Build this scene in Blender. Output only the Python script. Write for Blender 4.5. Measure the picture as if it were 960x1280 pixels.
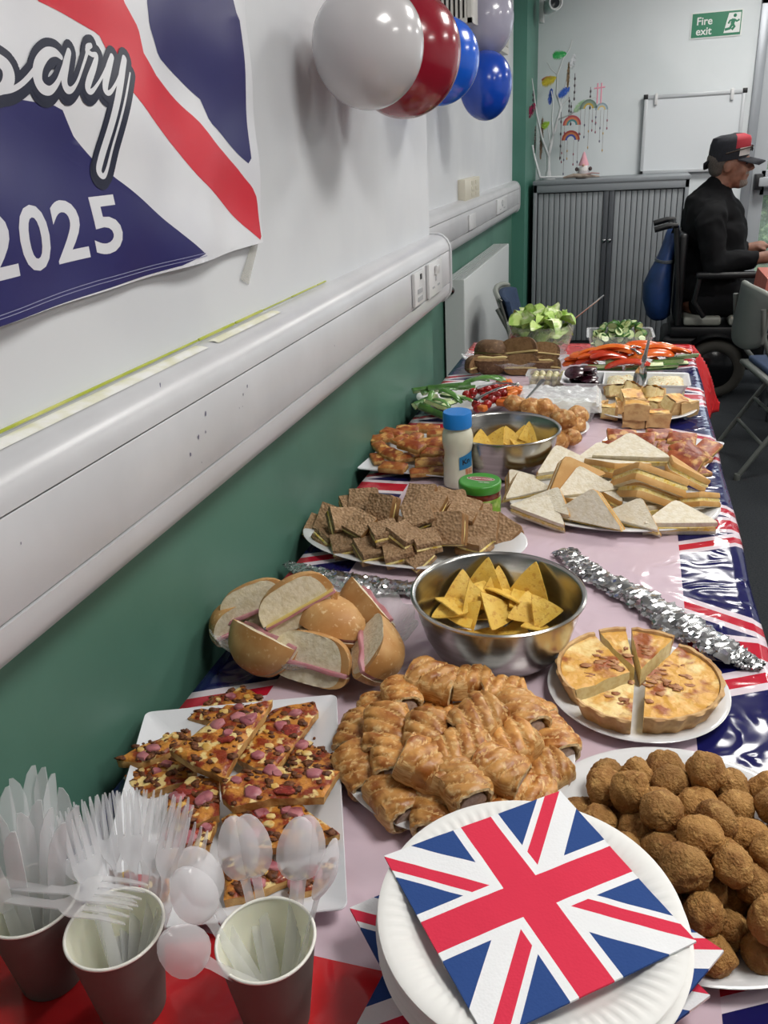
import bpy, bmesh, math, random
from mathutils import Vector, Matrix, Euler, noise

# ---------------------------------------------------------------- scene, camera, world, lights
scene = bpy.context.scene
for o in list(bpy.data.objects):
    bpy.data.objects.remove(o, do_unlink=True)
COL = scene.collection
PI = math.pi

CAM = Vector((0.0, 0.0, 1.41))
CR = Vector((0.9612544, 0.27081271, -0.05148261))
CU = Vector((-0.06283379, 0.39709366, 0.91562467))
CF = Vector((-0.26840621, 0.8769134, -0.39872421))
FPX = 1040.0
cd = bpy.data.cameras.new('camera')
cd.sensor_fit = 'VERTICAL'; cd.sensor_height = 36.0; cd.lens = 36.0 * FPX / 1280.0
cd.clip_start = 0.02; cd.clip_end = 200
cam = bpy.data.objects.new('camera', cd); COL.objects.link(cam)
cam.matrix_world = Matrix(((CR.x, CU.x, -CF.x, CAM.x), (CR.y, CU.y, -CF.y, CAM.y), (CR.z, CU.z, -CF.z, CAM.z), (0, 0, 0, 1)))
scene.camera = cam

w = bpy.data.worlds.new('world'); scene.world = w; w.use_nodes = True
w.node_tree.nodes['Background'].inputs[0].default_value = (0.80, 0.90, 1.0, 1)
w.node_tree.nodes['Background'].inputs[1].default_value = 2.6
scene.view_settings.view_transform = 'Standard'
scene.view_settings.look = 'None'
scene.view_settings.gamma = 1.0
scene.view_settings.exposure = 0.0
scene.view_settings.use_curve_mapping = False

CEIL = 2.62
LAMP_SPOTS = [(0.75, 0.75), (0.75, 2.9), (0.75, 5.35), (2.7, 0.75), (2.7, 2.9), (2.7, 5.35)]
LAMP_WATTS = 23.0

def ray(px, py):
    return CF + CR * ((px - 480.0) / FPX) - CU * ((py - 640.0) / FPX)
def at(px, py, z):
    """place on the horizontal plane z, measured from the photograph"""
    d = ray(px, py); return CAM + d * ((z - CAM.z) / d.z)
def aty(px, py, y):
    d = ray(px, py); return CAM + d * ((y - CAM.y) / d.y)
def atx(px, py, x):
    d = ray(px, py); return CAM + d * ((x - CAM.x) / d.x)

# ---------------------------------------------------------------- materials
def lin(c):
    return c / 12.92 if c <= 0.04045 else ((c + 0.055) / 1.055) ** 2.4
def S(h):
    h = h.lstrip('#'); return tuple(lin(int(h[i:i + 2], 16) / 255.0) for i in (0, 2, 4)) + (1.0,)

MATS = {}
def mat(name, c, rough=0.5, metal=0.0, c2=None, c3=None, scale=30.0, lo=0.42, hi=0.62, lo3=0.55, hi3=0.66, scale3=None,
        bump=0.0, bscale=120.0, detail=4.0, spec=0.5, coat=0.0, sub=0.0, rand=True, jitter=0.0, stretch=None, trans=0.0, tint=None,
        emis=0.0, bdist=0.002, subr=None, bkind='NOISE'):
    if name in MATS: return MATS[name]
    m = bpy.data.materials.new(name); m.use_nodes = True; MATS[name] = m
    nt = m.node_tree; N = nt.nodes; L = nt.links
    b = N['Principled BSDF']
    c = S(c) if isinstance(c, str) else c
    b.inputs['Base Color'].default_value = c
    b.inputs['Roughness'].default_value = rough
    b.inputs['Metallic'].default_value = metal
    b.inputs['Specular IOR Level'].default_value = spec
    if coat: b.inputs['Coat Weight'].default_value = coat; b.inputs['Coat Roughness'].default_value = 0.08
    if sub:
        b.inputs['Subsurface Weight'].default_value = sub
        b.inputs['Subsurface Radius'].default_value = subr or (0.006, 0.004, 0.002)
        b.inputs['Subsurface Scale'].default_value = 1.0
    if emis:
        b.inputs['Emission Color'].default_value = c; b.inputs['Emission Strength'].default_value = emis
    if c2 or bump or jitter:
        tc = N.new('ShaderNodeTexCoord'); co = tc.outputs['Object']
        oi = N.new('ShaderNodeObjectInfo')
        if rand:
            sc = N.new('ShaderNodeMath'); sc.operation = 'MULTIPLY'; sc.inputs[1].default_value = 37.0
            L.new(oi.outputs['Random'], sc.inputs[0])
            ad = N.new('ShaderNodeVectorMath'); ad.operation = 'ADD'
            L.new(co, ad.inputs[0]); L.new(sc.outputs[0], ad.inputs[1]); co = ad.outputs[0]
        if stretch:
            mp = N.new('ShaderNodeMapping'); mp.inputs['Scale'].default_value = stretch
            L.new(co, mp.inputs['Vector']); co = mp.outputs[0]
        col = None
        def layer(base, colr, scl, a, z):
            nz = N.new('ShaderNodeTexNoise'); nz.inputs['Scale'].default_value = scl; nz.inputs['Detail'].default_value = detail
            L.new(co, nz.inputs['Vector'])
            mr = N.new('ShaderNodeMapRange'); mr.inputs['From Min'].default_value = a; mr.inputs['From Max'].default_value = z
            L.new(nz.outputs['Fac'], mr.inputs['Value'])
            mx = N.new('ShaderNodeMix'); mx.data_type = 'RGBA'
            L.new(mr.outputs[0], mx.inputs['Factor'])
            if isinstance(base, tuple): mx.inputs['A'].default_value = base
            else: L.new(base, mx.inputs['A'])
            mx.inputs['B'].default_value = S(colr) if isinstance(colr, str) else colr
            return mx.outputs['Result']
        if c2: col = layer(c, c2, scale, lo, hi)
        if c3: col = layer(col, c3, scale3 or scale * 2.7, lo3, hi3)
        if jitter:
            hs = N.new('ShaderNodeHueSaturation')
            mr = N.new('ShaderNodeMapRange'); mr.inputs['To Min'].default_value = 1 - jitter; mr.inputs['To Max'].default_value = 1 + jitter
            L.new(oi.outputs['Random'], mr.inputs['Value']); L.new(mr.outputs[0], hs.inputs['Value'])
            if col is None: hs.inputs['Color'].default_value = c
            else: L.new(col, hs.inputs['Color'])
            col = hs.outputs[0]
        if col is not None: L.new(col, b.inputs['Base Color'])
        if bump:
            if bkind == 'VORONOI':
                nz = N.new('ShaderNodeTexVoronoi'); nz.inputs['Scale'].default_value = bscale; out = nz.outputs['Distance']
            else:
                nz = N.new('ShaderNodeTexNoise'); nz.inputs['Scale'].default_value = bscale; nz.inputs['Detail'].default_value = 3.0; out = nz.outputs['Fac']
            L.new(co, nz.inputs['Vector'])
            bp = N.new('ShaderNodeBump'); bp.inputs['Strength'].default_value = bump; bp.inputs['Distance'].default_value = bdist
            L.new(out, bp.inputs['Height']); L.new(bp.outputs[0], b.inputs['Normal'])
    return m

def clear_mat(name, c, clear=0.6, rough=0.12, bump=0.0, bscale=80.0, spec=0.5, metal=0.0, bdist=0.002):
    """thin clear plastic or glass: part light passes straight through, Fresnel gloss on top"""
    if name in MATS: return MATS[name]
    m = bpy.data.materials.new(name); m.use_nodes = True; MATS[name] = m
    nt = m.node_tree; N = nt.nodes; L = nt.links
    b = N['Principled BSDF']; b.inputs['Base Color'].default_value = S(c); b.inputs['Roughness'].default_value = rough
    b.inputs['Specular IOR Level'].default_value = spec; b.inputs['Metallic'].default_value = metal
    tr = N.new('ShaderNodeBsdfTransparent'); mx = N.new('ShaderNodeMixShader')
    fr = N.new('ShaderNodeFresnel'); ge = N.new('ShaderNodeNewGeometry'); io = N.new('ShaderNodeMath'); io.operation = 'MULTIPLY_ADD'
    io.inputs[1].default_value = 1 / 1.45 - 1.45; io.inputs[2].default_value = 1.45          # same reflectance on both faces of a thin wall
    L.new(ge.outputs['Backfacing'], io.inputs[0]); L.new(io.outputs[0], fr.inputs['IOR'])
    ml = N.new('ShaderNodeMath'); ml.operation = 'MULTIPLY_ADD'; ml.use_clamp = True
    ml.inputs[1].default_value = 1.0; ml.inputs[2].default_value = 1.0 - clear
    L.new(fr.outputs[0], ml.inputs[0]); L.new(ml.outputs[0], mx.inputs[0])
    L.new(tr.outputs[0], mx.inputs[1]); L.new(b.outputs[0], mx.inputs[2])
    if bump:
        tc = N.new('ShaderNodeTexCoord'); nz = N.new('ShaderNodeTexNoise'); nz.inputs['Scale'].default_value = bscale
        L.new(tc.outputs['Object'], nz.inputs['Vector'])
        bp = N.new('ShaderNodeBump'); bp.inputs['Strength'].default_value = bump; bp.inputs['Distance'].default_value = bdist
        L.new(nz.outputs['Fac'], bp.inputs['Height']); L.new(bp.outputs[0], b.inputs['Normal']); L.new(bp.outputs[0], fr.inputs['Normal'])
    L.new(mx.outputs[0], N['Material Output'].inputs['Surface'])
    return m

class Print:
    """flat print built from convex polygons in the plane of a coordinate"""
    def __init__(self, m, base, coord='UV'):
        self.nt = m.node_tree; self.N = self.nt.nodes; self.L = self.nt.links
        tc = self.N.new('ShaderNodeTexCoord'); self.co = tc.outputs[coord]; self.col = S(base)
    def _math(self, op, a, b=None):
        n = self.N.new('ShaderNodeMath'); n.operation = op
        for i, x in enumerate((a, b)):
            if x is None: continue
            if isinstance(x, (int, float)): n.inputs[i].default_value = x
            else: self.L.new(x, n.inputs[i])
        return n.outputs[0]
    def mask(self, pts):
        area = sum(pts[i][0] * pts[(i + 1) % len(pts)][1] - pts[(i + 1) % len(pts)][0] * pts[i][1] for i in range(len(pts)))
        if area < 0: pts = pts[::-1]
        res = None
        for i in range(len(pts)):
            (x0, y0), (x1, y1) = pts[i], pts[(i + 1) % len(pts)]
            nx, ny = -(y1 - y0), (x1 - x0); l = math.hypot(nx, ny); nx /= l; ny /= l
            d = self.N.new('ShaderNodeVectorMath'); d.operation = 'DOT_PRODUCT'; d.inputs[1].default_value = (nx, ny, 0)
            self.L.new(self.co, d.inputs[0])
            g = self._math('SUBTRACT', d.outputs['Value'], nx * x0 + ny * y0)
            res = g if res is None else self._math('MINIMUM', res, g)
        return self._math('GREATER_THAN', res, 0.0)
    def paint(self, color, *polys):
        for p in polys:
            k = self.mask(p); mx = self.N.new('ShaderNodeMix'); mx.data_type = 'RGBA'
            self.L.new(k, mx.inputs['Factor'])
            if isinstance(self.col, tuple): mx.inputs['A'].default_value = self.col
            else: self.L.new(self.col, mx.inputs['A'])
            mx.inputs['B'].default_value = S(color); self.col = mx.outputs['Result']
    def done(self):
        self.L.new(self.col, self.N['Principled BSDF'].inputs['Base Color'])

# ---------------------------------------------------------------- mesh building
class MB:
    def __init__(s): s.v = []; s.f = []; s.m = []; s.uv = None
    def add(s, vs, fs, mi=0, M=None):
        o = len(s.v)
        s.v += [tuple(M @ Vector(p)) if M is not None else tuple(p) for p in vs]
        s.f += [tuple(i + o for i in q) for q in fs]
        s.m += [mi] * len(fs) if isinstance(mi, int) else list(mi)
        return s
    def box(s, c, d, mi=0, M=None):
        x, y, z = (k / 2 for k in d)
        vs = [(c[0] + a * x, c[1] + b * y, c[2] + e * z) for e in (-1, 1) for b in (-1, 1) for a in (-1, 1)]
        return s.add(vs, [(0, 2, 3, 1), (4, 5, 7, 6), (0, 1, 5, 4), (2, 6, 7, 3), (0, 4, 6, 2), (1, 3, 7, 5)], mi, M)
    def rings(s, rs, mi=0, M=None, cap0=True, cap1=True, closed=True, loop=False):
        n = len(rs[0]); vs = [p for r in rs for p in r]; fs = []
        k = len(rs)
        for j in range(k if loop else k - 1):
            j2 = (j + 1) % k
            for i in range(n if closed else n - 1):
                i2 = (i + 1) % n
                fs.append((j * n + i, j * n + i2, j2 * n + i2, j2 * n + i))
        if cap0 and not loop: fs.append(tuple(range(n - 1, -1, -1)))
        if cap1 and not loop: fs.append(tuple(range((k - 1) * n, k * n)))
        return s.add(vs, fs, mi, M)
    def lathe(s, prof, n=32, mi=0, M=None, sx=1.0, sy=1.0, wob=None, caps=True):
        rs = []
        for r, z in prof:
            ring = []
            for i in range(n):
                a = 2 * PI * i / n; q = wob(a, r, z) if wob else (r, z)
                ring.append((q[0] * math.cos(a) * sx, q[0] * math.sin(a) * sy, q[1]))
            rs.append(ring)
        return s.rings(rs, mi, M, cap0=caps and prof[0][0] > 1e-6, cap1=caps and prof[-1][0] > 1e-6)
    def tube(s, pts, r, n=8, mi=0, M=None, flat=1.0, up=None):
        pts = [Vector(p) for p in pts]; k = len(pts); rs = []; u = up and Vector(up)
        for i in range(k):
            t = (pts[min(i + 1, k - 1)] - pts[max(i - 1, 0)]).normalized()
            if u is None: u = Vector((0, 0, 1)) if abs(t.z) < 0.9 else Vector((1, 0, 0))
            a = t.cross(u).normalized(); u = a.cross(t).normalized()
            rr = r[i] if isinstance(r, (list, tuple)) else r
            rs.append([tuple(pts[i] + (a * math.cos(2 * PI * q / n) + u * math.sin(2 * PI * q / n) * flat) * rr) for q in range(n)])
        return s.rings(rs, mi, M)
    def ball(s, c, r, n=12, m=8, mi=0, M=None, fn=None):
        rx, ry, rz = (r, r, r) if isinstance(r, (int, float)) else r
        rs = []
        for j in range(m + 1):
            t = -PI / 2 + PI * j / m
            q = max(math.cos(t), 1e-3)
            ring = []
            for i in range(n):
                a = 2 * PI * i / n; p = Vector((math.cos(a) * q, math.sin(a) * q, math.sin(t)))
                k = fn(p) if fn else 1.0
                ring.append((c[0] + p.x * rx * k, c[1] + p.y * ry * k, c[2] + p.z * rz * k))
            rs.append(ring)
        return s.rings(rs, mi, M)
    def prism(s, poly, z0, z1, mi=0, M=None, mside=None, mbot=None):
        n = len(poly); vs = [(x, y, z0) for x, y in poly] + [(x, y, z1) for x, y in poly]
        fs = [tuple(range(n - 1, -1, -1)), tuple(range(n, 2 * n))] + [(i, (i + 1) % n, n + (i + 1) % n, n + i) for i in range(n)]
        ms = [mi if mbot is None else mbot, mi] + [mi if mside is None else mside] * n
        return s.add(vs, fs, ms, M)
    def warp(s, fn):
        s.v = [tuple(fn(Vector(p))) for p in s.v]; return s
    def mesh(s, name, mats, smooth=40, bevel=0.0, bseg=2, sub=0, bang=30):
        me = bpy.data.meshes.new(name); me.from_pydata(s.v, [], s.f)
        for m in (mats if isinstance(mats, (list, tuple)) else [mats]): me.materials.append(m)
        me.polygons.foreach_set('material_index', s.m)
        bm = bmesh.new(); bm.from_mesh(me)
        bmesh.ops.recalc_face_normals(bm, faces=bm.faces)
        if bevel:
            es = [e for e in bm.edges if len(e.link_faces) == 2 and e.calc_face_angle(0) > math.radians(bang)]
            bmesh.ops.bevel(bm, geom=es, offset=bevel, segments=bseg, profile=0.5, affect='EDGES', clamp_overlap=True)
        if sub:
            bmesh.ops.triangulate(bm, faces=[f for f in bm.faces if len(f.verts) > 4])
            bmesh.ops.subdivide_edges(bm, edges=bm.edges, cuts=sub, use_grid_fill=True)
        bm.to_mesh(me); bm.free()
        if s.uv:
            ul = me.uv_layers.new(name='UVMap')
            for lp in me.loops: ul.data[lp.index].uv = s.uv(me.vertices[lp.vertex_index].co)
        if smooth:
            me.polygons.foreach_set('use_smooth', [True] * len(me.polygons))
            me.set_sharp_from_angle(angle=math.radians(smooth))
        me.update(); return me
    def build(s, name, mats, parent=None, loc=(0, 0, 0), rot=(0, 0, 0), **k):
        return link(name, s.mesh(name, mats, **k), parent, loc, rot)

def link(name, me, parent=None, loc=(0, 0, 0), rot=(0, 0, 0), scale=None):
    o = bpy.data.objects.new(name, me); COL.objects.link(o)
    o.location = loc; o.rotation_euler = rot
    if scale: o.scale = scale if isinstance(scale, (tuple, list)) else (scale,) * 3
    if parent: o.parent = parent
    return o
def tag(o, label, cat, group=None, kind=None):
    o['label'] = label; o['category'] = cat
    if group: o['group'] = group
    if kind: o['kind'] = kind
    return o
def struct(o, label=None, cat=None):
    o['kind'] = 'structure'
    if label: o['label'] = label
    if cat: o['category'] = cat
    return o
def thing(name, label, cat, loc=(0, 0, 0), rot=(0, 0, 0), group=None):
    return tag(link(name, None, None, loc, rot), label, cat, group)
def copy_thing(o, loc=None, rot=None, label=None, scale=None, parent=None):
    c = o.copy(); COL.objects.link(c)
    if parent: c.parent = parent
    if loc is not None: c.location = loc
    if rot is not None: c.rotation_euler = rot
    if scale: c.scale = (scale,) * 3
    if label: c['label'] = label
    for ch in o.children: copy_thing(ch, parent=c)
    return c
def Rm(rx, ry, rz): return Euler((rx, ry, rz)).to_matrix().to_4x4()
def Tm(x, y, z): return Matrix.Translation((x, y, z))
def nz3(p, s, seed=0.0): return noise.noise(Vector(p) * s + Vector((seed, seed * 1.7, -seed)))
def deg(*a): return tuple(math.radians(k) for k in a)
def pile(proto, items, group=None, used=None):
    """items: (location, rotation in degrees, scale); the first one moves the prototype itself"""
    for i, (loc, rot, sc) in enumerate(items):
        p = proto[i % len(proto)] if isinstance(proto, list) else proto
        if not p.get('placed'):
            o = p; o['placed'] = 1; o.location = loc; o.rotation_euler = deg(*rot); o.scale = (sc,) * 3
        else:
            o = copy_thing(p, loc, deg(*rot), scale=sc)
# ---------------------------------------------------------------- the room
XW, XR = -0.575, -0.80          # near wall, recessed wall
YW, YP, YE = 2.487, 5.92, 6.55  # end of the near wall, pillar face, end wall
TZ = 0.74                       # table cloth height
ZB = 1.06                       # white paint above, green below
XRIGHT, YFRONT = 4.4, -2.4
wallwhite = mat('painted_plaster_white', '#d2d5d8', 0.55, c2='#cbced2', scale=3.0, bump=0.12, bscale=35, rand=False)
wallgreen = mat('painted_plaster_green', '#4f7869', 0.45, c2='#487062', scale=4.0, bump=0.10, bscale=40, rand=False, c3='#567f70', scale3=1.5)
pillargreen = mat('pillar_green_paint', '#4c8272', 0.45, c2='#467a6b', scale=3, rand=False)
carpet = mat('grey_carpet', '#34373a', 0.95, c2='#2a2d30', scale=160, bump=0.5, bscale=400, rand=False, spec=0.1)
MB().box(((XRIGHT - 1) / 2, (YE + YFRONT) / 2, -0.05), (XRIGHT + 1.4, YE - YFRONT + 0.4, 0.1)).build('floor', carpet)['kind'] = 'structure'
MB().box(((XRIGHT - 1) / 2, (YE + YFRONT) / 2, CEIL + 0.05), (XRIGHT + 1.4, YE - YFRONT + 0.4, 0.1)).build('ceiling', mat('ceiling_white', '#d8d8d4', 0.8))['kind'] = 'structure'
def wallbox(name, x0, x1, y0, y1, split=True, m=None):
    b = MB(); cx, cy, dx, dy = (x0 + x1) / 2, (y0 + y1) / 2, x1 - x0, y1 - y0
    if split:
        b.box((cx, cy, ZB / 2), (dx, dy, ZB), 1); b.box((cx, cy, (ZB + CEIL) / 2), (dx, dy, CEIL - ZB), 0)
    else:
        b.box((cx, cy, CEIL / 2), (dx, dy, CEIL), 0)
    o = b.build(name, m or [wallwhite, wallgreen], smooth=0); o['kind'] = 'structure'; return o
wallbox('wall_left', -1.0, XW, YFRONT, YW)
wallbox('wall_left_recess', -1.0, XR, YW, YP)
wallbox('wall_pillar', -1.0, -0.715, YP, YE, False, [pillargreen])
endwhite = mat('end_wall_white', '#dde3e6', 0.55, c2='#d6dde0', scale=2.0, rand=False)
# end wall with a door opening
DX0 = aty(947, 13, YE).x + 0.02; DZ1 = 2.2; DW = 1.0
b = MB()
b.box(((-1.0 + DX0) / 2, YE + 0.1, CEIL / 2), (DX0 + 1.0, 0.2, CEIL))
b.box(((DX0 + DW + XRIGHT + .2) / 2, YE + 0.1, CEIL / 2), (XRIGHT + .2 - DX0 - DW, 0.2, CEIL))
b.box((DX0 + DW / 2, YE + 0.1, (DZ1 + CEIL) / 2), (DW, 0.2, CEIL - DZ1))
b.build('wall_back', endwhite, smooth=0)['kind'] = 'structure'
wallbox('wall_right', XRIGHT, XRIGHT + 0.2, YFRONT, YE, False, [wallwhite])
wallbox('wall_front', -1.0, XRIGHT + 0.2, YFRONT - 0.2, YFRONT, False, [wallwhite])

# ceiling lamps
tubeglow = mat('lamp_diffuser', '#fff8ee', 0.5, emis=5.0)
trimwhite = mat('lamp_frame_white', '#e6e6e2', 0.4)
for i, (x, y) in enumerate(LAMP_SPOTS):
    t = thing('ceiling_light', 'flat square ceiling light panel with white frame', 'ceiling light', (x, y, CEIL), group='ceiling light panels')
    b = MB()
    for sx, sy, dx, dy in ((-.31, 0, .02, .64), (.31, 0, .02, .64), (0, -.31, .6, .02), (0, .31, .6, .02)): b.box((sx, sy, -.02), (dx, dy, .04))
    b.build('frame', trimwhite, t)
    MB().box((0, 0, -.015), (.6, .6, .02)).build('diffuser', tubeglow, t)
    ld = bpy.data.lights.new('panel_light', 'AREA'); ld.shape = 'SQUARE'; ld.size = 0.6; ld.energy = LAMP_WATTS; ld.color = (1.0, 0.985, 0.955)
    lo = bpy.data.objects.new('panel_light', ld); COL.objects.link(lo); lo.parent = t; lo.location = (0, 0, -0.03)

# dado trunking
def trunking(name, x, y0, y1, zt, cap_end):
    pvc = mat('trunking_white_plastic', '#c6c7ca', 0.3, c2='#bfc0c3', scale=6, rand=False)
    t = link(name, None, None, (x, y0, zt)); t['kind'] = 'structure'; L = y1 - y0
    def ext(nm, prof, inset=0.0):
        rs = [[(px, yy, pz) for px, pz in prof] for yy in (0, L)]
        return MB().rings(rs).build(nm, pvc, t, smooth=50)
    ext('upper_lip', [(0, 0), (.012, .0), (.024, -.002), (.036, -.006), (.046, -.013), (.053, -.023), (.057, -.034), (.058, -.0435), (.05, -.0445), (0, -.0445)])
    ext('cover_panel', [(0, -.046), (.0565, -.046), (.0575, -.0475), (.0575, -.1345), (.0565, -.136), (0, -.136)])
    ext('lower_lip', [(0, -.1375), (.05, -.1375), (.058, -.1385), (.0575, -.150), (.055, -.166), (.048, -.179), (.038, -.187), (.022, -.190), (0, -.190)])
    if cap_end:
        pr = [(0, .004), (.026, .003), (.04, -.003), (.052, -.014), (.0605, -.03), (.063, -.05), (.063, -.145), (.060, -.168), (.051, -.184), (.036, -.193), (0, -.195)]
        MB().rings([[(a, L - .004, c) for a, c in pr], [(a, L + .012, c) for a, c in pr]]).build('end_cap', pvc, t, smooth=50)
    return t
ZT = 1.1765
trunking('trim_1', XW, YFRONT, YW, ZT, True)
trunking('trim_2', XR, YW + .01, YP - 0.06, ZT, True)
# caulk line and old paint above the trunking
caulk = MB()
rr = random.Random(3)
y = 0.2
while y < 1.85:
    l = rr.uniform(.05, .16); h = rr.uniform(.0018, .0034) * (1.0 if y < 1.25 else .6)
    if y < 1.35 or rr.random() < .55: caulk.box((XW + .0012, y + l / 2, ZT + .0045), (.003, l - (.0 if y < 1.0 else .006), h))
    y += l
struct(caulk.build('trim_3', mat('yellow_green_caulk', '#a9b23a', 0.6, c2='#c3c46a', scale=12, rand=False)))
b = MB(); rr = random.Random(5)
for y0, y1, h in ((.2, 1.02, .010), (1.05, 1.28, .006)):
    n = 26; up = [(y0 + (y1 - y0) * i / n) for i in range(n + 1)]
    ring = [(0, yy, 0) for yy in up]
    b.rings([[(.026, yy, -.0015) for yy in up], [(.0262 - h, yy, .0006) for yy in up], [(.016 - h - rr.uniform(0, .003) * 0, yy, .0008) for yy in up]], closed=False, cap0=False, cap1=False)
struct(b.build('trim_4', mat('smeared_filler_white', '#dddcc0', 0.35, c2='#eeeeea', scale=25, lo=.4, hi=.6, rand=False), loc=(XW, 0, ZT)))
# scuffs on the cover panel
b = MB(); rr = random.Random(11)
for px, py, s in ((257, 517, 3.0), (248, 546, 2.8), (257, 540, 1.8), (238, 568, 2.6), (252, 578, 1.2), (309, 483, 2.4), (304, 493, 1.8), (299, 510, 1.2), (303, 508, 1.0), (200, 481, 2.2), (418, 432, 1.4), (26, 679, 1.2)):
    p = atx(px, py, XW + .0579); r = s * .0009
    k = 8
    b.add([(p.x + .0002, p.y + r * .8 * math.cos(a * 2 * PI / k) * rr.uniform(.7, 1.2), p.z + r * 1.3 * math.sin(a * 2 * PI / k) * rr.uniform(.7, 1.2) + .3 * r * math.cos(a * 2 * PI / k)) for a in range(k)], [tuple(range(k))])
o = b.build('paint_chip', mat('chip_grey_violet', '#6a6a80', 0.6)); o['kind'] = 'stuff'; tag(o, 'small grey-violet chips and scuffs on white trunking panel', 'paint chips', kind='stuff')
# ---------------------------------------------------------------- tables and printed cloth
TX0, TX1, TY0, TY1 = -0.545, 0.205, 0.0, 3.035
tabletop_m = mat('table_laminate', '#b9b4a8', 0.5); steel_leg = mat('table_leg_steel', '#55585c', 0.35, metal=0.8)
for k, (y0, y1, lab) in enumerate(((TY0, 1.515, 'folding trestle table under the near half of the flag cloth'), (1.52, TY1 - .004, 'folding trestle table under the far half of the flag cloth'))):
    t = thing('folding_table', lab, 'table', ((TX0 + TX1) / 2, (y0 + y1) / 2, 0))
    hx, hy = (TX1 - TX0) / 2 - .004, (y1 - y0) / 2
    MB().box((0, 0, TZ - .021), (2 * hx, 2 * hy, .032)).build('table_top', tabletop_m, t, bevel=.004)
    for sx in (-1, 1):
        for sy in (-1, 1): MB().tube([(sx * (hx - .06), sy * (hy - .12), 0), (sx * (hx - .06), sy * (hy - .12), TZ - .037)], .0125, 10).build('leg', steel_leg, t)
    for sy in (-1, 1): MB().tube([(-(hx - .06), sy * (hy - .12), .2), (hx - .06, sy * (hy - .12), .2)], .009, 8).build('cross_bar', steel_leg, t)

def cloth_material():
    m = mat('flag_print_plastic', '#ffffff', 0.12, spec=0.5)
    P = Print(m, '#ffffff'); mt = P._math; N, L = P.N, P.L
    sp = N.new('ShaderNodeSeparateXYZ'); L.new(P.co, sp.inputs[0]); u, v = sp.outputs[0], sp.outputs[1]
    uu = mt('SUBTRACT', mt('ABSOLUTE', mt('ADD', u, 0.165)), 0.275)
    side = mt('GREATER_THAN', u, -0.165)
    off = mt('ADD', 0.746, mt('MULTIPLY', side, 0.34))
    wr = N.new('ShaderNodeMath'); wr.operation = 'WRAP'; L.new(mt('SUBTRACT', v, off), wr.inputs[0]); wr.inputs[1].default_value = 0.215; wr.inputs[2].default_value = -0.215
    av = mt('ABSOLUTE', wr.outputs[0])
    dg = mt('MULTIPLY', mt('ABSOLUTE', mt('SUBTRACT', uu, 0.22)), 0.52)
    dd = mt('ABSOLUTE', mt('SUBTRACT', av, dg)); vb = mt('ABSOLUTE', mt('SUBTRACT', uu, 0.22))
    lt = lambda a, k: mt('LESS_THAN', a, k)
    white = mt('MAXIMUM', mt('MAXIMUM', lt(dd, .027), lt(av, .036)), lt(vb, .042))
    red = mt('MAXIMUM', mt('MAXIMUM', lt(dd, .0115), lt(av, .021)), lt(vb, .026))
    def mix(a, k, c):
        mx = N.new('ShaderNodeMix'); mx.data_type = 'RGBA'; L.new(k, mx.inputs['Factor'])
        if isinstance(a, str): mx.inputs['A'].default_value = S(a)
        else: L.new(a, mx.inputs['A'])
        mx.inputs['B'].default_value = S(c); return mx.outputs['Result']
    c = mix('#161650', white, '#d9ccd4'); c = mix(c, red, '#b81d33')
    c = mix(c, lt(uu, 0.0), '#d2bdc8')
    c = mix(c, mt('MAXIMUM', lt(v, 0.487), mt('GREATER_THAN', v, 2.86)), '#cc2a2e')
    P.col = c; P.done()
    bs = N['Principled BSDF']
    nz = N.new('ShaderNodeTexNoise'); nz.noise_type = 'RIDGED_MULTIFRACTAL'; nz.inputs['Scale'].default_value = 17.0; nz.inputs['Detail'].default_value = 3.0; nz.inputs['Distortion'].default_value = 1.2
    L.new(P.co, nz.inputs['Vector'])
    bp = N.new('ShaderNodeBump'); bp.inputs['Strength'].default_value = 0.7; bp.inputs['Distance'].default_value = 0.005
    L.new(nz.outputs['Fac'], bp.inputs['Height']); L.new(bp.outputs[0], bs.inputs['Normal'])
    return m
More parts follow.
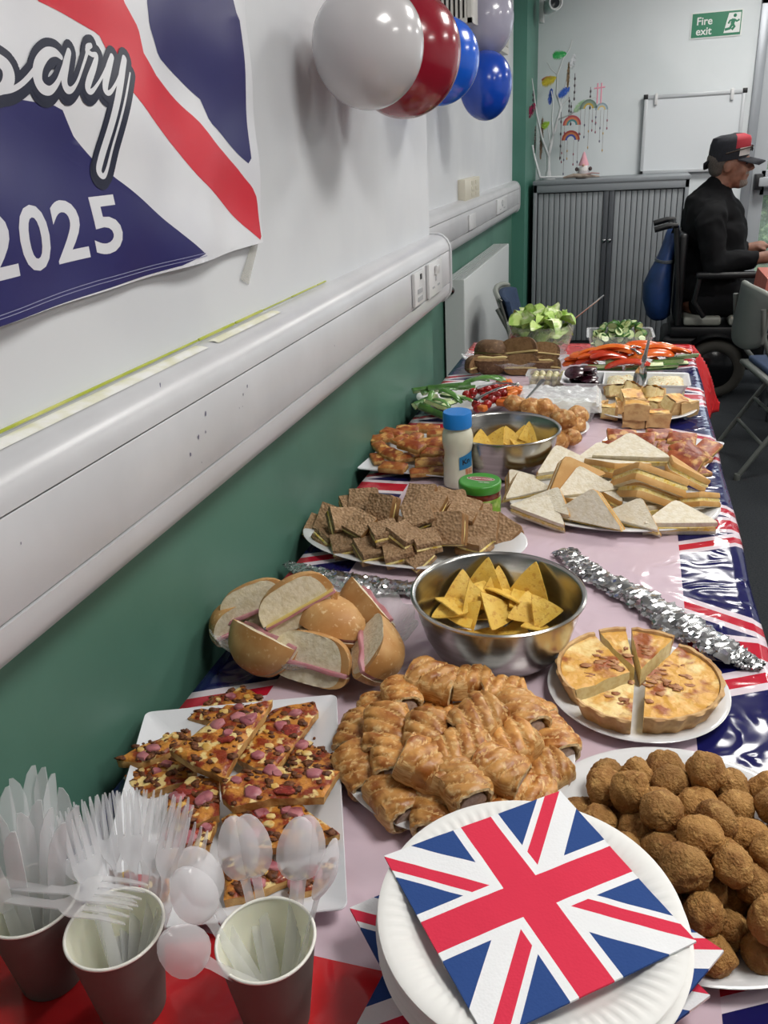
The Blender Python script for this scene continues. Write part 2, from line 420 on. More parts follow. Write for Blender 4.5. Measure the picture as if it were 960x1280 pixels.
def make_cloth():
    us = [TX0 - .16 + .02 * i for i in range(8)] + [TX0 + (TX1 - TX0) * i / 44 for i in range(45)] + [TX1 + .012 * i for i in range(1, 24)]
    vs = [TY0 - .2 + .025 * i for i in range(8)] + [TY0 + (TY1 - TY0) * i / 150 for i in range(151)] + [TY1 + .014 * i for i in range(1, 18)]
    verts, uvs = [], []
    for v in vs:
        for u in us:
            dx = max(u - TX1, TX0 - u, 0.0); dy = max(v - TY1, TY0 - v, 0.0); d = max(dx, dy)
            x = min(max(u, TX0), TX1); y = min(max(v, TY0), TY1)
            z = TZ
            if d == 0:
                e = min(TX1 - u, 1.0)
                z += .0006 * nz3((u, v, 0), 14) + .0004
                if e < .05: z += (.05 - e) * .05 * nz3((v * 9, 3, 0), 1.0)
            r = .012
            if d > 0:
                a = min(d / r, PI / 2); out = r * math.sin(a); z = TZ - r * (1 - math.cos(a)) - max(d - r * PI / 2, 0)
                if dx > 0:
                    s = 1 if u > TX1 else -1
                    wv = .5 + .5 * math.sin(v * 13 + 2 * nz3((v, 0, 0), 2.5)) if s > 0 else 0.0
                    x += s * (out * (dx / d) + (wv * .05 * min(dx, .3) / .3 * 1.6 if s > 0 else -.0) ) if s > 0 else -out * .5
                if dy > 0:
                    s = 1 if v > TY1 else -1
                    y += s * (out * (dy / d) + .03 * (dy / .25) * (.5 + .5 * math.sin(u * 17)))
                    if dx > 0 and u > TX1: x += .10 * min(dx, dy) / .2; y += s * .06 * min(dx, dy) / .2
            verts.append((x, y, z)); uvs.append((u, v))
    n = len(us); faces = [(j * n + i, j * n + i + 1, (j + 1) * n + i + 1, (j + 1) * n + i) for j in range(len(vs) - 1) for i in range(n - 1)]
    me = bpy.data.meshes.new('tablecloth'); me.from_pydata(verts, [], faces); me.materials.append(cloth_material())
    ul = me.uv_layers.new(name='UVMap')
    for lp in me.loops: ul.data[lp.index].uv = uvs[lp.vertex_index]
    me.polygons.foreach_set('use_smooth', [True] * len(me.polygons))
    o = link('tablecloth', me)
    sm = o.modifiers.new('thickness', 'SOLIDIFY'); sm.thickness = .0006; sm.offset = -1
    tag(o, 'glossy plastic tablecloth printed with flags, pale pink middle and red ends', 'tablecloth')
make_cloth()
CZ = TZ + .0015   # things stand here

# ---------------------------------------------------------------- crockery
china = mat('white_china', '#dadbdc', 0.12, spec=0.55)
melamine = mat('white_melamine', '#dfe1e6', 0.18)
def plate(name, label, loc, r, sy=1.0, rz=0.0, h=.02, m=None, group=None):
    pr = [(0, .004), (r * .62, .004), (r * .70, .0055), (r * .80, h * .62), (r * .93, h * .93), (r * .985, h), (r, h - .0012), (r * .985, h - .0035), (r * .80, h * .62 - .0045), (r * .66, .0012), (r * .60, 0), (0, 0)]
    o = MB().lathe(pr, 72, sy=sy).build(name, m or china, loc=loc, rot=(0, 0, rz), smooth=60)
    return tag(o, label, 'plate', group)
def rect_plate(label, loc, lx, ly, rz, h=.022, m=None, name='square_plate', tilt=(0, 0)):
    b = MB(); rs = []
    def sq(ax, ay, z, cr):
        pts = []
        for cx, cy, a0 in ((1, 1, 0), (-1, 1, 90), (-1, -1, 180), (1, -1, 270)):
            for k in range(5):
                a = math.radians(a0 + 22.5 * k); pts.append((cx * (ax - cr) + cr * math.cos(a), cy * (ay - cr) + cr * math.sin(a), z))
        return pts
    ax, ay = lx / 2, ly / 2
    for q, z, cr in ((.10, .004, .01), (.035, .004, .012), (.03, .005, .012), (.0, h, .008), (-.0008, h - .001, .008), (.0, h - .003, .008), (.032, .0, .012), (.10, 0, .01)):
        rs.append(sq(ax - q, ay - q, z, cr))
    b.rings(rs); o = b.build(name, m or melamine, loc=loc, rot=(tilt[0], tilt[1], rz), smooth=50)
    return tag(o, label, 'plate')

pz = at(422, 868, .764), at(432, 1133, .764), at(183, 890, .764)
PIZ_C = (pz[1] + pz[2]) / 2; PIZ_A = math.radians(20.5)
rect_plate('white rectangular plate under the meat-topped pizza slices', (PIZ_C.x, PIZ_C.y, CZ), .245, .335, PIZ_A)
SR_C = at(569, 938, .757); SR_R = .138
plate('dinner_plate', 'round white plate under the pile of sausage rolls', (SR_C.x, SR_C.y, CZ), SR_R)
QU_C = at(796, 858, .755)
plate('dinner_plate', 'round white plate holding the cut quiche', (QU_C.x, QU_C.y, CZ), .114, h=.016)
CH_C = at(857, 1063, .757)
plate('dinner_plate', 'large oval white plate heaped with breaded chicken balls', (CH_C.x, CH_C.y, CZ), .155, sy=.98)
BR_C = at(515, 671, .755)
plate('dinner_plate', 'oval white plate under the brown bread sandwiches', (BR_C.x, BR_C.y, CZ), .212, sy=.62, rz=math.radians(-4))
WH_C = at(763, 628, .752)
plate('dinner_plate', 'long oval white platter of egg sandwich triangles', (WH_C.x, WH_C.y, CZ), .202, sy=.70, rz=math.radians(-3), h=.016)
QS_C = at(804, 508, .755)
plate('dinner_plate', 'round white plate holding small cut quiche pieces', (QS_C.x, QS_C.y, CZ), .137)
SC_C = at(678, 533, .752)
plate('side_plate', 'small white plate with cheese puffs behind the steel bowl', (SC_C.x, SC_C.y, CZ), .115, h=.014)

steel = mat('brushed_stainless_steel', '#b9b8b4', 0.24, metal=1.0, c2='#a9a8a4', scale=3, stretch=(1, 1, 30), bump=0.02, bscale=30, rand=False)
def steel_bowl(label, loc):
    R, H = .1185, .100
    pr = [(0, .003), (.06, .003), (.075, .006), (.090, .020), (.101, .042), (.109, .070), (.1135, .0955), (.1155, .099), (.119, .1002), (.1215, .0985), (.1215, .0962), (.119, .095), (.1155, .0945), (.1115, .070), (.1035, .041), (.0925, .018), (.077, .003), (.066, 0), (0, 0)]
    o = MB().lathe(pr, 96).build('steel_bowl', steel, loc=loc, smooth=50)
    return tag(o, label, 'bowl')
B1 = at(622, 737, CZ + .1); B2 = at(631, 534, CZ + .1)
steel_bowl('stainless steel bowl of tortilla chips between sausage rolls and brown sandwiches', (B1.x, B1.y, CZ))
steel_bowl('stainless steel bowl of tortilla chips behind the mayonnaise bottle', (B2.x, B2.y, CZ))

# clear cut-glass dishes
cutglass = clear_mat('cut_glass', '#e6ecee', 0.85, 0.05, bump=0.8, bscale=90, bdist=.006)
def glass_dish(label, loc, r, sy, rz, h):
    pr = []
    def wob(a, rr, z): return (rr * (1 + .035 * math.cos(16 * a) * (rr / r) ** 2 * .6), z + .0035 * math.cos(16 * a) * max(0, z / h - .5) * 2)
    p = [(0, .005), (r * .5, .005), (r * .64, .008), (r * .80, h * .45), (r * .92, h * .8), (r, h), (r * 1.004, h - .002), (r * .93, h * .8 - .005), (r * .81, h * .45 - .005), (r * .66, .002), (r * .55, 0), (0, 0)]
    o = MB().lathe(p, 96, sy=sy, wob=wob).build('glass_dish', cutglass, loc=loc, rot=(0, 0, rz), smooth=35)
    return tag(o, label, 'dish')
HR_C = at(393, 788, .765); HR_A = math.radians(6)
glass_dish('oval cut-glass dish of halved ham rolls', (HR_C.x, HR_C.y, CZ), .152, .78, HR_A, .042)
WR_C = at(643, 452, .76)
glass_dish('oval cut-glass dish of brown bread rolls', (WR_C.x, WR_C.y, CZ), .170, .72, 0, .04)

# ---------------------------------------------------------------- paper cups
cupout = mat('cup_brown_card', '#6c6460', 0.6, c2='#645c58', scale=14, rand=False)
cupin = mat('cup_cream_lining', '#ebebd8', 0.45, sub=0.15)
cuprim = mat('cup_rim_white', '#ecebe2', 0.4)
CUPH = .094
def paper_cup(label, loc, rz=0, tilt=(0, 0)):
    t = thing('paper_cup', label, 'cup', loc, (tilt[0], tilt[1], rz))
    MB().lathe([(.0265, .006), (.0265, 0), (.0275, 0), (.0398, CUPH - .002), (.0388, CUPH - .002)], 64, caps=False).build('sleeve', cupout, t, smooth=50)
    MB().lathe([(.0387, CUPH - .0022), (.0263, .008), (0, .008)], 64, caps=False).build('lining', cupin, t, smooth=50)
    b = MB(); b.rings([[((.0395 + .0014 * math.cos(k * PI / 4)) * math.cos(a * PI / 32), (.0395 + .0014 * math.cos(k * PI / 4)) * math.sin(a * PI / 32), CUPH - .001 + .0014 * math.sin(k * PI / 4)) for k in range(8)] for a in range(64)], loop=True)
    b.build('rim', cuprim, t, smooth=80)
    return t
CUP = [at(38, 1122, CZ + CUPH), at(143, 1158, CZ + CUPH), at(332, 1172, CZ + CUPH)]
for c, lab in zip(CUP, ('brown paper cup packed with clear plastic knives', 'brown paper cup full of clear plastic forks', 'brown paper cup holding clear plastic spoons')):
    paper_cup(lab, (c.x, c.y, CZ))

# ---------------------------------------------------------------- paper plates and flag napkins
def union_jack(name, c_red='#d8344e', c_blue='#2c4a86', c_white='#eceef0'):
    m = mat(name, c_blue, 0.8, spec=0.2)
    P = Print(m, c_blue)
    w, r = .20, .085
    def diag(a, b, hw, sh=0.0):
        (x0, y0), (x1, y1) = a, b; dx, dy = x1 - x0, y1 - y0; l = math.hypot(dx, dy); nx, ny = -dy / l, dx / l
        return [(x0 + nx * (sh - hw), y0 + ny * (sh - hw)), (x1 + nx * (sh - hw), y1 + ny * (sh - hw)), (x1 + nx * (sh + hw), y1 + ny * (sh + hw)), (x0 + nx * (sh + hw), y0 + ny * (sh + hw))]
    P.paint(c_white, diag((-1.3, -1.3), (1.3, 1.3), w), diag((-1.3, 1.3), (1.3, -1.3), w))
    for sx, sy in ((1, 1), (-1, 1), (-1, -1), (1, -1)): P.paint(c_red, diag((0, 0), (1.3 * sx, 1.3 * sy), r * .75, r * .85))
    P.paint(c_white, [(-1.1, -.255), (1.1, -.255), (1.1, .255), (-1.1, .255)], [(-.255, -1.1), (.255, -1.1), (.255, 1.1), (-.255, 1.1)])
    P.paint(c_red, [(-1.1, -.17), (1.1, -.17), (1.1, .17), (-1.1, .17)], [(-.17, -1.1), (.17, -1.1), (.17, 1.1), (-.17, 1.1)])
    P.done()
    N, L = P.N, P.L
    nz = N.new('ShaderNodeTexVoronoi'); nz.inputs['Scale'].default_value = 40; L.new(P.co, nz.inputs['Vector'])
    bp = N.new('ShaderNodeBump'); bp.inputs['Strength'].default_value = .15; bp.inputs['Distance'].default_value = .001
    L.new(nz.outputs['Distance'], bp.inputs['Height']); L.new(bp.outputs[0], N['Principled BSDF'].inputs['Normal'])
    return m
flagm = union_jack('flag_napkin_print')
paper = mat('paper_plate_white', '#e9e9e6', 0.75, spec=0.25)
PPZ = .838
tl, tb, tr_ = at(490, 1066, PPZ), at(707, 986, PPZ), at(862, 1190, PPZ)
NS = ((tb - tl).length + (tr_ - tb).length) / 2
NA = math.atan2((tb - tl).y, (tb - tl).x)
NC = (tl + tr_) / 2
def napkin(label, loc, rz, side, thick, seed, wav=.002, group=None, n=18):
    b = MB(); hs = side / 2
    g = lambda x, y: wav * nz3((x, y, 0), 16, seed) + wav * .6 * nz3((x, y, 1), 45, seed)
    top = [(hs * (2 * i / n - 1), hs * (2 * j / n - 1)) for j in range(n + 1) for i in range(n + 1)]
    vs = [(x, y, thick + g(x, y)) for x, y in top]; k = n + 1
    fs = [(j * k + i, j * k + i + 1, (j + 1) * k + i + 1, (j + 1) * k + i) for j in range(n) for i in range(n)]
    o_ = len(vs); vs += [(x, y, g(x, y)) for x, y in top]
    fs += [(o_ + j * k + i, o_ + (j + 1) * k + i, o_ + (j + 1) * k + i + 1, o_ + j * k + i + 1) for j in range(n) for i in range(n)]
    for i in range(n):
        for a, c in ((i, i + 1), ((i + 1) * k - 1, (i + 2) * k - 1), (n * k + i + 1, n * k + i), ((i + 1) * k, i * k)):
            fs.append((a, c, c + o_, a + o_))
    b.add(vs, fs); b.uv = lambda p: (p.x / hs, p.y / hs)
    o = b.build('napkin', flagm, loc=loc, rot=(0, 0, rz), smooth=50)
    return tag(o, label, 'napkin', group)
def plate_mesh(R):
    n = 288; rs = []
    prof = [(0, .003), (.55, .003), (.66, .0032), (.70, .0045), (.74, .0072), (.79, .0105), (.84, .013), (.90, .0148), (.95, .0152), (.985, .0148), (1.0, .0140), (.985, .0138), (.95, .0142), (.84, .012), (.74, .0062), (.70, .0035), (.66, .0022), (0, .002)]
    for q, z in prof:
        k = max(0, 1 - abs(q - .84) / .12)
        rs.append([(R * q * math.cos(2 * PI * i / n), R * q * math.sin(2 * PI * i / n), z + .0011 * k * math.cos(2 * PI * i / 4)) for i in range(n)])
    return MB().rings(rs, cap0=False, cap1=False).mesh('paper_plate', paper, smooth=40)
PPR = .1235
ppm = plate_mesh(PPR)
PP_C = at(661, 1136, PPZ)
dz0 = PPZ - .0145
offs = [(0, 0)] * 2 + [(.004, -.003), (.003, -.004), (-.003, .002), (.001, -.003), (-.001, -.002)]
for i in range(7):
    o = link('paper_plate', ppm, None, (PP_C.x + offs[i][0], PP_C.y + offs[i][1], dz0 - .0042 * i), (0, 0, i * .7))
    tag(o, 'white fluted paper plate on top of the stack, under the flag napkin' if i == 0 else 'white fluted paper plate lower in the stack by the chicken balls', 'paper plate', None if i == 0 else 'stacked paper plates')
napkin('red white and blue flag napkin lying on the paper plates', (NC.x, NC.y, dz0 + .0160), NA - PI / 2 * 0, NS * .985, .0018, 3, .0012)
zz = CZ + .001
nap_low = dz0 - .0042 * 6 - .003
specs = [(6, -.012, -.02), (-25, .012, -.018), (18, -.012, -.03), (-8, .012, .004), (32, -.008, .0), (-4, .022, -.006)]
th = (nap_low - zz) / len(specs)
corners = {5: (905, 1187), 3: (888, 1243), 4: (437, 1133), 2: (440, 1290)}
for i, (a, dx, dy) in enumerate(specs):
    zt = zz + th * i; c = Vector((PP_C.x + dx, PP_C.y + dy, 0)); rot = NA + math.radians(a)
    if i in corners:                       # a corner that sticks out from under the plates
        k = at(*corners[i], zt + th); d = Vector((k.x - PP_C.x, k.y - PP_C.y, 0)); ang = math.atan2(d.y, d.x)
        c = Vector((k.x, k.y, 0)) - d.normalized() * .168 / math.sqrt(2); rot = ang - PI / 4
        napkin('single flag napkin poking out from under the paper plates', (c.x, c.y, zt + th - .0042), rot, .168, .003, i + 9, .0006, 'napkins poking out under the plates', 12)
    napkin('flag printed napkin bundle stacked beneath the paper plates', (PP_C.x, PP_C.y - .012, zt), NA + math.radians(a), .150, th - .0048, i + 19, .0003, 'napkin bundles under the paper plates', 8)
# ---------------------------------------------------------------- piles
def dome(px, py, C, R, H, z0, sink=0.0, p=2.0, sy=1.0, rz=0.0):
    """where a sight line meets the heap standing on C"""
    d = ray(px, py); t = (z0 + H + .03 - CAM.z) / d.z
    c, s = math.cos(-rz), math.sin(-rz); best = None
    for _ in range(600):
        q = CAM + d * t; dx, dy = q.x - C.x, q.y - C.y
        dx, dy = dx * c - dy * s, (dx * s + dy * c) / sy
        k = math.hypot(dx, dy) / R
        gap = q.z - (z0 + H * (1 - min(k, 1.6) ** p))
        if best is None or gap < best[0]: best = (gap, q.copy(), k)
        if gap <= 0 or q.z < z0: break
        t += .002
    gap, q, k = best
    z = q.z if gap <= 0 else z0 + H * (1 - min(k, 1.0) ** p)
    return Vector((q.x, q.y, max(z - sink, z0)))

# sausage rolls: puff pastry shell, slashed on top, open ends with sausage meat
pastry = mat('puff_pastry', '#cc9450', 0.40, c2='#96541c', c3='#dfbb82', scale=60, lo=.42, hi=.66, scale3=130, lo3=.56, hi3=.68, bump=.5, bscale=160, bdist=.0015, jitter=.14, sub=.05)
pastry_pale = mat('pastry_pale_layers', '#dcb478', 0.55, c2='#c08a4a', scale=80, stretch=(1, 1, 6), bump=.5, bscale=200)
pastry_in = mat('pastry_inside', '#d9c398', 0.7, c2='#b8935c', scale=200, bump=.6, bscale=350)
sausage = mat('sausage_meat', '#b8a294', 0.6, c2='#a38a7c', scale=220, bump=.35, bscale=300)
def sausage_roll(seed, L=.056, W=.026, H=.021):
    t = thing('sausage_roll', 'golden flaky sausage roll heaped on the round white plate', 'sausage roll', group='sausage rolls in the heap')
    n, k = 36, 33; rs = []; mi = []
    for j in range(k):
        y = L * (j / (k - 1) - .5); e = 1 - .10 * (abs(2 * j / (k - 1) - 1)) ** 6
        ring = []
        for i in range(n):
            a = 2 * PI * i / n; ca, sa = math.cos(a), math.sin(a)
            x = W * e * math.copysign(abs(ca) ** .8, ca); z = H * e * math.copysign(abs(sa) ** .75, sa) * (1.0 if sa > 0 else .8)
            q = 1 + .07 * nz3((x, y, z), 60, seed) + .05 * nz3((x, y, z), 140, seed)
            if sa > .2:                                      # slashes across the top, opened a little
                sl = (y + x * .5) / .0165 + .5; g = sl - math.floor(sl) - .5
                q *= 1.03 - .17 * math.exp(-(g / .10) ** 2) * min(1, (sa - .2) * 2.2)
            fl = .035 * math.sin((z + .004 * nz3((x, y, 0), 40, seed)) * 1700)      # flaky layers on the sides
            if abs(ca) > .6: q *= 1 + fl
            ring.append((x * q, y + .0015 * nz3((x, 3, z), 90, seed + j), z * q + H * .8))
        rs.append(ring)
    b = MB(); b.rings(rs, cap0=False, cap1=False)
    for fi, f in enumerate(b.f):
        c_ = sum((Vector(b.v[i]) for i in f), Vector()) / 4; sl = (c_.y + c_.x * .5) / .0165 + .5; g = sl - math.floor(sl) - .5
        if (abs(g) < .07 and c_.z > H * 1.05) or (abs(c_.x) > W * .86 and nz3(c_, 60, seed) > -.15): b.m[fi] = 2
    for s_, ring in ((-1, rs[0]), (1, rs[-1])):
        def ins(f, dy): return [(p[0] * f, p[1] - s_ * dy, H * .8 + (p[2] - H * .8) * f) for p in ring]
        rr = [ring, ins(.86, -.001), ins(.76, .003), ins(.70, .010)]
        b.rings(rr if s_ > 0 else rr, 1, cap0=False, cap1=True)
    b.build('pastry', [pastry, pastry_in, pastry_pale], t, smooth=60)
    ss = MB(); ss.rings([[(W * .60 * math.cos(2 * PI * i / 16) * f, y, H * .78 + H * .58 * math.sin(2 * PI * i / 16) * f - .001) for i in range(16)] for y, f in ((-L * .495, .9), (-L * .48, 1), (L * .48, 1), (L * .495, .9))])
    ss.build('sausage', sausage, t, smooth=50)
    return t
protos = [sausage_roll(s) for s in (1, 4, 8, 15)]
Z0 = CZ + .006
srl = [(395, 150, 80, 12, 0, 1.12), (515, 130, 120, 10, 15, 1.0), (620, 150, 110, 10, 0, 1.0), (705, 190, 60, 0, 0, .95), (285, 190, 30, 0, 0, .9), (205, 310, 12, 25, -10, 1.12), (85, 320, 0, 10, -30, 1.05),
       (180, 215, 30, 0, 0, .95), (368, 300, 5, 25, 0, 1.0), (550, 270, -30, 15, 10, 1.1), (745, 270, 40, 10, 0, 1.05), (830, 350, 35, 10, 0, 1.05), (700, 385, -35, 20, 0, 1.1), (365, 460, 85, 30, 0, 1.15), (535, 420, -38, 12, 0, 1.05),
       (620, 490, 75, 20, 0, 1.0), (130, 480, 40, 20, -20, 1.05), (250, 580, 48, 10, 0, 1.05), (430, 580, 15, 8, 0, 1.0), (570, 560, 85, 10, 0, 1.0), (690, 520, 100, 15, 0, 1.05), (790, 470, -40, 10, 0, 1.0), (265, 420, 20, 10, 0, .95), (470, 500, 40, 10, 0, 1.0)]
items = []
for zx, zy, a, tx, ty, sc in srl:
    p = dome(410 + zx / 3, 790 + zy / 3, SR_C, .135, .088, Z0, sink=.030, p=2.6)
    items.append((p, (tx * .6, ty * .6, a), sc * .97))
for x, y, z, a in ((-.04, -.02, 0, 40), (.03, -.03, 0, 100), (0, .04, 0, 10), (.05, .03, 0, 60), (-.03, .05, 0, 120), (0, 0, .033, 20)):
    items.append(((SR_C.x + x, SR_C.y + y, Z0 + z), (0, 0, a), .9))
pts = [Vector(p) for p, r_, s_ in items]; rad_ = [.0225 * s_ for p, r_, s_ in items]; n24 = len(srl)
for _ in range(40):                       # settle the heap, lower rolls give way first
    for i in range(len(pts)):
        for j in range(i):
            d = pts[i] - pts[j]; l = d.length; mn = rad_[i] + rad_[j]
            if 1e-6 < l < mn:
                k = d * ((mn - l) / l); wi = .5 if (i < n24) == (j < n24) else (.15 if i < n24 else .85); pts[i] += k * wi; pts[j] -= k * (1 - wi)
    for p in pts:
        p.z = max(p.z, Z0); q = Vector((p.x - SR_C.x, p.y - SR_C.y))
        if q.length > .112: q *= .112 / q.length; p.x, p.y = SR_C.x + q.x, SR_C.y + q.y
        p.z = max(Z0, p.z - .0004)
items = [(p, r_, s_) for p, (_, r_, s_) in zip(pts, items)]
pile(protos, items)

# breaded chicken balls
crumb = mat('breadcrumb_coating', '#a87c42', 0.75, c2='#8a5c28', c3='#bf9456', scale=55, lo=.42, hi=.62, scale3=110, lo3=.54, hi3=.68, bump=1.0, bscale=420, bdist=.003, jitter=.12)
def chicken_ball(seed):
    rr = random.Random(seed); k = (1 + rr.uniform(-.1, .15), 1 + rr.uniform(-.08, .1), 1)
    f = lambda p: 1 + .16 * nz3(p, 1.3, seed) + .08 * nz3(p, 3.5, seed) + .05 * nz3(p, 9, seed) + .03 * nz3(p, 18, seed)
    o = MB().ball((0, 0, 0), (.0185 * k[0], .0185 * k[1], .0175), 40, 28, fn=f).build('chicken_ball', crumb, smooth=180)
    return tag(o, 'golden brown breaded chicken ball heaped on the big white plate', 'chicken ball', 'breaded chicken balls in the heap')
protos = [chicken_ball(s) for s in range(21, 27)]
chl = [(300, 140), (385, 150), (490, 130), (565, 190), (640, 230), (700, 235), (805, 210), (930, 250), (135, 280), (275, 245), (435, 240), (245, 345), (490, 410), (600, 350), (375, 450), (770, 380), (840, 390), (930, 380), (640, 530), (800, 510), (905, 540), (510, 600), (790, 650),
       (600, 770), (690, 690), (705, 900), (855, 840), (950, 680), (985, 860), (1010, 300), (1030, 430), (1040, 560), (1060, 700), (1090, 820), (1010, 960), (1120, 500), (870, 310), (1120, 360), (540, 500), (720, 590), (880, 740), (420, 340), (700, 790), (330, 300)]
items = []; rr = random.Random(8)
for zx, zy in chl:
    p = dome(700 + zx / 3.692, 910 + zy / 3.692, CH_C, .14, .062, CZ + .022, sink=.006, p=3.0)
    items.append((p, (rr.uniform(0, 360), rr.uniform(0, 360), rr.uniform(0, 360)), rr.uniform(.92, 1.14)))
for i in range(16):
    a = i * 2.4; r = .022 * math.sqrt(i + .5)
    items.append(((CH_C.x + r * math.cos(a), CH_C.y + r * math.sin(a), CZ + .023), (i * 40, i * 70, 0), 1.0))
pts = [Vector(p) for p, r_, s_ in items]; rad_ = [.0182 * s_ for p, r_, s_ in items]
for _ in range(60):                       # settle: balls may touch but not share space
    for i in range(len(pts)):
        for j in range(i):
            d = pts[i] - pts[j]; l = d.length; mn = (rad_[i] + rad_[j]) * .97
            if 1e-6 < l < mn: k = d * ((mn - l) / l * .5); pts[i] += k; pts[j] -= k
    for p in pts:
        p.z = max(p.z, CZ + .0225); q = Vector((p.x - CH_C.x, p.y - CH_C.y))
        if q.length > .125: q *= .125 / q.length; p.x, p.y = CH_C.x + q.x, CH_C.y + q.y
        p.z -= .0004
items = [(p, r_, s_) for p, (_, r_, s_) in zip(pts, items)]
pile(protos, items)

# pizza slices
pz_top = mat('pizza_top', '#c98636', 0.40, c2='#86300f', c3='#e6cb88', scale=55, lo=.44, hi=.56, scale3=46, lo3=.57, hi3=.61, bump=.7, bscale=140, bdist=.003, coat=.15)
pz_crust = mat('pizza_crust', '#c99f62', 0.6, c2='#a06a30', scale=60, bump=.4, bscale=200)
ham_m = mat('ham_pink', '#b8767a', 0.38, c2='#9a5560', scale=60, sub=.1)
pep_m = mat('pepperoni_red', '#8e2f24', 0.35, c2='#6f1f18', c3='#b55a48', scale=120, scale3=300)
mince_m = mat('beef_mince_brown', '#74421f', 0.6, c2='#4c2610', scale=160, bump=.6, bscale=300)
cheese_m = mat('pale_cheese', '#e2c98c', 0.45, c2='#d2a552', scale=50, sub=.1)
def inside(p, poly):
    r = False; j = len(poly) - 1
    for i in range(len(poly)):
        a, c = poly[i], poly[j]
        if (a[1] > p[1]) != (c[1] > p[1]) and p[0] < (c[0] - a[0]) * (p[1] - a[1]) / (c[1] - a[1]) + a[0]: r = not r
        j = i
    return r
def pizza_slice(pts, z, seed, meat=1.0, tiltx=0.0, tilty=0.0):
    P = [at(130 + zx / 3, 840 + zy / 3, CZ + z) for zx, zy in pts]
    c = sum(P, Vector()) / len(P); poly = [(p.x - c.x, p.y - c.y) for p in P]
    t = thing('pizza_slice', 'meat-topped pizza slice with browned cheese on the rectangular plate', 'pizza slice', (c.x, c.y, CZ + z - .013), (tiltx, tilty, 0), group='meat pizza slices')
    bm = bmesh.new(); vv = [bm.verts.new((x, y, .013)) for x, y in poly]; f = bm.faces.new(vv)
    if f.normal.z < 0: bmesh.ops.reverse_faces(bm, faces=[f])
    bm.normal_update()
    if bm.faces[:][0].normal.z < 0: bmesh.ops.reverse_faces(bm, faces=bm.faces[:])
    bmesh.ops.triangulate(bm, faces=bm.faces[:])
    for _ in range(3): bmesh.ops.subdivide_edges(bm, edges=bm.edges[:], cuts=1, use_grid_fill=True)
    for v in bm.verts:
        ed = v.is_boundary
        v.co.z += .0022 * nz3(v.co, 70, seed) + .0012 * nz3(v.co, 160, seed) - (.003 if ed else 0)
        if ed: v.co.x += .0012 * nz3(v.co, 90, seed); v.co.y += .0012 * nz3(v.co, 90, seed + 3)
    be = [e for e in bm.edges if e.is_boundary]
    ex = bmesh.ops.extrude_edge_only(bm, edges=be); nv = [g for g in ex['geom'] if isinstance(g, bmesh.types.BMVert)]
    for v in nv: v.co.z = .0; v.co.x *= .985; v.co.y *= .985
    for f in bm.faces: f.material_index = 0
    for g in ex['geom']:
        if isinstance(g, bmesh.types.BMFace): g.material_index = 1
    bf = bmesh.ops.contextual_create(bm, geom=[e for e in bm.edges if e.is_boundary])
    for f in bf['faces']: f.material_index = 1
    bmesh.ops.recalc_face_normals(bm, faces=bm.faces)
    me = bpy.data.meshes.new('base'); bm.to_mesh(me); bm.free(); me.materials.append(pz_top); me.materials.append(pz_crust)
    me.polygons.foreach_set('use_smooth', [True] * len(me.polygons)); me.set_sharp_from_angle(angle=math.radians(60))
    link('base', me, t)
    rr = random.Random(seed); xs = [p[0] for p in poly]; ys = [p[1] for p in poly]
    def spot(m=.85):
        for _ in range(200):
            q = (rr.uniform(min(xs), max(xs)), rr.uniform(min(ys), max(ys)))
            if inside((q[0] / m, q[1] / m), poly): return q
        return (0, 0)
    def lump(q, r, h, M, nm, n=9):
        a0 = rr.uniform(0, 6); pl = []
        for i in range(n):
            a = a0 + 2 * PI * i / n; k = r * rr.uniform(.75, 1.15); pl.append((k * math.cos(a), k * math.sin(a) * rr.uniform(.7, 1)))
        b = MB(); b.rings([[(x * f_, y * f_, zz_) for x, y in pl] for f_, zz_ in ((1, 0), (1.0, h * .6), (.8, h))])
        b.build(nm, M, t, (q[0], q[1], .012), (rr.uniform(-.2, .2), rr.uniform(-.2, .2), 0), smooth=50)
    for _ in range(int(5 * meat)): lump(spot(.75), rr.uniform(.006, .0115), .004, ham_m, 'ham_piece')
    if meat > .7: lump(spot(.6), .0125, .0025, pep_m, 'pepperoni', 16)
    for _ in range(3): lump(spot(.8), rr.uniform(.004, .007), .0028, cheese_m, 'cheese_patch')
    b = MB()
    for _ in range(44):
        q = spot(.95); r = rr.uniform(.0014, .0050)
        b.ball((q[0], q[1], .0130), (r * rr.uniform(.8, 1.5), r * rr.uniform(.6, 1.1), r * .42), 9, 6, fn=lambda p: 1 + .85 * nz3(p, 1.6, q[0] * 900))
    o = b.build('mince_topping', mince_m, t, smooth=180); o['kind'] = 'stuff'
    return t
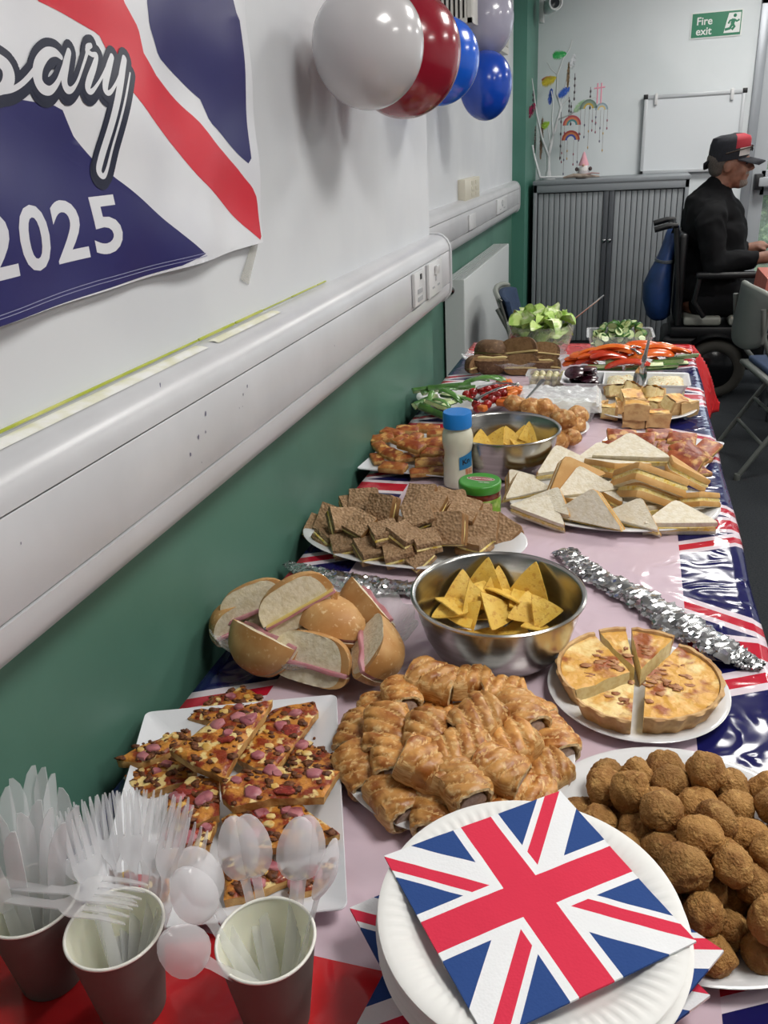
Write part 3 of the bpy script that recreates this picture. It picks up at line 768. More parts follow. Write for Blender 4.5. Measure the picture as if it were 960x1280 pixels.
SL = [([(0, 740), (140, 770), (240, 765), (235, 830), (100, 840)], .016), ([(680, 745), (870, 700), (882, 750), (780, 810), (700, 830)], .016), ([(440, 690), (560, 655), (640, 700), (700, 765), (560, 825), (450, 850)], .018),
      ([(200, 600), (300, 540), (425, 535), (390, 640), (250, 715), (205, 690)], .026), ([(75, 380), (160, 340), (240, 300), (345, 360), (300, 400), (150, 450), (85, 430)], .018), ([(45, 325), (120, 275), (250, 225), (325, 213), (290, 260), (235, 300), (140, 332)], .030),
      ([(235, 460), (320, 385), (432, 388), (430, 530), (335, 565), (228, 530)], .034), ([(440, 545), (560, 478), (700, 455), (765, 515), (885, 600), (800, 622), (680, 645), (560, 655), (470, 590)], .030),
      ([(690, 300), (740, 240), (830, 290), (875, 310), (882, 372), (700, 372)], .018), ([(432, 400), (520, 368), (640, 348), (882, 362), (822, 462), (640, 467), (480, 497), (440, 462)], .044),
      ([(495, 315), (560, 210), (640, 130), (790, 103), (802, 140), (700, 280), (640, 352), (560, 352)], .026), ([(312, 165), (400, 90), (520, 48), (592, 85), (560, 132), (400, 178)], .020),
      ([(243, 285), (300, 248), (430, 160), (632, 93), (602, 150), (500, 292), (450, 388), (330, 342)], .050)]
for i, (pts, z) in enumerate(SL): pizza_slice(pts, z, 31 + i * 3, 1.0 if i in (7, 9, 12) else (.8 if i in (3, 6, 10) else .5))
rr = random.Random(2)
b = MB()
for px, py in ((393, 923), (404, 919), (401, 881), (398, 884), (388, 905)):
    p = at(px, py, CZ + .006); r = rr.uniform(.0012, .002); b.ball((p.x, p.y, p.z), r, 7, 5)
o = b.build('pizza_crumb', mince_m); tag(o, 'stray mince crumbs on the rectangular pizza plate', 'crumbs', kind='stuff')

# quiche cut in wedges
q_fill = mat('quiche_top', '#dca64c', 0.42, c2='#9c5220', c3='#ecd08c', scale=30, lo=.50, hi=.62, scale3=24, lo3=.53, hi3=.62, bump=.6, bscale=110, bdist=.003)
q_in = mat('quiche_custard', '#e9d6a0', 0.5, c2='#dcc286', scale=120, sub=.1)
q_crust = mat('shortcrust', '#d2ad78', 0.65, c2='#bd9160', scale=60, bump=.3, bscale=220)
def quiche_slice(a0, a1, off, seed, R=.094, h=.034, brown=0):
    am = (a0 + a1) / 2
    t = thing('quiche_slice', 'wedge of browned bacon quiche in a fluted pastry case', 'quiche slice', (QU_C.x + off[0], QU_C.y + off[1] , CZ + .005), group='quiche wedges')
    n = max(8, int((a1 - a0) / 2.2)); ang = [math.radians(a0 + (a1 - a0) * i / n) for i in range(n + 1)]
    def flute(a): return 1 + .016 * math.cos(a * 22)
    def tip(r, z, k=.0): return [(r * math.cos(a), r * math.sin(a), z) for a in ang]
    m = 8; vs = []; 
    for j in range(m + 1):
        r = R * .93 * (j / m)
        for a in ang:
            x, y = r * math.cos(a), r * math.sin(a)
            vs.append((x, y, h - .006 + (.0022 * nz3((x, y, 0), 60, seed) + .0015 * nz3((x, y, 0), 140, seed)) + .002 * (j / m) ** 4))
    k = n + 1
    fs = [(j * k + i, j * k + i + 1, (j + 1) * k + i + 1, (j + 1) * k + i) for j in range(m) for i in range(n)]
    b = MB(); b.add(vs, fs, 0)
    for ai in (0, n):
        top = [vs[j * k + ai] for j in range(m + 1)]; bot = [(x * .92, y * .92, .003) for x, y, z in top]
        b.rings([top, bot], 1, closed=False, cap0=False, cap1=False)
    b.build('filling', [q_fill, q_in], t, smooth=50)
    c = MB(); rr = random.Random(seed)
    up = [h + .002 * nz3((math.cos(a) * 9, math.sin(a) * 9, seed), 1) for a in ang]
    ro = [[(R * .83 * math.cos(a), R * .83 * math.sin(a), 0), (R * .86 * flute(a) * math.cos(a), R * .86 * flute(a) * math.sin(a), 0), (R * flute(a) * math.cos(a), R * flute(a) * math.sin(a), u - .002), (R * .985 * math.cos(a), R * .985 * math.sin(a), u), (R * .945 * math.cos(a), R * .945 * math.sin(a), u - .001), (R * .925 * math.cos(a), R * .925 * math.sin(a), h - .010), (R * .83 * math.cos(a), R * .83 * math.sin(a), .004)] for a, u in zip(ang, up)]
    c.rings(ro)
    c.rings([[(0, 0, 0)] + [(R * .84 * math.cos(a), R * .84 * math.sin(a), 0) for a in ang], [(0, 0, .0035)] + [(R * .84 * math.cos(a), R * .84 * math.sin(a), .0035) for a in ang]])
    c.build('crust', q_crust, t, smooth=50)
    b = MB()
    for _ in range(int((a1 - a0) / 7)):
        r = R * .62 * math.sqrt(rr.random()); a = math.radians(rr.uniform(a0 + 6, a1 - 6)); x, y = r * math.cos(a), r * math.sin(a)
        b.ball((x, y, h - .0055), (rr.uniform(.003, .008), rr.uniform(.002, .005), .0009), 10, 6, fn=lambda p: 1 + .8 * nz3(p, 1.8, r * 500))
    b.build('bacon_bits', mat('bacon_bits', '#b98458', .5, c2='#94582c', scale=90), t, smooth=180)['kind'] = 'stuff'
for a0, a1, off, s in ((-92, 62, (.010, -.006), 1), (62, 98, (.004, .012), 2), (98, 122, (-.004, .012), 3), (122, 222, (-.010, .004), 4), (222, 268, (-.004, -.016), 5)):
    quiche_slice(a0, a1, off, s)

# halved ham rolls
bun_m = mat('bun_crust', '#bb864c', 0.55, c2='#cfa46c', c3='#dfc294', scale=26, lo=.40, hi=.66, scale3=150, lo3=.60, hi3=.70, bump=.12, bscale=60, jitter=.08, sub=.05)
bun_in = mat('bun_crumb', '#e9dfc6', 0.8, c2='#dccfae', scale=130, bump=.6, bscale=220, bdist=.002)
hamslice = mat('ham_slice', '#c48d94', 0.35, c2='#b8777f', scale=40, sub=.1)
cheeseslice = mat('cheese_slice', '#e0c878', 0.4)
def ham_roll(seed, cheese=False, lab=None, mats=None, name='ham_roll', group='ham rolls in the glass dish', fillm=None):
    bm_, bi_ = mats or (bun_m, bun_in)
    lab = lab or ('soft white roll half with pink ham and a cheese slice in the glass dish' if cheese else 'soft white roll half with a pink ham filling in the glass dish')
    t = thing(name, lab, 'sandwich roll', group=group)
    R = .050
    def half(z0, z1, sgn, nm):
        n = 22; m = 7; rs = []; H = abs(z1 - z0)
        for j in range(m + 1):
            q = j / m * PI / 2; rr_ = R * (math.cos(q) ** .55 if j < m else .05); zz_ = z0 + sgn * H * math.sin(q) ** .9
            ring = [(-rr_ * 1.02 + 2.04 * rr_ * i / 10, .0006 * math.sin(i * 3 + j), zz_ + .0008 * nz3((i, j, 0), 2, seed)) for i in range(10)]
            ring += [(rr_ * math.cos(PI * i / n) * 1.02, rr_ * math.sin(PI * i / n) * (1 + .03 * nz3((i * .3, j, seed), 1)), zz_) for i in range(n)]
            rs.append(ring)
        k = len(rs[0]); b = MB(); b.rings(rs, 0, cap0=False, cap1=True)
        b.m = [1 if (i % k) < 9 else 0 for i in range(len(b.f) - 1)] + [0]
        b.add(rs[0], [tuple(range(k))], 1)
        return b.build(nm, [bm_, bi_], t, smooth=45)
    half(.0195, .056, 1, 'bun_top'); half(.0145, -.004, -1, 'bun_base')
    rr = random.Random(seed)
    pl = [(-.049, -.004), (-.02, -.006), (.005, -.0035), (.03, -.006), (.050, -.003), (.048, .016), (.03, .035), (0, .043), (-.03, .034), (-.046, .014)]
    b = MB(); b.rings([[(x, y + rr.uniform(-.001, .001), z + .0012 * nz3((x, y, 0), 60, seed)) for x, y in pl] for z in (.0145, .0195)]); b.build('filling' if fillm else 'ham', fillm or hamslice, t, smooth=50, bevel=.0008)
    if cheese:
        b = MB(); b.rings([[(x * .96, y * .9 - .0012, z) for x, y in pl] for z in (.0185, .0205)]); b.build('cheese', cheeseslice, t, smooth=50)
    return t
hp, hc = ham_roll(3), ham_roll(9, True)
def G(cx, cy, zx, zy, s, z): return at(cx + zx / s, cy + zy / s, z)
hr = [(hp, 215, 385, .785, (-48, 0, 152), 1.0), (hp, 425, 420, .775, (-26, 4, -8), 1.02), (hp, 650, 400, .785, (-42, 0, -72), 1.02), (hp, 455, 290, .795, (20, 0, 150), 1.05), (hc, 350, 205, .825, (-10, -22, 32), 1.0), (hp, 205, 215, .80, (-14, -14, 30), .95), (hp, 590, 245, .795, (-34, 0, 128), 1.0), (hp, 125, 275, .778, (0, 0, 60), .85), (hp, 490, 260, .785, (25, 0, 190), .9)]
for p, zx, zy, z, rot, sc in hr:
    sc *= 1.12; q = G(250, 680, zx, zy, 2.909, z); mid = Euler(deg(*rot)).to_matrix() @ Vector((0, .02, .023)) * sc
    pile(p, [((q.x - mid.x, q.y - mid.y, z - mid.z), rot, sc)])

# tortilla chips
chip_m = mat('tortilla_chip', '#e2b748', 0.6, c2='#e8c45c', c3='#d09a38', scale=90, scale3=180, bump=.4, bscale=240, jitter=.08)
def chip(seed, group, label):
    s = .030; b = MB(); n = 8; rs = []
    base = []
    for k in range(3):
        a = PI / 2 + k * 2 * PI / 3; p0 = Vector((math.cos(a), math.sin(a))) ; p1 = Vector((math.cos(a + 2 * PI / 3), math.sin(a + 2 * PI / 3)))
        for i in range(n):
            q = i / n; p = p0.lerp(p1, q) * (1 + .10 * math.sin(q * PI)); base.append(p * (s if i else s * .96))
    fn = lambda x, y: 3.2 * x * x - 4.0 * y * y + .0012 * nz3((x, y, 0), 60, seed)
    for f in (1.0, .66, .33):
        rs.append([(p.x * f, p.y * f, fn(p.x * f, p.y * f)) for p in base])
    tops = [[(x, y, z + .0009) for x, y, z in r] for r in rs]; bots = [[(x, y, z - .0009) for x, y, z in r] for r in rs]
    b.rings(bots[::-1] + tops, cap0=True, cap1=True)
    o = b.build('tortilla_chip', chip_m, smooth=50); return tag(o, label, 'tortilla chip', group)
cp = [chip(s, 'chips in the nearer steel bowl', 'yellow tortilla chip in the steel bowl beside the sausage rolls') for s in (1, 2)]
def bowlchip(o, cx, cy, zx, zy, sc, z, rot, s=1.0):
    p = G(cx, cy, zx, zy, sc, z); pile(o, [(p, rot, s)])
for i, (zx, zy, z, rot, s) in enumerate([(300, 300, .800, (55, 10, 20), 1.15), (410, 250, .812, (70, 0, -8), 1.2), (470, 270, .806, (60, 20, 30), 1.0), (625, 285, .806, (68, 0, -18), 1.35), (470, 400, .792, (38, 0, 60), 1.3), (610, 395, .792, (40, 8, 10), 1.1), (690, 400, .796, (55, -20, 40), 1.0), (265, 370, .792, (15, 10, 80), 1.15), (360, 345, .80, (62, 0, 40), 1.0), (240, 385, .788, (12, -10, 10), 1.1), (330, 410, .786, (60, 30, -30), .9),
                                             (520, 320, .80, (20, 15, 95), 1.2), (590, 340, .797, (10, 5, 30), 1.1), (400, 350, .790, (10, 0, 0), 1.1), (540, 360, .785, (5, 5, 60), 1.2), (440, 300, .80, (30, -20, 100), 1.1)]):
    bowlchip(cp[i % 2], 500, 660, zx, zy, 3.84, z, rot, s)
for i in range(12):
    a = i * 2.4; r = .02 * math.sqrt(i); pile(cp[i % 2], [((B1.x + r * math.cos(a), B1.y + r * math.sin(a), CZ + .012 + .003 * i), (10 * math.sin(i * 3), 12 * math.cos(i * 2), i * 77), 1.05)])
cp2 = [chip(s, 'chips in the farther steel bowl', 'yellow tortilla chip in the steel bowl behind the mayonnaise') for s in (3, 4)]
for i, (zx, zy, z, rot, s) in enumerate([(460, 555, .79, (50, 0, 10), 1.0), (560, 545, .795, (55, 10, -30), 1.1), (640, 545, .795, (50, -10, 20), 1.15), (720, 530, .797, (50, 0, -10), 1.0), (770, 520, .80, (55, 20, 30), 1.2), (850, 505, .803, (60, -15, 0), 1.3), (690, 555, .79, (20, 0, 60), 1.1), (800, 540, .79, (20, 0, 0), 1.1), (600, 560, .785, (15, 8, 80), 1.1)]):
    bowlchip(cp2[i % 2], 510, 440, zx, zy, 5.05, z, rot, s)
for i in range(10):
    a = i * 2.4; r = .021 * math.sqrt(i); pile(cp2[i % 2], [((B2.x + r * math.cos(a), B2.y + r * math.sin(a), CZ + .012 + .003 * i), (10 * math.sin(i * 3), 12 * math.cos(i * 2), i * 77), 1.05)])

# crumpled foil
foil_m = mat('aluminium_foil', '#c9cacb', 0.20, metal=1.0)
def foil(label, pts, widths, seed):
    P = [at(x, y, CZ + .004) for x, y in pts]; b = MB(); rr = random.Random(seed); path = []
    for i in range(len(P) - 1):
        for k in range(22): path.append((P[i].lerp(P[i + 1], k / 22), widths[i] + (widths[i + 1] - widths[i]) * k / 22))
    path.append((P[-1], widths[-1])); rs = []; n = 22
    for i, (p, w_) in enumerate(path):
        t = (path[min(i + 1, len(path) - 1)][0] - path[max(i - 1, 0)][0]).normalized(); sd = Vector((-t.y, t.x, 0))
        ring = []
        for q in range(n):
            a = 2 * PI * q / n; k = 1 + rr.uniform(-.16, .16) + .45 * nz3((i * .16, math.cos(a) * 1.3, math.sin(a) * 1.3), 1.0, seed)
            y = math.cos(a) * w_ * k; z = max(math.sin(a) * w_ * .34 * k + w_ * .28, 0.0003 * rr.random())
            jit = Vector((rr.uniform(-1, 1), rr.uniform(-1, 1), rr.uniform(-.2, 1))) * .0022
            ring.append(tuple(p + sd * y + Vector((0, 0, z - .003)) + Vector((jit.x, jit.y, abs(jit.z)))))
        rs.append(ring)
    b.rings(rs); c = P[len(P) // 2]
    b.v = [(x - c.x, y - c.y, z - CZ) for x, y, z in b.v]
    o = b.build('foil_strip', foil_m, loc=(c.x, c.y, CZ), smooth=12); return tag(o, label, 'foil')
foil('crumpled strip of kitchen foil running from the steel bowl to the table edge', [(706, 691), (722, 708), (745, 722), (800, 752), (860, 790), (915, 822), (953, 834)], [.020, .020, .022, .028, .029, .024, .010], 4)
foil('crumpled strip of kitchen foil behind the ham rolls and steel bowl', [(358, 704), (385, 717), (430, 727), (480, 735), (540, 742)], [.008, .017, .021, .022, .016], 6)

# quartered brown bread sandwiches
bb = mat('brown_bread', '#a48564', 0.85, c2='#927352', c3='#b69776', scale=60, scale3=150, bump=.9, bscale=190, bdist=.003, bkind='VORONOI', jitter=.12)
bbc = mat('brown_bread_crust', '#80592f', 0.6, c2='#8f6a40', scale=50, bump=.3, bscale=160, jitter=.1)
egg = mat('egg_mayonnaise', '#e8d080', 0.5, c2='#f0dea0', c3='#e2bc44', scale=130, scale3=90, bump=.8, bscale=200)
def brown_sandwich(seed, fill=egg):
    t = thing('brown_sandwich', 'brown bread sandwich quarter heaped on the oval plate', 'sandwich', group='brown bread sandwich quarters')
    s = .0265; rr = random.Random(seed)
    def slab(z0, z1, nm):
        b = MB(); n = 8; rs = []
        base = []
        for cx, cy, k in ((-1, -1, .04), (1, -1, .04), (1, 1, .22), (-1, 1, .04)):
            if k > .1:
                for i in range(4): a = i * PI / 6; base.append((cx - k + k * math.cos(a), cy - k + k * math.sin(a)))
            else: base.append((cx, cy))
        pts = []
        for i in range(len(base)):
            p, q = base[i], base[(i + 1) % len(base)]
            m = 4 if math.dist(p, q) > .8 else 1
            for j in range(m): pts.append((p[0] + (q[0] - p[0]) * j / m, p[1] + (q[1] - p[1]) * j / m))
        for z, f in ((z0, .97), (z0 + .002, 1), (z1 - .002, 1), (z1, .97)):
            rs.append([(x * s * f * (1 + .04 * nz3((x, y, seed), 1.6)), y * s * f * (1 + .04 * nz3((x, y, seed + 3), 1.6)), z + .0012 * nz3((x, y, seed), 1.5)) for x, y in pts])
        b.rings(rs); ms = []
        for f in b.f:
            c = sum((Vector(b.v[i]) for i in f), Vector()) / len(f)
            ms.append(1 if (len(f) == 4 and (c.x > s * .9 or c.y > s * .9)) else 0)
        b.m = ms; return b.build(nm, [bb, bbc], t, smooth=40)
    slab(0, .0115, 'bread_slice'); slab(.0165, .028, 'bread_slice')
    b = MB(); rs = []
    for z in (.011, .014, .017):
        rs.append([(s * (1.0 + .06 * nz3((i, z * 300, seed), .7)) * x * (1.03 if z == .014 else .96), s * (1.0 + .06 * nz3((i, z * 300, seed + 5), .7)) * y * (1.03 if z == .014 else .96), z) for i, (x, y) in enumerate(((-1, -1), (-.3, -1), (.3, -1), (.9, -1), (.95, -.3), (.95, .4), (.8, .85), (.2, .95), (-.4, .95), (-1, .95), (-1, .3), (-1, -.4)))])
    b.rings(rs); b.build('filling', fill, t, smooth=60)
    return t
protos = [brown_sandwich(s) for s in (2, 5, 9)]
Bz = CZ + .006
bl = [(140, 150, (58, 14, 12), 1.1), (190, 190, (30, 10, 40), 1.0), (275, 60, (35, -10, 25), 1.05), (365, 135, (62, 0, -4), 1.05), (525, 45, (30, 4, 8), 1.15), (610, 55, (20, 10, -20), 1.0), (650, 90, (28, -6, 15), 1.05), (505, 165, (30, -25, 20), 1.1), (640, 215, (58, -4, -8), 1.2), (790, 205, (38, 10, 20), 1.1), (860, 195, (40, 14, -25), 1.05), (765, 125, (25, 0, 10), .95),
      (270, 205, (25, 20, -20), .95), (195, 285, (14, -8, 25), .92), (300, 310, (16, -5, 20), 1.0), (425, 315, (18, -12, 30), 1.05), (500, 335, (20, -30, 35), .95), (370, 235, (8, 0, 10), .95), (125, 265, (20, 20, 40), .9), (560, 120, (20, 0, 0), 1.0), (90, 215, (30, 20, 10), .9), (450, 250, (20, 0, 60), .95), (240, 120, (25, 0, 30), .95), (700, 150, (25, 0, 0), 1.0), (540, 270, (10, 0, 15), .95)]
items = []; rb = random.Random(14)
for zx, zy, rot, sc in bl:
    p = dome(372 + zx / 3.31 * .985, 594 + zy / 3.31 * .97, BR_C, .19, .070, Bz, sink=.010, p=3.0, sy=.62, rz=math.radians(-4))
    mid = Euler(deg(*rot)).to_matrix() @ Vector((0, 0, .014)) * sc
    rot = (rot[0] + rb.uniform(-8, 8), rot[1] + rb.uniform(-10, 10), rot[2] + rb.choice((0, 90, 180, 270)) * 0 + rb.uniform(-22, 22))
    items.append((p - Vector((mid.x, mid.y, mid.z * .6)), rot, sc * rb.uniform(.90, 1.02)))
for i in range(9): items.append(((BR_C.x - .12 + .03 * i, BR_C.y + .03 * math.sin(i * 2.2), Bz + .002), (0, 0, 20 * i), 1.0))
pile(protos, items)

# egg sandwich triangles in white bread
wb = mat('white_bread', '#e6dfcd', 0.85, c2='#dcd2b9', scale=90, bump=.7, bscale=200, bdist=.002, jitter=.04)
wbc = mat('white_bread_crust', '#c1914e', 0.6, c2='#d0a465', scale=22, bump=.2, bscale=120, jitter=.08)
def tri_sandwich(seed, end=False):
    t = thing('egg_sandwich', 'egg sandwich triangle topped with a golden end crust slice' if end else 'white bread triangle sandwich with egg filling on the long platter', 'sandwich', group='crust-topped egg sandwiches' if end else 'white egg sandwich triangles')
    A = .072; out = [(-A, 0), (A, 0), (A * .12, A * .93), (0, A * .97), (-A * .12, A * .93)]
    out = [(-A, .001), (-A * .5, 0), (0, 0), (A * .5, 0), (A, .001), (A * .97, A * .10), (A * .55, A * .50), (A * .12, A * .90), (0, A * .95), (-A * .12, A * .90), (-A * .55, A * .50), (-A * .97, A * .10)]
    def slab(z0, z1, crust=False):
        b = MB(); rs = [[(x * f, .02 + (y - .02) * f, z + .0015 * nz3((x, y, 0), 30, seed)) for x, y in out] for z, f in ((z0, .98), (z0 + .0025, 1), (z1 - .0025, 1), (z1, .98))]
        b.rings(rs); ms = []
        for f in b.f:
            c = sum((Vector(b.v[i]) for i in f), Vector()) / len(f)
            ms.append(1 if (len(f) == 4 and c.y > .004) or (crust and c.z > z1 - .003) else 0)
        b.m = ms; return b.build('bread_slice', [wb, wbc], t, smooth=40)
    slab(0, .0125); slab(.0215, .034, end)
    b = MB(); rs = [[(x * f * (1 + .03 * nz3((i, z * 200, seed), .8)), -.002 * f + y * .95 + .0015 * nz3((i, z * 200, seed), .9), z) for i, (x, y) in enumerate(out)] for z, f in ((.012, .95), (.017, 1.0), (.022, .95))]
    b.rings(rs); b.build('filling', egg, t, smooth=60)
    return t
protos = [tri_sandwich(s) for s in (1, 6)]; crusty = tri_sandwich(3, True)
wl = [(560, 75, .795, (24, 0, 2), 1.15), (270, 120, .78, (35, 0, 32), 1.0), (310, 170, .80, (52, -8, 38), .95), (395, 320, .778, (62, 0, -20), 1.0), (360, 215, .785, (40, 0, 25), .95), (620, 185, .812, (40, 4, 158), 1.1), (620, 245, .785, (34, 0, 160), 1.12), (580, 345, .765, (40, 0, -28), .85), (825, 275, .775, (28, 0, 195), .85), (760, 360, .762, (20, 0, 10), .95), (190, 325, .765, (25, 8, -22), .85), (230, 290, .775, (35, 0, -30), .8),
      (110, 220, .77, (45, 0, 40), .8), (85, 195, .765, (30, 0, 60), .7), (775, 150, .785, (25, -10, 130), .85), (500, 140, .785, (15, 0, 175), 1.0), (450, 90, .775, (10, 0, 20), 1.0), (480, 250, .765, (5, 0, 90), .9), (660, 300, .762, (5, 0, 30), .9), (350, 280, .762, (5, 0, 200), .8)]
for i, (zx, zy, z, rot, sc) in enumerate(wl):
    sc *= .94; q = G(621, 546, zx * .985, zy * .965, 3.31, z); mid = Euler(deg(*rot)).to_matrix() @ Vector((0, .025, .016)) * sc
    pile(crusty if i in (2, 5, 14) else protos[i % 2], [((q.x - mid.x, q.y - mid.y, z - mid.z), rot, sc)])
# ---------------------------------------------------------------- clear plastic cutlery
def milky_plastic(name, c, clear, trl, rough):
    m = clear_mat(name, c, clear, rough); nt = m.node_tree; N = nt.nodes; L = nt.links
    b = N['Principled BSDF']; tl = N.new('ShaderNodeBsdfTranslucent'); tl.inputs[0].default_value = S(c)
    mx = N.new('ShaderNodeMixShader'); mx.inputs[0].default_value = trl
    L.new(b.outputs[0], mx.inputs[1]); L.new(tl.outputs[0], mx.inputs[2])
    ms = [n for n in N if n.type == 'MIX_SHADER' and n is not mx][0]
    L.new(mx.outputs[0], ms.inputs[2]); return m
plastic = milky_plastic('clear_cutlery_plastic', '#f8f9fc', 0.70, 0.35, 0.10)
def outline(pts, thick, curve):
    """pts: (z, half width) along the length; a thin strip bent by curve(z)"""
    b = MB(); rs = []
    for z, w_ in pts:
        y = curve(z); rs.append([(-w_, y - thick / 2, z), (w_, y - thick / 2, z), (w_, y + thick / 2, z), (-w_, y + thick / 2, z)])
    return b.rings(rs)
fc = lambda z: .010 * math.sin(max(0, (z - .09) / .075) * 2.2) if z > .09 else 0.0
def fork():
    t = thing('plastic_fork', 'clear plastic fork in the middle paper cup', 'fork', group='clear plastic forks')
    outline([(0, .0055), (.03, .0055), (.07, .0042), (.095, .0035), (.105, .005), (.113, .0105), (.120, .0128), (.128, .0130)], .0016, fc).build('handle', plastic, t, smooth=50)
    for i in range(4):
        x = -.0105 + .007 * i; b = MB(); rs = []
        for z, w_ in ((.128, .0024), (.145, .0019), (.160, .0013), (.167, .0005)):
            y = fc(z); rs.append([(x - w_, y - .0008, z), (x + w_, y - .0008, z), (x + w_, y + .0008, z), (x - w_, y + .0008, z)])
        b.rings(rs).build('tine', plastic, t, smooth=50)
    return t
def spoon():
    t = thing('plastic_spoon', 'clear plastic spoon in the cup with only spoons', 'spoon', group='clear plastic spoons')
    outline([(0, .0055), (.03, .0055), (.07, .0042), (.098, .0036), (.106, .0042)], .0018, lambda z: 0).build('handle', plastic, t, smooth=50)
    b = MB(); rs = []; n = 20
    for f in (1.0, .93, .7, .4, .1):
        rs.append([(.0172 * f * math.sin(2 * PI * i / n) * (1 - .12 * math.cos(2 * PI * i / n)), .0085 * (1 - f * f) + .0004, .132 + .0275 * f * math.cos(2 * PI * i / n)) for i in range(n)])
    back = [[(x * 1.03, y + .0012, z) for x, y, z in r] for r in rs]
    b.rings(back[::-1] + rs); b.build('spoon_bowl', plastic, t, smooth=60)
    return t
def knife():
    t = thing('plastic_knife', 'clear plastic knife in the cup packed with knives', 'knife', group='clear plastic knives')
    outline([(0, .0055), (.03, .006), (.075, .005), (.088, .0045)], .0018, lambda z: 0).build('handle', plastic, t, smooth=50)
    b = MB(); rs = []
    for z, x0, x1 in ((.088, -.0045, .0045), (.096, -.0075, .0060), (.125, -.0085, .0062), (.150, -.0078, .0058), (.163, -.004, .0052), (.170, .001, .0045)):
        rs.append([(x0, -.0004, z), (x1, -.0008, z), (x1, .0008, z), (x0, .0004, z)])
    b.rings(rs).build('blade', plastic, t, smooth=50)
    return t
def lean(proto, base, px, py, length, roll=0.0):
    base = Vector(base); d = ray(px, py); w_ = CAM - base
    a, b_, c = d.dot(d), 2 * d.dot(w_), w_.dot(w_) - length * length
    disc = b_ * b_ - 4 * a * c
    ts = [-b_ / (2 * a)] if disc < 0 else [(-b_ + s_ * math.sqrt(disc)) / (2 * a) for s_ in (-1, 1)]
    tips = [CAM + d * t for t in ts]; tip = max(tips, key=lambda p: p.z) if True else tips[0]
    z = (tip - base).normalized(); y = (tip - CAM).normalized(); x = y.cross(z).normalized(); y = z.cross(x)
    M = Matrix((x, y, z)).transposed() @ Matrix.Rotation(roll, 3, 'Z')
    if not proto.get('placed'): o = proto; o['placed'] = 1
    else: o = copy_thing(proto)
    o.location = base; o.rotation_euler = M.to_euler(); return o
def cupbase(i, dx, dy, dz=.012): return (CUP[i].x + dx, CUP[i].y + dy, CZ + dz)
kp, fp, sp_ = knife(), fork(), spoon()
kn = [(38, 957, -.012, .006), (50, 950, .004, .006), (63, 968, .008, .0), (18, 972, -.016, .0), (5, 985, -.018, -.008), (80, 985, .012, .004), (92, 1008, .016, .0), (45, 1000, 0, -.01), (60, 1012, .006, -.012), (28, 1015, -.01, -.01), (75, 1030, .012, -.01), (-10, 1010, -.02, -.004), (-20, 1060, -.02, -.012), (12, 1040, -.012, -.014)]
for i, (px, py, dx, dy) in enumerate(kn): lean(kp, cupbase(0, dx * .7, dy * .7), px, py, .17, [0.15, -.4, .6, 3.3, .3, 2.9][i % 6])
fk = [(108, 992, -.010, .002), (122, 986, -.006, .006), (138, 990, -.002, .004), (152, 984, .0, .008), (166, 990, .004, .006), (192, 985, .008, .004), (206, 1000, .012, .004), (218, 996, .014, .0), (232, 1012, .016, -.002), (240, 1034, .018, -.006), (92, 1010, -.014, -.002), (100, 1025, -.012, -.006), (80, 1020, -.016, .004)]
for i, (px, py, dx, dy) in enumerate(fk): lean(fp, cupbase(1, dx * .5, dy * .5), px, py, .167, [.2, -.3, .5, -.6, .1, .35][i % 6])
for k, (bx, by, tx, ty, dz) in enumerate(((2, 1105, 180, 1128, .012), (-6, 1120, 165, 1150, .006))):
    bs = at(bx, by, CZ + CUPH + .012 + dz); tp = at(tx, ty, CZ + CUPH + .004 + dz)
    z = (tp - bs).normalized(); x = Vector((0, 0, 1)).cross(z).normalized(); y = z.cross(x)
    o = copy_thing(fp); o.location = tp - z * .167; o.rotation_euler = Matrix((x, y, z)).transposed().to_euler()
    o['label'] = 'clear plastic fork lying across two cup rims'; o['group'] = 'forks laid across the cups'
sn = [(288, 1022, -.008, .010, .2), (307, 1019, -.002, .012, -.2), (375, 1022, .010, .010, .1), (386, 1020, .014, .010, -.1), (415, 1050, .018, .002, 1.2), (232, 1062, -.014, .004, .15), (222, 1088, -.014, -.002, .0)]
for px, py, dx, dy, ro in sn: lean(sp_, cupbase(2, dx * .6, dy * .6), px, py, .158, PI + ro)
o = lean(sp_, cupbase(2, .012, -.006, .03), 200, 1172, .158, PI)
o['label'] = 'clear plastic spoon drooping over the cup rim towards the forks'
# ---------------------------------------------------------------- the far half of the table
SPACING = [1.0]
def text_mesh(body, size=1.0, bold=0.0, align='CENTER'):
    cu = bpy.data.curves.new('lettering', 'FONT'); cu.body = body; cu.size = size; cu.offset = bold; cu.align_x = align; cu.align_y = 'CENTER'; cu.resolution_u = 4; cu.space_character = SPACING[0]
    ob = bpy.data.objects.new('lettering', cu); COL.objects.link(ob); bpy.context.view_layer.update()
    dg = bpy.context.evaluated_depsgraph_get(); me = bpy.data.meshes.new_from_object(ob.evaluated_get(dg))
    bpy.data.objects.remove(ob, do_unlink=True); bpy.data.curves.remove(cu); return me

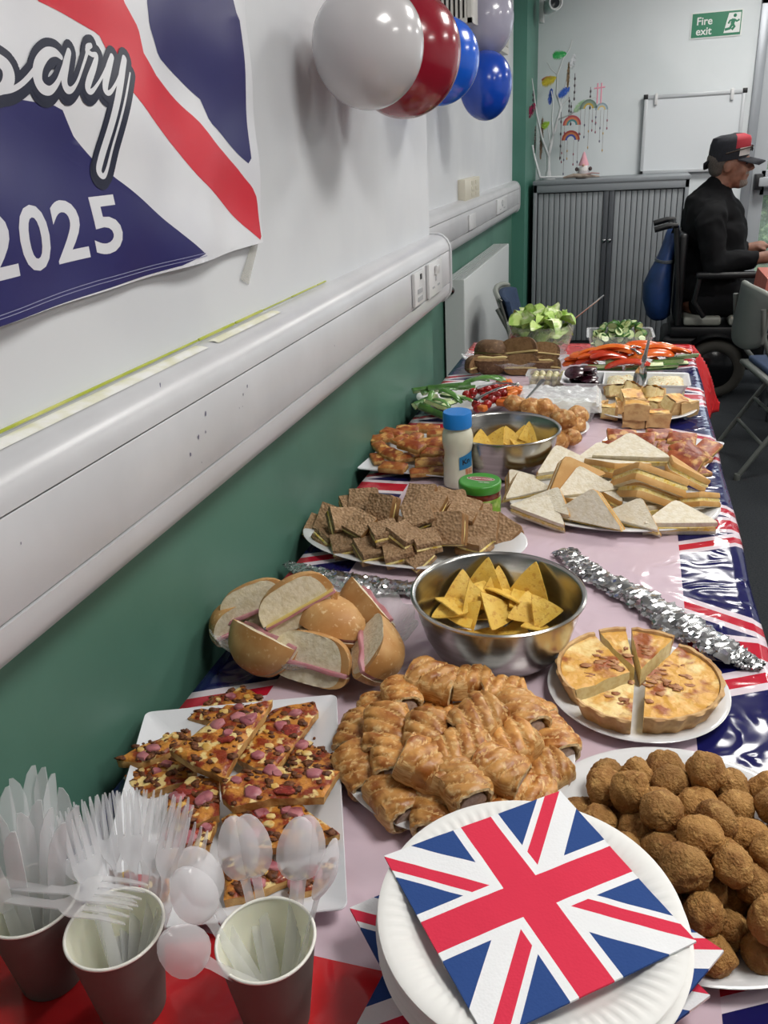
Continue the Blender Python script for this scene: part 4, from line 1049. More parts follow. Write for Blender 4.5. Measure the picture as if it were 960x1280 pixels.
# mayonnaise squeeze bottle
MY = at(573, 607, CZ)
t = thing('mayonnaise_bottle', 'mayonnaise squeeze bottle with bright blue screw cap', 'bottle', (MY.x, MY.y, CZ))
mayo = mat('mayonnaise_in_clear_plastic', '#dddcc8', 0.16, coat=.6, sub=.1, spec=.5)
H = .135
pr = [(0, .001), (.027, .001), (.031, .004), (.0315, .020), (.031, .045), (.030, .062), (.0285, .072), (.029, .080), (.032, .094), (.0330, .104), (.0325, .116), (.030, .126), (.0275, .131), (.0265, .135), (0, .135)]
MB().lathe(pr, 40, sy=.86).build('bottle_body', mayo, t, smooth=60)
bluecap = mat('blue_cap_plastic', '#1878c8', 0.32)
b = MB(); n = 60
rs = []
for r, z in ((.0285, .133), (.0298, .134), (.0298, .163), (.0285, .1655), (.010, .166)):
    rs.append([(r * (1 + (.012 if i % 2 and .134 <= z <= .163 else 0)) * math.cos(2 * PI * i / n), r * (1 + (.012 if i % 2 and .134 <= z <= .163 else 0)) * math.sin(2 * PI * i / n), z) for i in range(n)])
b.rings(rs); b.box((0, 0, .166), (.0012, .05, .0006)); b.build('cap', bluecap, t, smooth=35)
lab = MB(); a0 = -75; rs = []
for a in range(0, 61, 6):
    q = math.radians(a0 + a); k = a / 60
    rs.append([(.0318 * math.cos(q), .0318 * .865 * math.sin(q), .045 + .006 * k), (.0316 * math.cos(q), .0316 * .865 * math.sin(q), .073 + .012 * k)])
lab.rings(rs, closed=False, cap0=False, cap1=False); lb = lab.build('label_patch', mat('bottle_label_blue', '#2f7fb4', .4), t, smooth=60)
lb['label'] = 'blue paper label with dark lettering'
tm = text_mesh('Kn', .016, .0004)
for v in tm.vertices:
    q = math.radians(-48) + v.co.x / .0322; v.co = Vector((.0324 * math.cos(q), .0324 * .87 * math.sin(q), .064 + v.co.y + v.co.x * .3))
tm.materials.append(mat('label_dark_ink', '#1c1c20', .5)); link('lettering', tm, t)
lab2 = MB(); rs = []
for a in range(24, 61, 6):
    q = math.radians(a0 + a); rs.append([(.0319 * math.cos(q), .0319 * .866 * math.sin(q), .034), (.0319 * math.cos(q), .0319 * .866 * math.sin(q), .047)])
lab2.rings(rs, closed=False, cap0=False, cap1=False); lab2.build('label_picture', mat('label_picture_orange', '#c07a5a', .4, c2='#d8b090', scale=200), t, smooth=60)

# salsa jar with a green lid
JR = at(600, 645, CZ)
t = thing('salsa_jar', 'squat jar of red salsa with a green screw lid', 'jar', (JR.x, JR.y, CZ))
MB().lathe([(0, 0), (.036, 0), (.0395, .004), (.040, .014), (.040, .050), (.039, .056), (.0365, .060), (0, .060)], 48).build('glass_body', mat('salsa_in_glass', '#5a1a10', .1, c2='#7a2a14', scale=90, coat=.6), t, smooth=50)
b = MB(); rs = []
for a in range(0, 361, 10):
    q = math.radians(a); rs.append([(.0404 * math.cos(q), .0404 * math.sin(q), .012), (.0404 * math.cos(q), .0404 * math.sin(q), .047)])
b.rings(rs, closed=False, cap0=False, cap1=False); b.build('paper_label', mat('jar_label_green', '#7fa838', .5, c2='#c4cf86', c3='#4f7f24', scale=40, scale3=60), t, smooth=60)
jl = mat('jar_lid_green', '#3f8c30', .3)
MB().lathe([(.0375, .058), (.0405, .059), (.0412, .061), (.0412, .073), (.0400, .0755), (.037, .0765), (.035, .076), (0, .076)], 60).build('lid', jl, t, smooth=50)
el = lambda r1, r2, z: [(r1 * math.cos(2 * PI * i / 40), r2 * math.sin(2 * PI * i / 40), z) for i in range(40)]
TR = (0, 0, math.radians(-5))
b = MB(); b.add(el(.0275, .0105, 0), [tuple(range(40))]); b.build('oval_border', mat('lid_white_print', '#e8e6e0', .4), t, (0.001, .006, .0763), TR, smooth=0)
b = MB(); b.add(el(.0262, .0092, 0), [tuple(range(40))]); b.build('oval_badge', mat('lid_red_print', '#8c1c2c', .4), t, (0.001, .006, .0765), TR, smooth=0)
wp = mat('lid_white_print', '#e8e6e0', .4)
tm = text_mesh('SNACKRITE', .0085, .0002); tm.materials.append(wp); link('lettering', tm, t, (0.001, .006, .0767), (0, 0, PI + TR[2]))
tm = text_mesh('Hot Salsa', .0055, .0001); tm.materials.append(wp); link('lettering', tm, t, (0.010, -.012, .0763), (0, 0, TR[2]))

# cheesy pizza fingers on a square plate
q0, q1, q2 = at(445, 592, .757), at(560, 597, .757), at(477, 532, .757)
PF = Vector((-.43, 1.80, CZ))
rect_plate('white square plate of pizza fingers against the green wall', (PF.x, PF.y, CZ), .245, .30, math.radians(-6), h=.016)
pf_top = mat('pizza_finger_top', '#b06a30', .45, c2='#8a3a14', c3='#d8a860', scale=60, lo=.4, hi=.6, scale3=50, bump=.6, bscale=150)
def finger(label, group, seed, name='pizza_finger', top=pf_top, dims=(.052, .030, .015)):
    t = thing(name, label, 'pizza piece', group=group); lx, ly, lz = dims
    MB().box((0, 0, lz * .36), (lx, ly, lz * .72)).build('base', pz_crust, t, bevel=.003, smooth=60)
    b = MB(); n = 8; m = 5; vs = []
    for j in range(m + 1):
        for i in range(n + 1):
            x, y = lx * .485 * (2 * i / n - 1), ly * .47 * (2 * j / m - 1); e = i in (0, n) or j in (0, m)
            vs.append((x, y, lz * (.7 if e else .95) + .0022 * nz3((x, y, 0), 90, seed)))
    b.add(vs, [(j * (n + 1) + i, j * (n + 1) + i + 1, (j + 1) * (n + 1) + i + 1, (j + 1) * (n + 1) + i) for j in range(m) for i in range(n)])
    b.build('topping', top, t, smooth=70); return t
pp = [finger('thin pizza finger with browned cheese on the square plate', 'pizza fingers on the square plate', s) for s in (1, 2, 3)]
for i, (zx, zy, z, rot, s) in enumerate([(140, 175, .020, (8, -6, 20), 1.1), (185, 150, .024, (5, 5, -15), 1.1), (255, 135, .026, (5, 4, 10), 1.1), (345, 130, .024, (6, 0, -5), 1.15), (400, 150, .022, (5, -4, 12), 1.1), (135, 215, .022, (10, 6, -50), 1.0), (180, 245, .016, (14, 0, -38), 1.15), (275, 208, .036, (12, 4, -22), 1.2), (345, 195, .026, (10, -4, 15), 1.1), (370, 240, .020, (8, 4, 12), 1.1), (190, 310, .006, (6, 0, -6), 1.2), (355, 290, .012, (10, 0, 12), 1.2), (320, 330, .004, (4, 0, 20), 1.0), (405, 325, .006, (4, 0, -5), 1.0), (115, 265, .006, (0, 6, -60), .9), (235, 265, .012, (4, 0, 40), 1.0), (400, 205, .028, (6, 0, -10), 1.0), (230, 180, .03, (8, 0, 60), 1.0), (290, 170, .03, (4, 0, 85), 1.0), (300, 255, .004, (0, 0, 0), 1.0), (440, 260, .012, (4, 0, 20), 1.0), (430, 180, .02, (4, 0, 40), 1.0)]):
    p = G(440, 500, zx, zy, 3.69, CZ + .006 + z + .008); pile(pp[i % 3], [((p.x, p.y, CZ + .006 + z), rot, s)])

# bacon pastry pieces on white paper
bT, bR, bB = at(768, 534, .755), at(902, 551, .755), at(870, 595, .755)
cen = (bT + bB) / 2; ex = (bR - bT); ey = (bR - bB)
o = rect_plate('white square card plate of bacon pizza pieces at the table edge', (cen.x + .004, cen.y - .01, CZ), ex.length, max(ey.length, .24), math.atan2(ex.y, ex.x), h=.014)
bc_top = mat('bacon_pizza_top', '#a5552c', .42, c2='#7c3018', c3='#d6a868', scale=40, lo=.42, hi=.6, scale3=44, bump=.6, bscale=120)
bp_ = [finger('bacon-topped pizza piece on the card plate at the table edge', 'bacon pizza pieces', s, 'bacon_pizza_piece', bc_top, (.062, .046, .014)) for s in (5, 6, 7)]
for i, (zx, zy, z, rot, s) in enumerate([(200, 235, .022, (14, 4, 8), 1.1), (330, 255, .026, (18, -6, -8), 1.0), (460, 225, .02, (14, 4, 20), 1.0), (600, 250, .024, (12, 0, -6), 1.0), (170, 300, .012, (14, 0, 20), 1.0), (350, 305, .018, (10, 4, 4), 1.1), (515, 325, .02, (12, 10, 0), .9), (640, 345, .034, (14, 22, -50), 1.15), (765, 315, .016, (12, -12, 60), 1.0), (610, 405, .022, (30, 4, -25), 1.25), (690, 465, .004, (6, 6, 30), .9), (560, 440, .006, (6, 0, 10), 1.0), (430, 290, .008, (0, 0, 30), 1.0), (700, 400, .004, (0, 0, 60), 1.0), (260, 350, .004, (0, 0, 0), 1.0)]):
    p = G(740, 500, zx, zy, 5.33, CZ + .006 + z + .008); pile(bp_[i % 3], [((p.x, p.y, CZ + .006 + z), rot, s)])

# small quiche pieces
def quiche_piece(seed):
    t = thing('quiche_piece', 'small cut quiche piece with pastry edge on the round plate', 'quiche piece', group='small quiche pieces')
    lx, ly, h = .056, .042, .034
    wq = lambda p: Vector((p.x * (1 - .6 * (p.y / ly + .5) * (seed % 2)), p.y, p.z)) + Vector((nz3(p, 45, seed), nz3(p, 45, seed + 4), nz3(p, 45, seed + 8))) * .005
    def grid_box(c, d, k=5):
        bm = bmesh.new(); bmesh.ops.create_cube(bm, size=1); bmesh.ops.subdivide_edges(bm, edges=bm.edges[:], cuts=k, use_grid_fill=True)
        g = MB(); g.add([(c[0] + v.co.x * d[0], c[1] + v.co.y * d[1], c[2] + v.co.z * d[2]) for v in bm.verts], [tuple(v.index for v in f.verts) for f in bm.faces]); bm.free(); return g.warp(wq)
    grid_box((0, .0025, h * .48), (lx - .004, ly - .005, h * .88)).build('custard', q_in, t, smooth=50)
    b = grid_box((0, 0, .002), (lx, ly, .004)); g2 = grid_box((0, -ly / 2 + .002, h / 2), (lx, .006, h + .003)); b.add(g2.v, g2.f); b.build('crust', q_crust, t, smooth=50)
    n = 8; vs = []
    for j in range(6):
        for i in range(n + 1):
            y = -.017 + (ly - .006) * j / 5; x = (lx - .003) * (i / n - .5) * (1 - .6 * (y / ly + .5) * (seed % 2)); vs.append((x, y, h * .93 + .0030 + .0035 * nz3((x, y, 0), 70, seed)))
    MB().add(vs, [(j * (n + 1) + i, j * (n + 1) + i + 1, (j + 1) * (n + 1) + i + 1, (j + 1) * (n + 1) + i) for j in range(5) for i in range(n)]).build('browned_top', q_fill, t, smooth=70)
    return t
qp = [quiche_piece(s) for s in (1, 2, 3, 4)]
for i, (zx, zy, z, rot, s) in enumerate([(240, 1000, .0, (0, 0, 70), .8), (300, 950, .012, (20, 0, -160), .95), (275, 1020, .0, (0, 0, 95), .95), (345, 975, .018, (25, 5, 20), 1.05), (340, 945, .024, (30, -8, 155), 1.05), (370, 1018, .022, (0, 0, 0), 1.1), (360, 1045, .0, (0, 0, -2), 1.0), (440, 1045, .0, (0, 0, 4), 1.05), (420, 965, .018, (25, 0, 170), 1.15), (490, 995, .012, (20, 10, 50), 1.1), (528, 1005, .002, (6, 0, 40), 1.05), (440, 1000, .0, (0, 0, 60), 1.0), (320, 1000, .0, (0, 0, 30), 1.0), (395, 985, .0, (0, 0, 90), 1.0)]):
    p = G(660, 140, zx, zy, 2.723, CZ + .006 + z + .015); pile(qp[i % 4], [((p.x, p.y, CZ + .006 + z), rot, s * .97)])

# cheese puffs
puff_m = mat('cheese_puff_crust', '#c79050', .55, c2='#a0652a', c3='#dcb880', scale=60, scale3=100, bump=.8, bscale=160, bdist=.003, jitter=.08)
def puff(seed):
    f = lambda p: 1 + .22 * nz3(p, 1.8, seed) + .10 * nz3(p, 4.5, seed)
    return tag(MB().ball((0, 0, .018), (.027, .024, .019), 22, 14, fn=f).build('cheese_puff', puff_m, smooth=180), 'knobbly baked cheese puff beside the steel bowl', 'cheese puff', 'cheese puffs on the small plate')
pf_ = [puff(s) for s in (1, 2, 3)]
for i, (zx, zy, z, s) in enumerate([(420, 370, .045, 1.15), (500, 330, .02, 1.1), (465, 490, .0, 1.0), (385, 525, .0, 1.1), (525, 410, .0, 1.1), (280, 275, .03, 1.05), (180, 270, .03, 1.1), (60, 255, .03, 1.1), (110, 265, .02, 1.0), (400, 440, .02, 1.0), (450, 420, .0, 1.0), (330, 300, .012, 1.0), (330, 450, .0, 1.0), (250, 350, .0, 1.0)]):
    p = G(630, 460, zx, zy, 5.65, CZ + .006 + z + .018); pile(pf_[i % 3], [((p.x, p.y, CZ + .006 + z), (i * 25 % 40, 0, i * 67), s)])

# tubs
tubm = clear_mat('clear_tub_plastic', '#eaeef0', 0.90, 0.1)
whitetub = mat('white_tub_plastic', '#e2e4e6', .3)
def tub(name, label, loc, lx, ly, h, rz, m, cells=1, taper=.86, cat='tub', wall=.0016, lip=.006):
    t = thing(name, label, cat, loc, (0, 0, rz)); b = MB()
    def rect(ax, ay, z, cr=.012):
        pts = []
        for cx, cy, a0 in ((1, 1, 0), (-1, 1, 90), (-1, -1, 180), (1, -1, 270)):
            for k in range(4): a = math.radians(a0 + 30 * k); pts.append((cx * (ax - cr) + cr * math.cos(a), cy * (ay - cr) + cr * math.sin(a), z))
        return pts
    ax, ay = lx / 2, ly / 2
    b.rings([rect(ax * taper - wall, ay * taper - wall, .002), rect(ax - wall, ay - wall, h - .002), rect(ax + lip, ay + lip, h), rect(ax + lip, ay + lip, h - .002), rect(ax, ay, h - .004), rect(ax * taper, ay * taper, 0)])
    b.build('tub_wall', m, t, smooth=50)
    for c in range(1, cells): MB().box((-ax + lx * c / cells, 0, h * .55), (.004, ly * .96, h * .88)).build('divider', m, t)
    return t
# pickled onions
c0 = (at(658, 487, CZ + .0) + at(708, 487, CZ)) / 2
on = Vector((c0.x, c0.y + .035, CZ)); tub('onion_tub', 'clear plastic tub of silver pickled onions', on, .112, .075, .042, 0, tubm)
om = mat('pickled_onion', '#cfc9a0', .2, c2='#bdb487', scale=40, sub=.2, coat=.4)
oo = tag(MB().ball((0, 0, 0), (.0098, .0098, .0105), 14, 9, fn=lambda p: 1 + .05 * p.z).build('pickled_onion', om, smooth=180), 'small pearly pickled onion in the clear tub', 'onion', 'pickled onions in the tub')
rr = random.Random(4); its = []
for z in (.014, .031):
    for i in range(5):
        for j in range(3): its.append(((on.x - .040 + .020 * i + rr.uniform(-.002, .002) + (.004 if z > .02 else 0), on.y - .022 + .021 * j + rr.uniform(-.002, .002), CZ + z + rr.uniform(0, .003)), (rr.uniform(0, 90), 0, 0), 1.0))
pile(oo, its)
# three-cell tray: beetroot and two salads
tA, tB = at(702, 482, CZ + .04), at(858, 468, CZ + .04)
tc_ = Vector(((tA.x + tB.x) / 2, (tA.y + tB.y) / 2 + .005, CZ)); TLX = tB.x - tA.x; TLY = .13
tub('salad_tray', 'white three-cell tray with sliced beetroot and creamy salads', tc_, TLX, TLY, .045, 0, whitetub, 3, cat='tray')
beet = mat('beetroot', '#2a0a16', .25, c2='#3a0f20', scale=40, coat=.4)
bo = tag(MB().lathe([(0, 0), (.026, 0), (.0275, .0025), (.026, .005), (0, .005)], 24).build('beetroot_slice', beet, smooth=60), 'dark purple beetroot slice in the white tray', 'beetroot', 'beetroot slices in the tray')
its = []
for i in range(12): its.append(((tc_.x - TLX / 3 + .022 * math.cos(i * 2.2) - .004, tc_.y + .028 * math.sin(i * 1.7), CZ + .018 + .0045 * i), (18 * math.sin(i * 2.0), 20 * math.cos(i * 1.3), i * 30), 1.0))
pile(bo, its)
cole = mat('creamy_salad', '#d9cfa8', .5, c2='#e6e0c4', c3='#cda05a', scale=110, scale3=140, bump=.9, bscale=180, bdist=.004)
for k, lb_ in ((0, 'creamy coleslaw heaped in the middle tray cell'), (1, 'creamy potato salad heaped in the end tray cell')):
    b = MB(); n = 14; vs = []; lx, ly = TLX / 3 * .84, TLY * .84
    for j in range(n + 1):
        for i in range(n + 1):
            x, y = lx * (i / n - .5), ly * (j / n - .5); e = max(abs(2 * i / n - 1), abs(2 * j / n - 1))
            vs.append((x, y, .030 + .016 * (1 - e ** 3) + .006 * nz3((x, y, k), 60, 3) + .004 * nz3((x, y, k), 140, 3)))
    o_ = len(vs); vs += [(x, y, .006) for x, y, z in vs]; fs = [(j * (n + 1) + i, j * (n + 1) + i + 1, (j + 1) * (n + 1) + i + 1, (j + 1) * (n + 1) + i) for j in range(n) for i in range(n)]
    rim = [i for i in range(n + 1)] + [(j + 1) * (n + 1) - 1 for j in range(1, n + 1)] + [n * (n + 1) + i for i in range(n - 1, -1, -1)] + [j * (n + 1) for j in range(n - 1, 0, -1)]
    fs += [(rim[i], rim[(i + 1) % len(rim)], rim[(i + 1) % len(rim)] + o_, rim[i] + o_) for i in range(len(rim))]
    o = b.add(vs, fs).build('creamy_salad', cole, loc=(tc_.x + TLX / 3 * k, tc_.y, CZ), smooth=70); tag(o, lb_, 'salad', kind='stuff')
steelc = mat('cutlery_steel', '#c4c4c2', .15, metal=1.0)
def steel_spoon(label, base, tip, width=.019, L=.19):
    base, tip = Vector(base), Vector(tip); t = thing('serving_spoon', label, 'spoon', base)
    z = (tip - base).normalized(); x = z.cross(Vector((0, 0, 1))).normalized(); y = z.cross(x); t.rotation_euler = Matrix((x, y, z)).transposed().to_euler()
    b = MB(); n = 18; rs = []
    for f in (1, .8, .45, .1): rs.append([(width * f * math.sin(2 * PI * i / n), .009 * (1 - f * f), .03 - .032 * f * math.cos(2 * PI * i / n)) for i in range(n)])
    b.rings([[(p[0], p[1] + .0015, p[2]) for p in r] for r in rs[::-1]] + rs).build('spoon_bowl', steelc, t, smooth=60)
    outline([(.056, .0045), (.08, .0032), (.13, .0036), (L - .02, .0065), (L - .003, .0075), (L, .005)], .0022, lambda q: 0).build('handle', steelc, t, smooth=50)
p = at(797, 476, CZ + .055); steel_spoon('short steel spoon standing in the white salad tray', p - Vector((0, 0, .02)), p + Vector((.02, .03, .09)), .02, .09)
# film-covered tub
fA, fB = at(645, 517, CZ + .03), at(742, 487, CZ + .05)
fc_ = Vector(((fA.x + fB.x) / 2 + .005, (fA.y + fB.y) / 2 + .02, CZ)); tub('film_covered_tub', 'clear plastic tub of white dip under crumpled cling film', fc_, .205, .16, .048, math.radians(2), tubm)
b = MB(); n = 12
b.box((0, 0, .017), (.17, .125, .026)); o = b.build('white_dip', mat('white_dip', '#d8d8cf', .4, c2='#c9c8bb', scale=30), loc=(fc_.x, fc_.y, CZ + .001), rot=(0, 0, .035), bevel=.012); tag(o, 'pale creamy dip inside the film-covered tub', 'dip', kind='stuff')
film = clear_mat('cling_film', '#f2f5f6', 0.62, 0.07, bump=.9, bscale=40, bdist=.01)
vs = []; n = 30
for j in range(n + 1):
    for i in range(n + 1):
        x, y = .225 * (i / n - .5), .18 * (j / n - .5); e = max(abs(2 * i / n - 1), abs(2 * j / n - 1))
        vs.append((x, y, .0515 + .006 * nz3((x, y, 0), 35, 2) + .004 * nz3((x, y, 0), 80, 2) - (.03 * (e - .9) * 8 if e > .9 else 0)))
o = MB().add(vs, [(j * (n + 1) + i, j * (n + 1) + i + 1, (j + 1) * (n + 1) + i + 1, (j + 1) * (n + 1) + i) for j in range(n) for i in range(n)]).build('cling_film', film, loc=(fc_.x, fc_.y, CZ + .004), rot=(0, 0, .035), smooth=25); tag(o, 'crumpled clear cling film over the dip tub', 'cling film')
p = at(653, 498, CZ + .06); steel_spoon('steel spoon handle leaning over the cheese puffs', p + Vector((-.02, -.06, -.03)), p + Vector((.06, .10, .045)), .016, .16)

# vegetable bowl by the wall
VG = Vector((-.415, 2.22, CZ)); 
o = plate('vegetable_bowl', 'shallow white bowl of raw vegetable sticks and cherry tomatoes', VG, .145, sy=1.0, h=.035); o['category'] = 'bowl'
cuc_in = mat('cucumber_flesh', '#cfdcaa', .35, c2='#bccf8e', scale=60, sub=.15); cuc_sk = mat('cucumber_skin', '#2f5a1e', .4, c2='#44742c', scale=50)
gp = mat('green_pepper', '#4a7c34', .25, c2='#628f48', scale=20, coat=.3); tom = mat('cherry_tomato_red', '#a81e18', .2, c2='#8c1410', scale=20, coat=.4); car = mat('carrot_orange', '#d8702a', .4, c2='#e0843c', scale=40, jitter=.08)
orp = mat('orange_pepper', '#d85a1c', .22, c2='#e0742a', scale=20, coat=.3); redp = mat('red_pepper', '#b03018', .22, c2='#c84424', scale=20, coat=.3)
def cuc_stick(label, group, L=.085):
    t = thing('cucumber_stick', label, 'cucumber', group=group); b = MB(); n = 7
    sec = [(0, 0)] + [(.013 * math.cos(math.radians(a)), .013 * math.sin(math.radians(a))) for a in range(40, 141, 20)]
    b.rings([[(-L / 2, x, z) for x, z in sec], [(L / 2, x, z) for x, z in sec]]).build('flesh', cuc_in, t, smooth=30)
    arc = [(.0132 * math.cos(math.radians(a)), .0132 * math.sin(math.radians(a))) for a in range(40, 141, 20)]; arc2 = [(x * 1.07, z * 1.07) for x, z in arc[::-1]]
    MB().rings([[(-L / 2, x, z) for x, z in arc + arc2], [(L / 2, x, z) for x, z in arc + arc2]]).build('skin', cuc_sk, t, smooth=40)
    return t
def strip(name, label, cat, group, m, L=.08, w_=.011, bend=.012, hook=0.0):
    pts = []; n = 10
    for i in range(n + 1):
        q = i / n - .5; pts.append((L * q, hook * 4 * q * q * q * L, bend * (1 - 4 * q * q)))
    b = MB().tube(pts, [w_ * (.55 if i in (0, n) else 1) for i in range(n + 1)], 8, flat=.42)
    return tag(b.build(name, m, smooth=60), label, cat, group)
def place(o, zx, zy, ox, oy, sc, z, rot, s=1.0):
    p = G(ox, oy, zx, zy, sc, CZ + z); pile(o, [(p, rot, s)])
V = (510, 440, 5.05)
cs = cuc_stick('pale green cucumber stick in the white vegetable bowl', 'cucumber in the vegetable bowl', .075)
for zx, zy, z, rot, s in [(150, 360, .05, (-40, 55, 20), 1.0), (185, 295, .05, (30, 10, 30), 1.0), (245, 315, .05, (20, 0, 60), .9), (110, 300, .04, (60, -30, 40), 1.0), (220, 240, .05, (20, 0, 15), 1.1), (120, 250, .045, (0, 0, 35), 1.1), (300, 230, .05, (40, 0, 20), 1.1), (80, 330, .04, (10, 0, 70), .9), (180, 350, .045, (-30, 40, 0), .9), (290, 265, .05, (0, 0, -20), 1.0), (160, 260, .04, (0, 0, 50), 1.0), (340, 240, .045, (0, 0, 5), 1.0)]: place(cs, zx, zy, *V, z + .006, (rot[0] + (150 if zx % 20 else 0), rot[1] * .5, rot[2]), s)
gs = strip('green_pepper_strip', 'curved green pepper strip in the white vegetable bowl', 'pepper', 'green pepper strips', gp, .07, .0085, .010)
for zx, zy, z, rot, s in [(135, 305, .055, (20, -40, 80), .9), (270, 280, .06, (10, 20, -25), 1.1), (250, 250, .06, (0, 0, 40), .8), (490, 185, .065, (10, 0, 12), 1.3), (430, 190, .06, (20, 0, 30), 1.1), (210, 325, .05, (0, 10, -30), .9), (350, 310, .05, (0, 0, -15), .9), (545, 175, .06, (10, 0, -8), 1.0)]: place(gs, zx, zy, *V, z, rot, s)
ct = tag(MB().ball((0, 0, 0), (.0125, .0125, .012), 16, 10).build('cherry_tomato', tom, smooth=180), 'glossy red cherry tomato in the white vegetable bowl', 'tomato', 'cherry tomatoes')
for zx, zy, z in [(370, 270, .055), (410, 255, .06), (455, 240, .06), (500, 235, .06), (560, 275, .055), (530, 300, .05), (500, 330, .05), (430, 330, .05), (440, 355, .045), (590, 235, .055), (620, 225, .055), (545, 220, .055), (480, 280, .055), (600, 265, .055), (570, 305, .045), (470, 345, .04), (520, 260, .05), (640, 215, .05), (400, 290, .045)]: place(ct, zx, zy, *V, z, (0, 0, 0), 1.0)
cc = tag(MB().box((0, 0, 0), (.026, .016, .015)).build('carrot_chunk', car, bevel=.003), 'orange carrot chunk in the white vegetable bowl', 'carrot', 'carrot chunks')
for i, (zx, zy, z) in enumerate([(690, 245, .055), (660, 260, .055), (640, 285, .05), (615, 300, .05), (650, 240, .055), (700, 230, .05), (670, 285, .045), (590, 320, .045), (600, 190, .055), (575, 180, .05), (470, 355, .05), (700, 265, .045), (620, 320, .04), (640, 195, .05)]): place(cc, zx, zy, *V, z, (20 * math.sin(i), 15 * math.cos(i * 2), i * 50), 1.0)
def tongs(label, piv, t1, t2):
    piv, t1, t2 = Vector(piv), Vector(t1), Vector(t2); t = thing('serving_tongs', label, 'tongs', piv)
    for q in (t1, t2):
        d = q - piv; m = d * .5 + Vector((0, 0, .008))
        b = MB().tube([(0, 0, 0), tuple(d * .25 + Vector((0, 0, .006))), tuple(m), tuple(d * .8 + Vector((0, 0, .004))), tuple(d)], [.004, .0055, .0055, .006, .011], 8, flat=.3)
        b.build('arm', steelc, t, smooth=60)
    MB().ball((0, 0, 0), .006, 10, 8).build('pivot', steelc, t)
tongs('steel serving tongs across the vegetable bowl', G(510, 440, 690, 205, 5.05, CZ + .085), G(510, 440, 425, 300, 5.05, CZ + .07), G(510, 440, 440, 225, 5.05, CZ + .075))

# brown rolls in the far glass dish
wrm = mat('brown_roll_crust', '#6e5238', .7, c2='#5c4128', c3='#8a6c4c', scale=60, scale3=140, bump=.4, bscale=160, jitter=.1)
wri = mat('brown_roll_crumb', '#8a6b48', .85, c2='#785a38', scale=120, bump=.7, bscale=200)
btr = mat('pale_spread', '#d8c48a', .5)
br1 = ham_roll(5, False, 'brown bread roll half with pale filling in the far glass dish', (wrm, wri), 'brown_roll', 'brown rolls in the glass dish', btr)
for zx, zy, z, rot, s in [(240, 335, .062, (14, 0, 170), 1.15), (460, 325, .066, (-12, -10, -14), 1.2), (625, 335, .060, (-12, 8, 14), .9), (250, 425, .03, (-80, 0, 4), 1.15), (470, 430, .028, (-8, 0, 2), 1.1), (600, 430, .03, (-80, 0, -6), .85), (130, 425, .03, (0, 0, 60), .9), (665, 435, .028, (-20, 0, -20), .8), (370, 400, .02, (0, 0, 100), 1.0), (520, 380, .024, (0, 0, 190), 1.0), (300, 360, .024, (0, 0, 200), 1.0)]:
    q = G(570, 380, zx, zy, 5.65, CZ + z); mid = Euler(deg(*rot)).to_matrix() @ Vector((0, .02, .023)) * s
    pile(br1, [((q.x - mid.x, q.y - mid.y, CZ + z - mid.z), rot, s)])

# carrot and pepper platter
pc = (at(709, 455, CZ + .01) + at(862, 440, CZ + .01)) / 2; PC = Vector((pc.x + .005, pc.y - .03, CZ))
plate('glass_platter', 'oval clear platter of orange pepper and cucumber sticks', PC, .195, sy=.52, rz=math.radians(22), h=.022, m=cutglass)
U = (700, 380, 5.333)
os_ = strip('orange_pepper_strip', 'glossy orange pepper strip on the far clear platter', 'pepper', 'orange pepper strips', orp, .115, .017, .014)
rs_ = strip('red_pepper_strip', 'glossy red pepper strip on the far clear platter', 'pepper', 'red pepper strips', redp, .100, .015, .012)
for i, (zx, zy, z, a, s) in enumerate([(140, 385, .03, 10, .9), (190, 360, .045, 5, 1.0), (240, 335, .055, 12, 1.1), (330, 320, .065, -6, 1.2), (400, 320, .065, -30, .9), (260, 370, .045, 0, 1.1), (500, 310, .06, 10, 1.0), (570, 295, .065, 8, 1.1), (650, 320, .06, -5, 1.2), (730, 335, .055, -15, 1.1), (600, 360, .05, 14, 1.2), (540, 375, .045, 20, .9), (680, 300, .055, 0, 1.0), (760, 320, .05, 30, .8), (120, 400, .02, 30, .9), (430, 345, .05, 4, 1.0), (640, 345, .05, 10, 1.0)]): place(os_, zx, zy, *U, z, (20 * math.sin(i * 2), 8 * math.cos(i), a), s)
for i, (zx, zy, z, a, s) in enumerate([(330, 365, .05, 15, 1.2), (380, 375, .045, 5, 1.1), (210, 385, .035, 20, 1.0), (450, 415, .035, -4, 1.3), (490, 345, .055, 10, 1.0), (170, 410, .02, -10, .9), (300, 345, .055, 8, 1.1)]): place(rs_, zx, zy, *U, z, (10 * math.sin(i), 6 * math.cos(i), a), s)
c2_ = cuc_stick('cucumber stick along the front of the far clear platter', 'cucumber sticks on the clear platter', .085)
for i, (zx, zy, z, a, s) in enumerate([(270, 430, .02, 4, .9), (330, 415, .025, 2, .9), (400, 400, .03, 8, 1.0), (540, 405, .03, 14, 1.1), (600, 420, .025, 16, 1.0), (660, 405, .03, 18, 1.2), (720, 400, .03, 20, 1.1), (760, 385, .03, 24, 1.0), (800, 370, .03, 28, 1.0), (830, 340, .03, 30, .9), (690, 430, .02, 14, 1.0), (590, 390, .04, 10, 1.0), (840, 360, .02, 20, .9)]): place(c2_, zx, zy, *U, z + .004, (i * 47 % 90 - 40 + (150 if i % 2 else 0), 0, a), s)
tongs('steel tongs resting on the pepper sticks', G(700, 380, 440, 300, 5.333, CZ + .075), G(700, 380, 535, 335, 5.333, CZ + .07), G(700, 380, 530, 290, 5.333, CZ + .075))

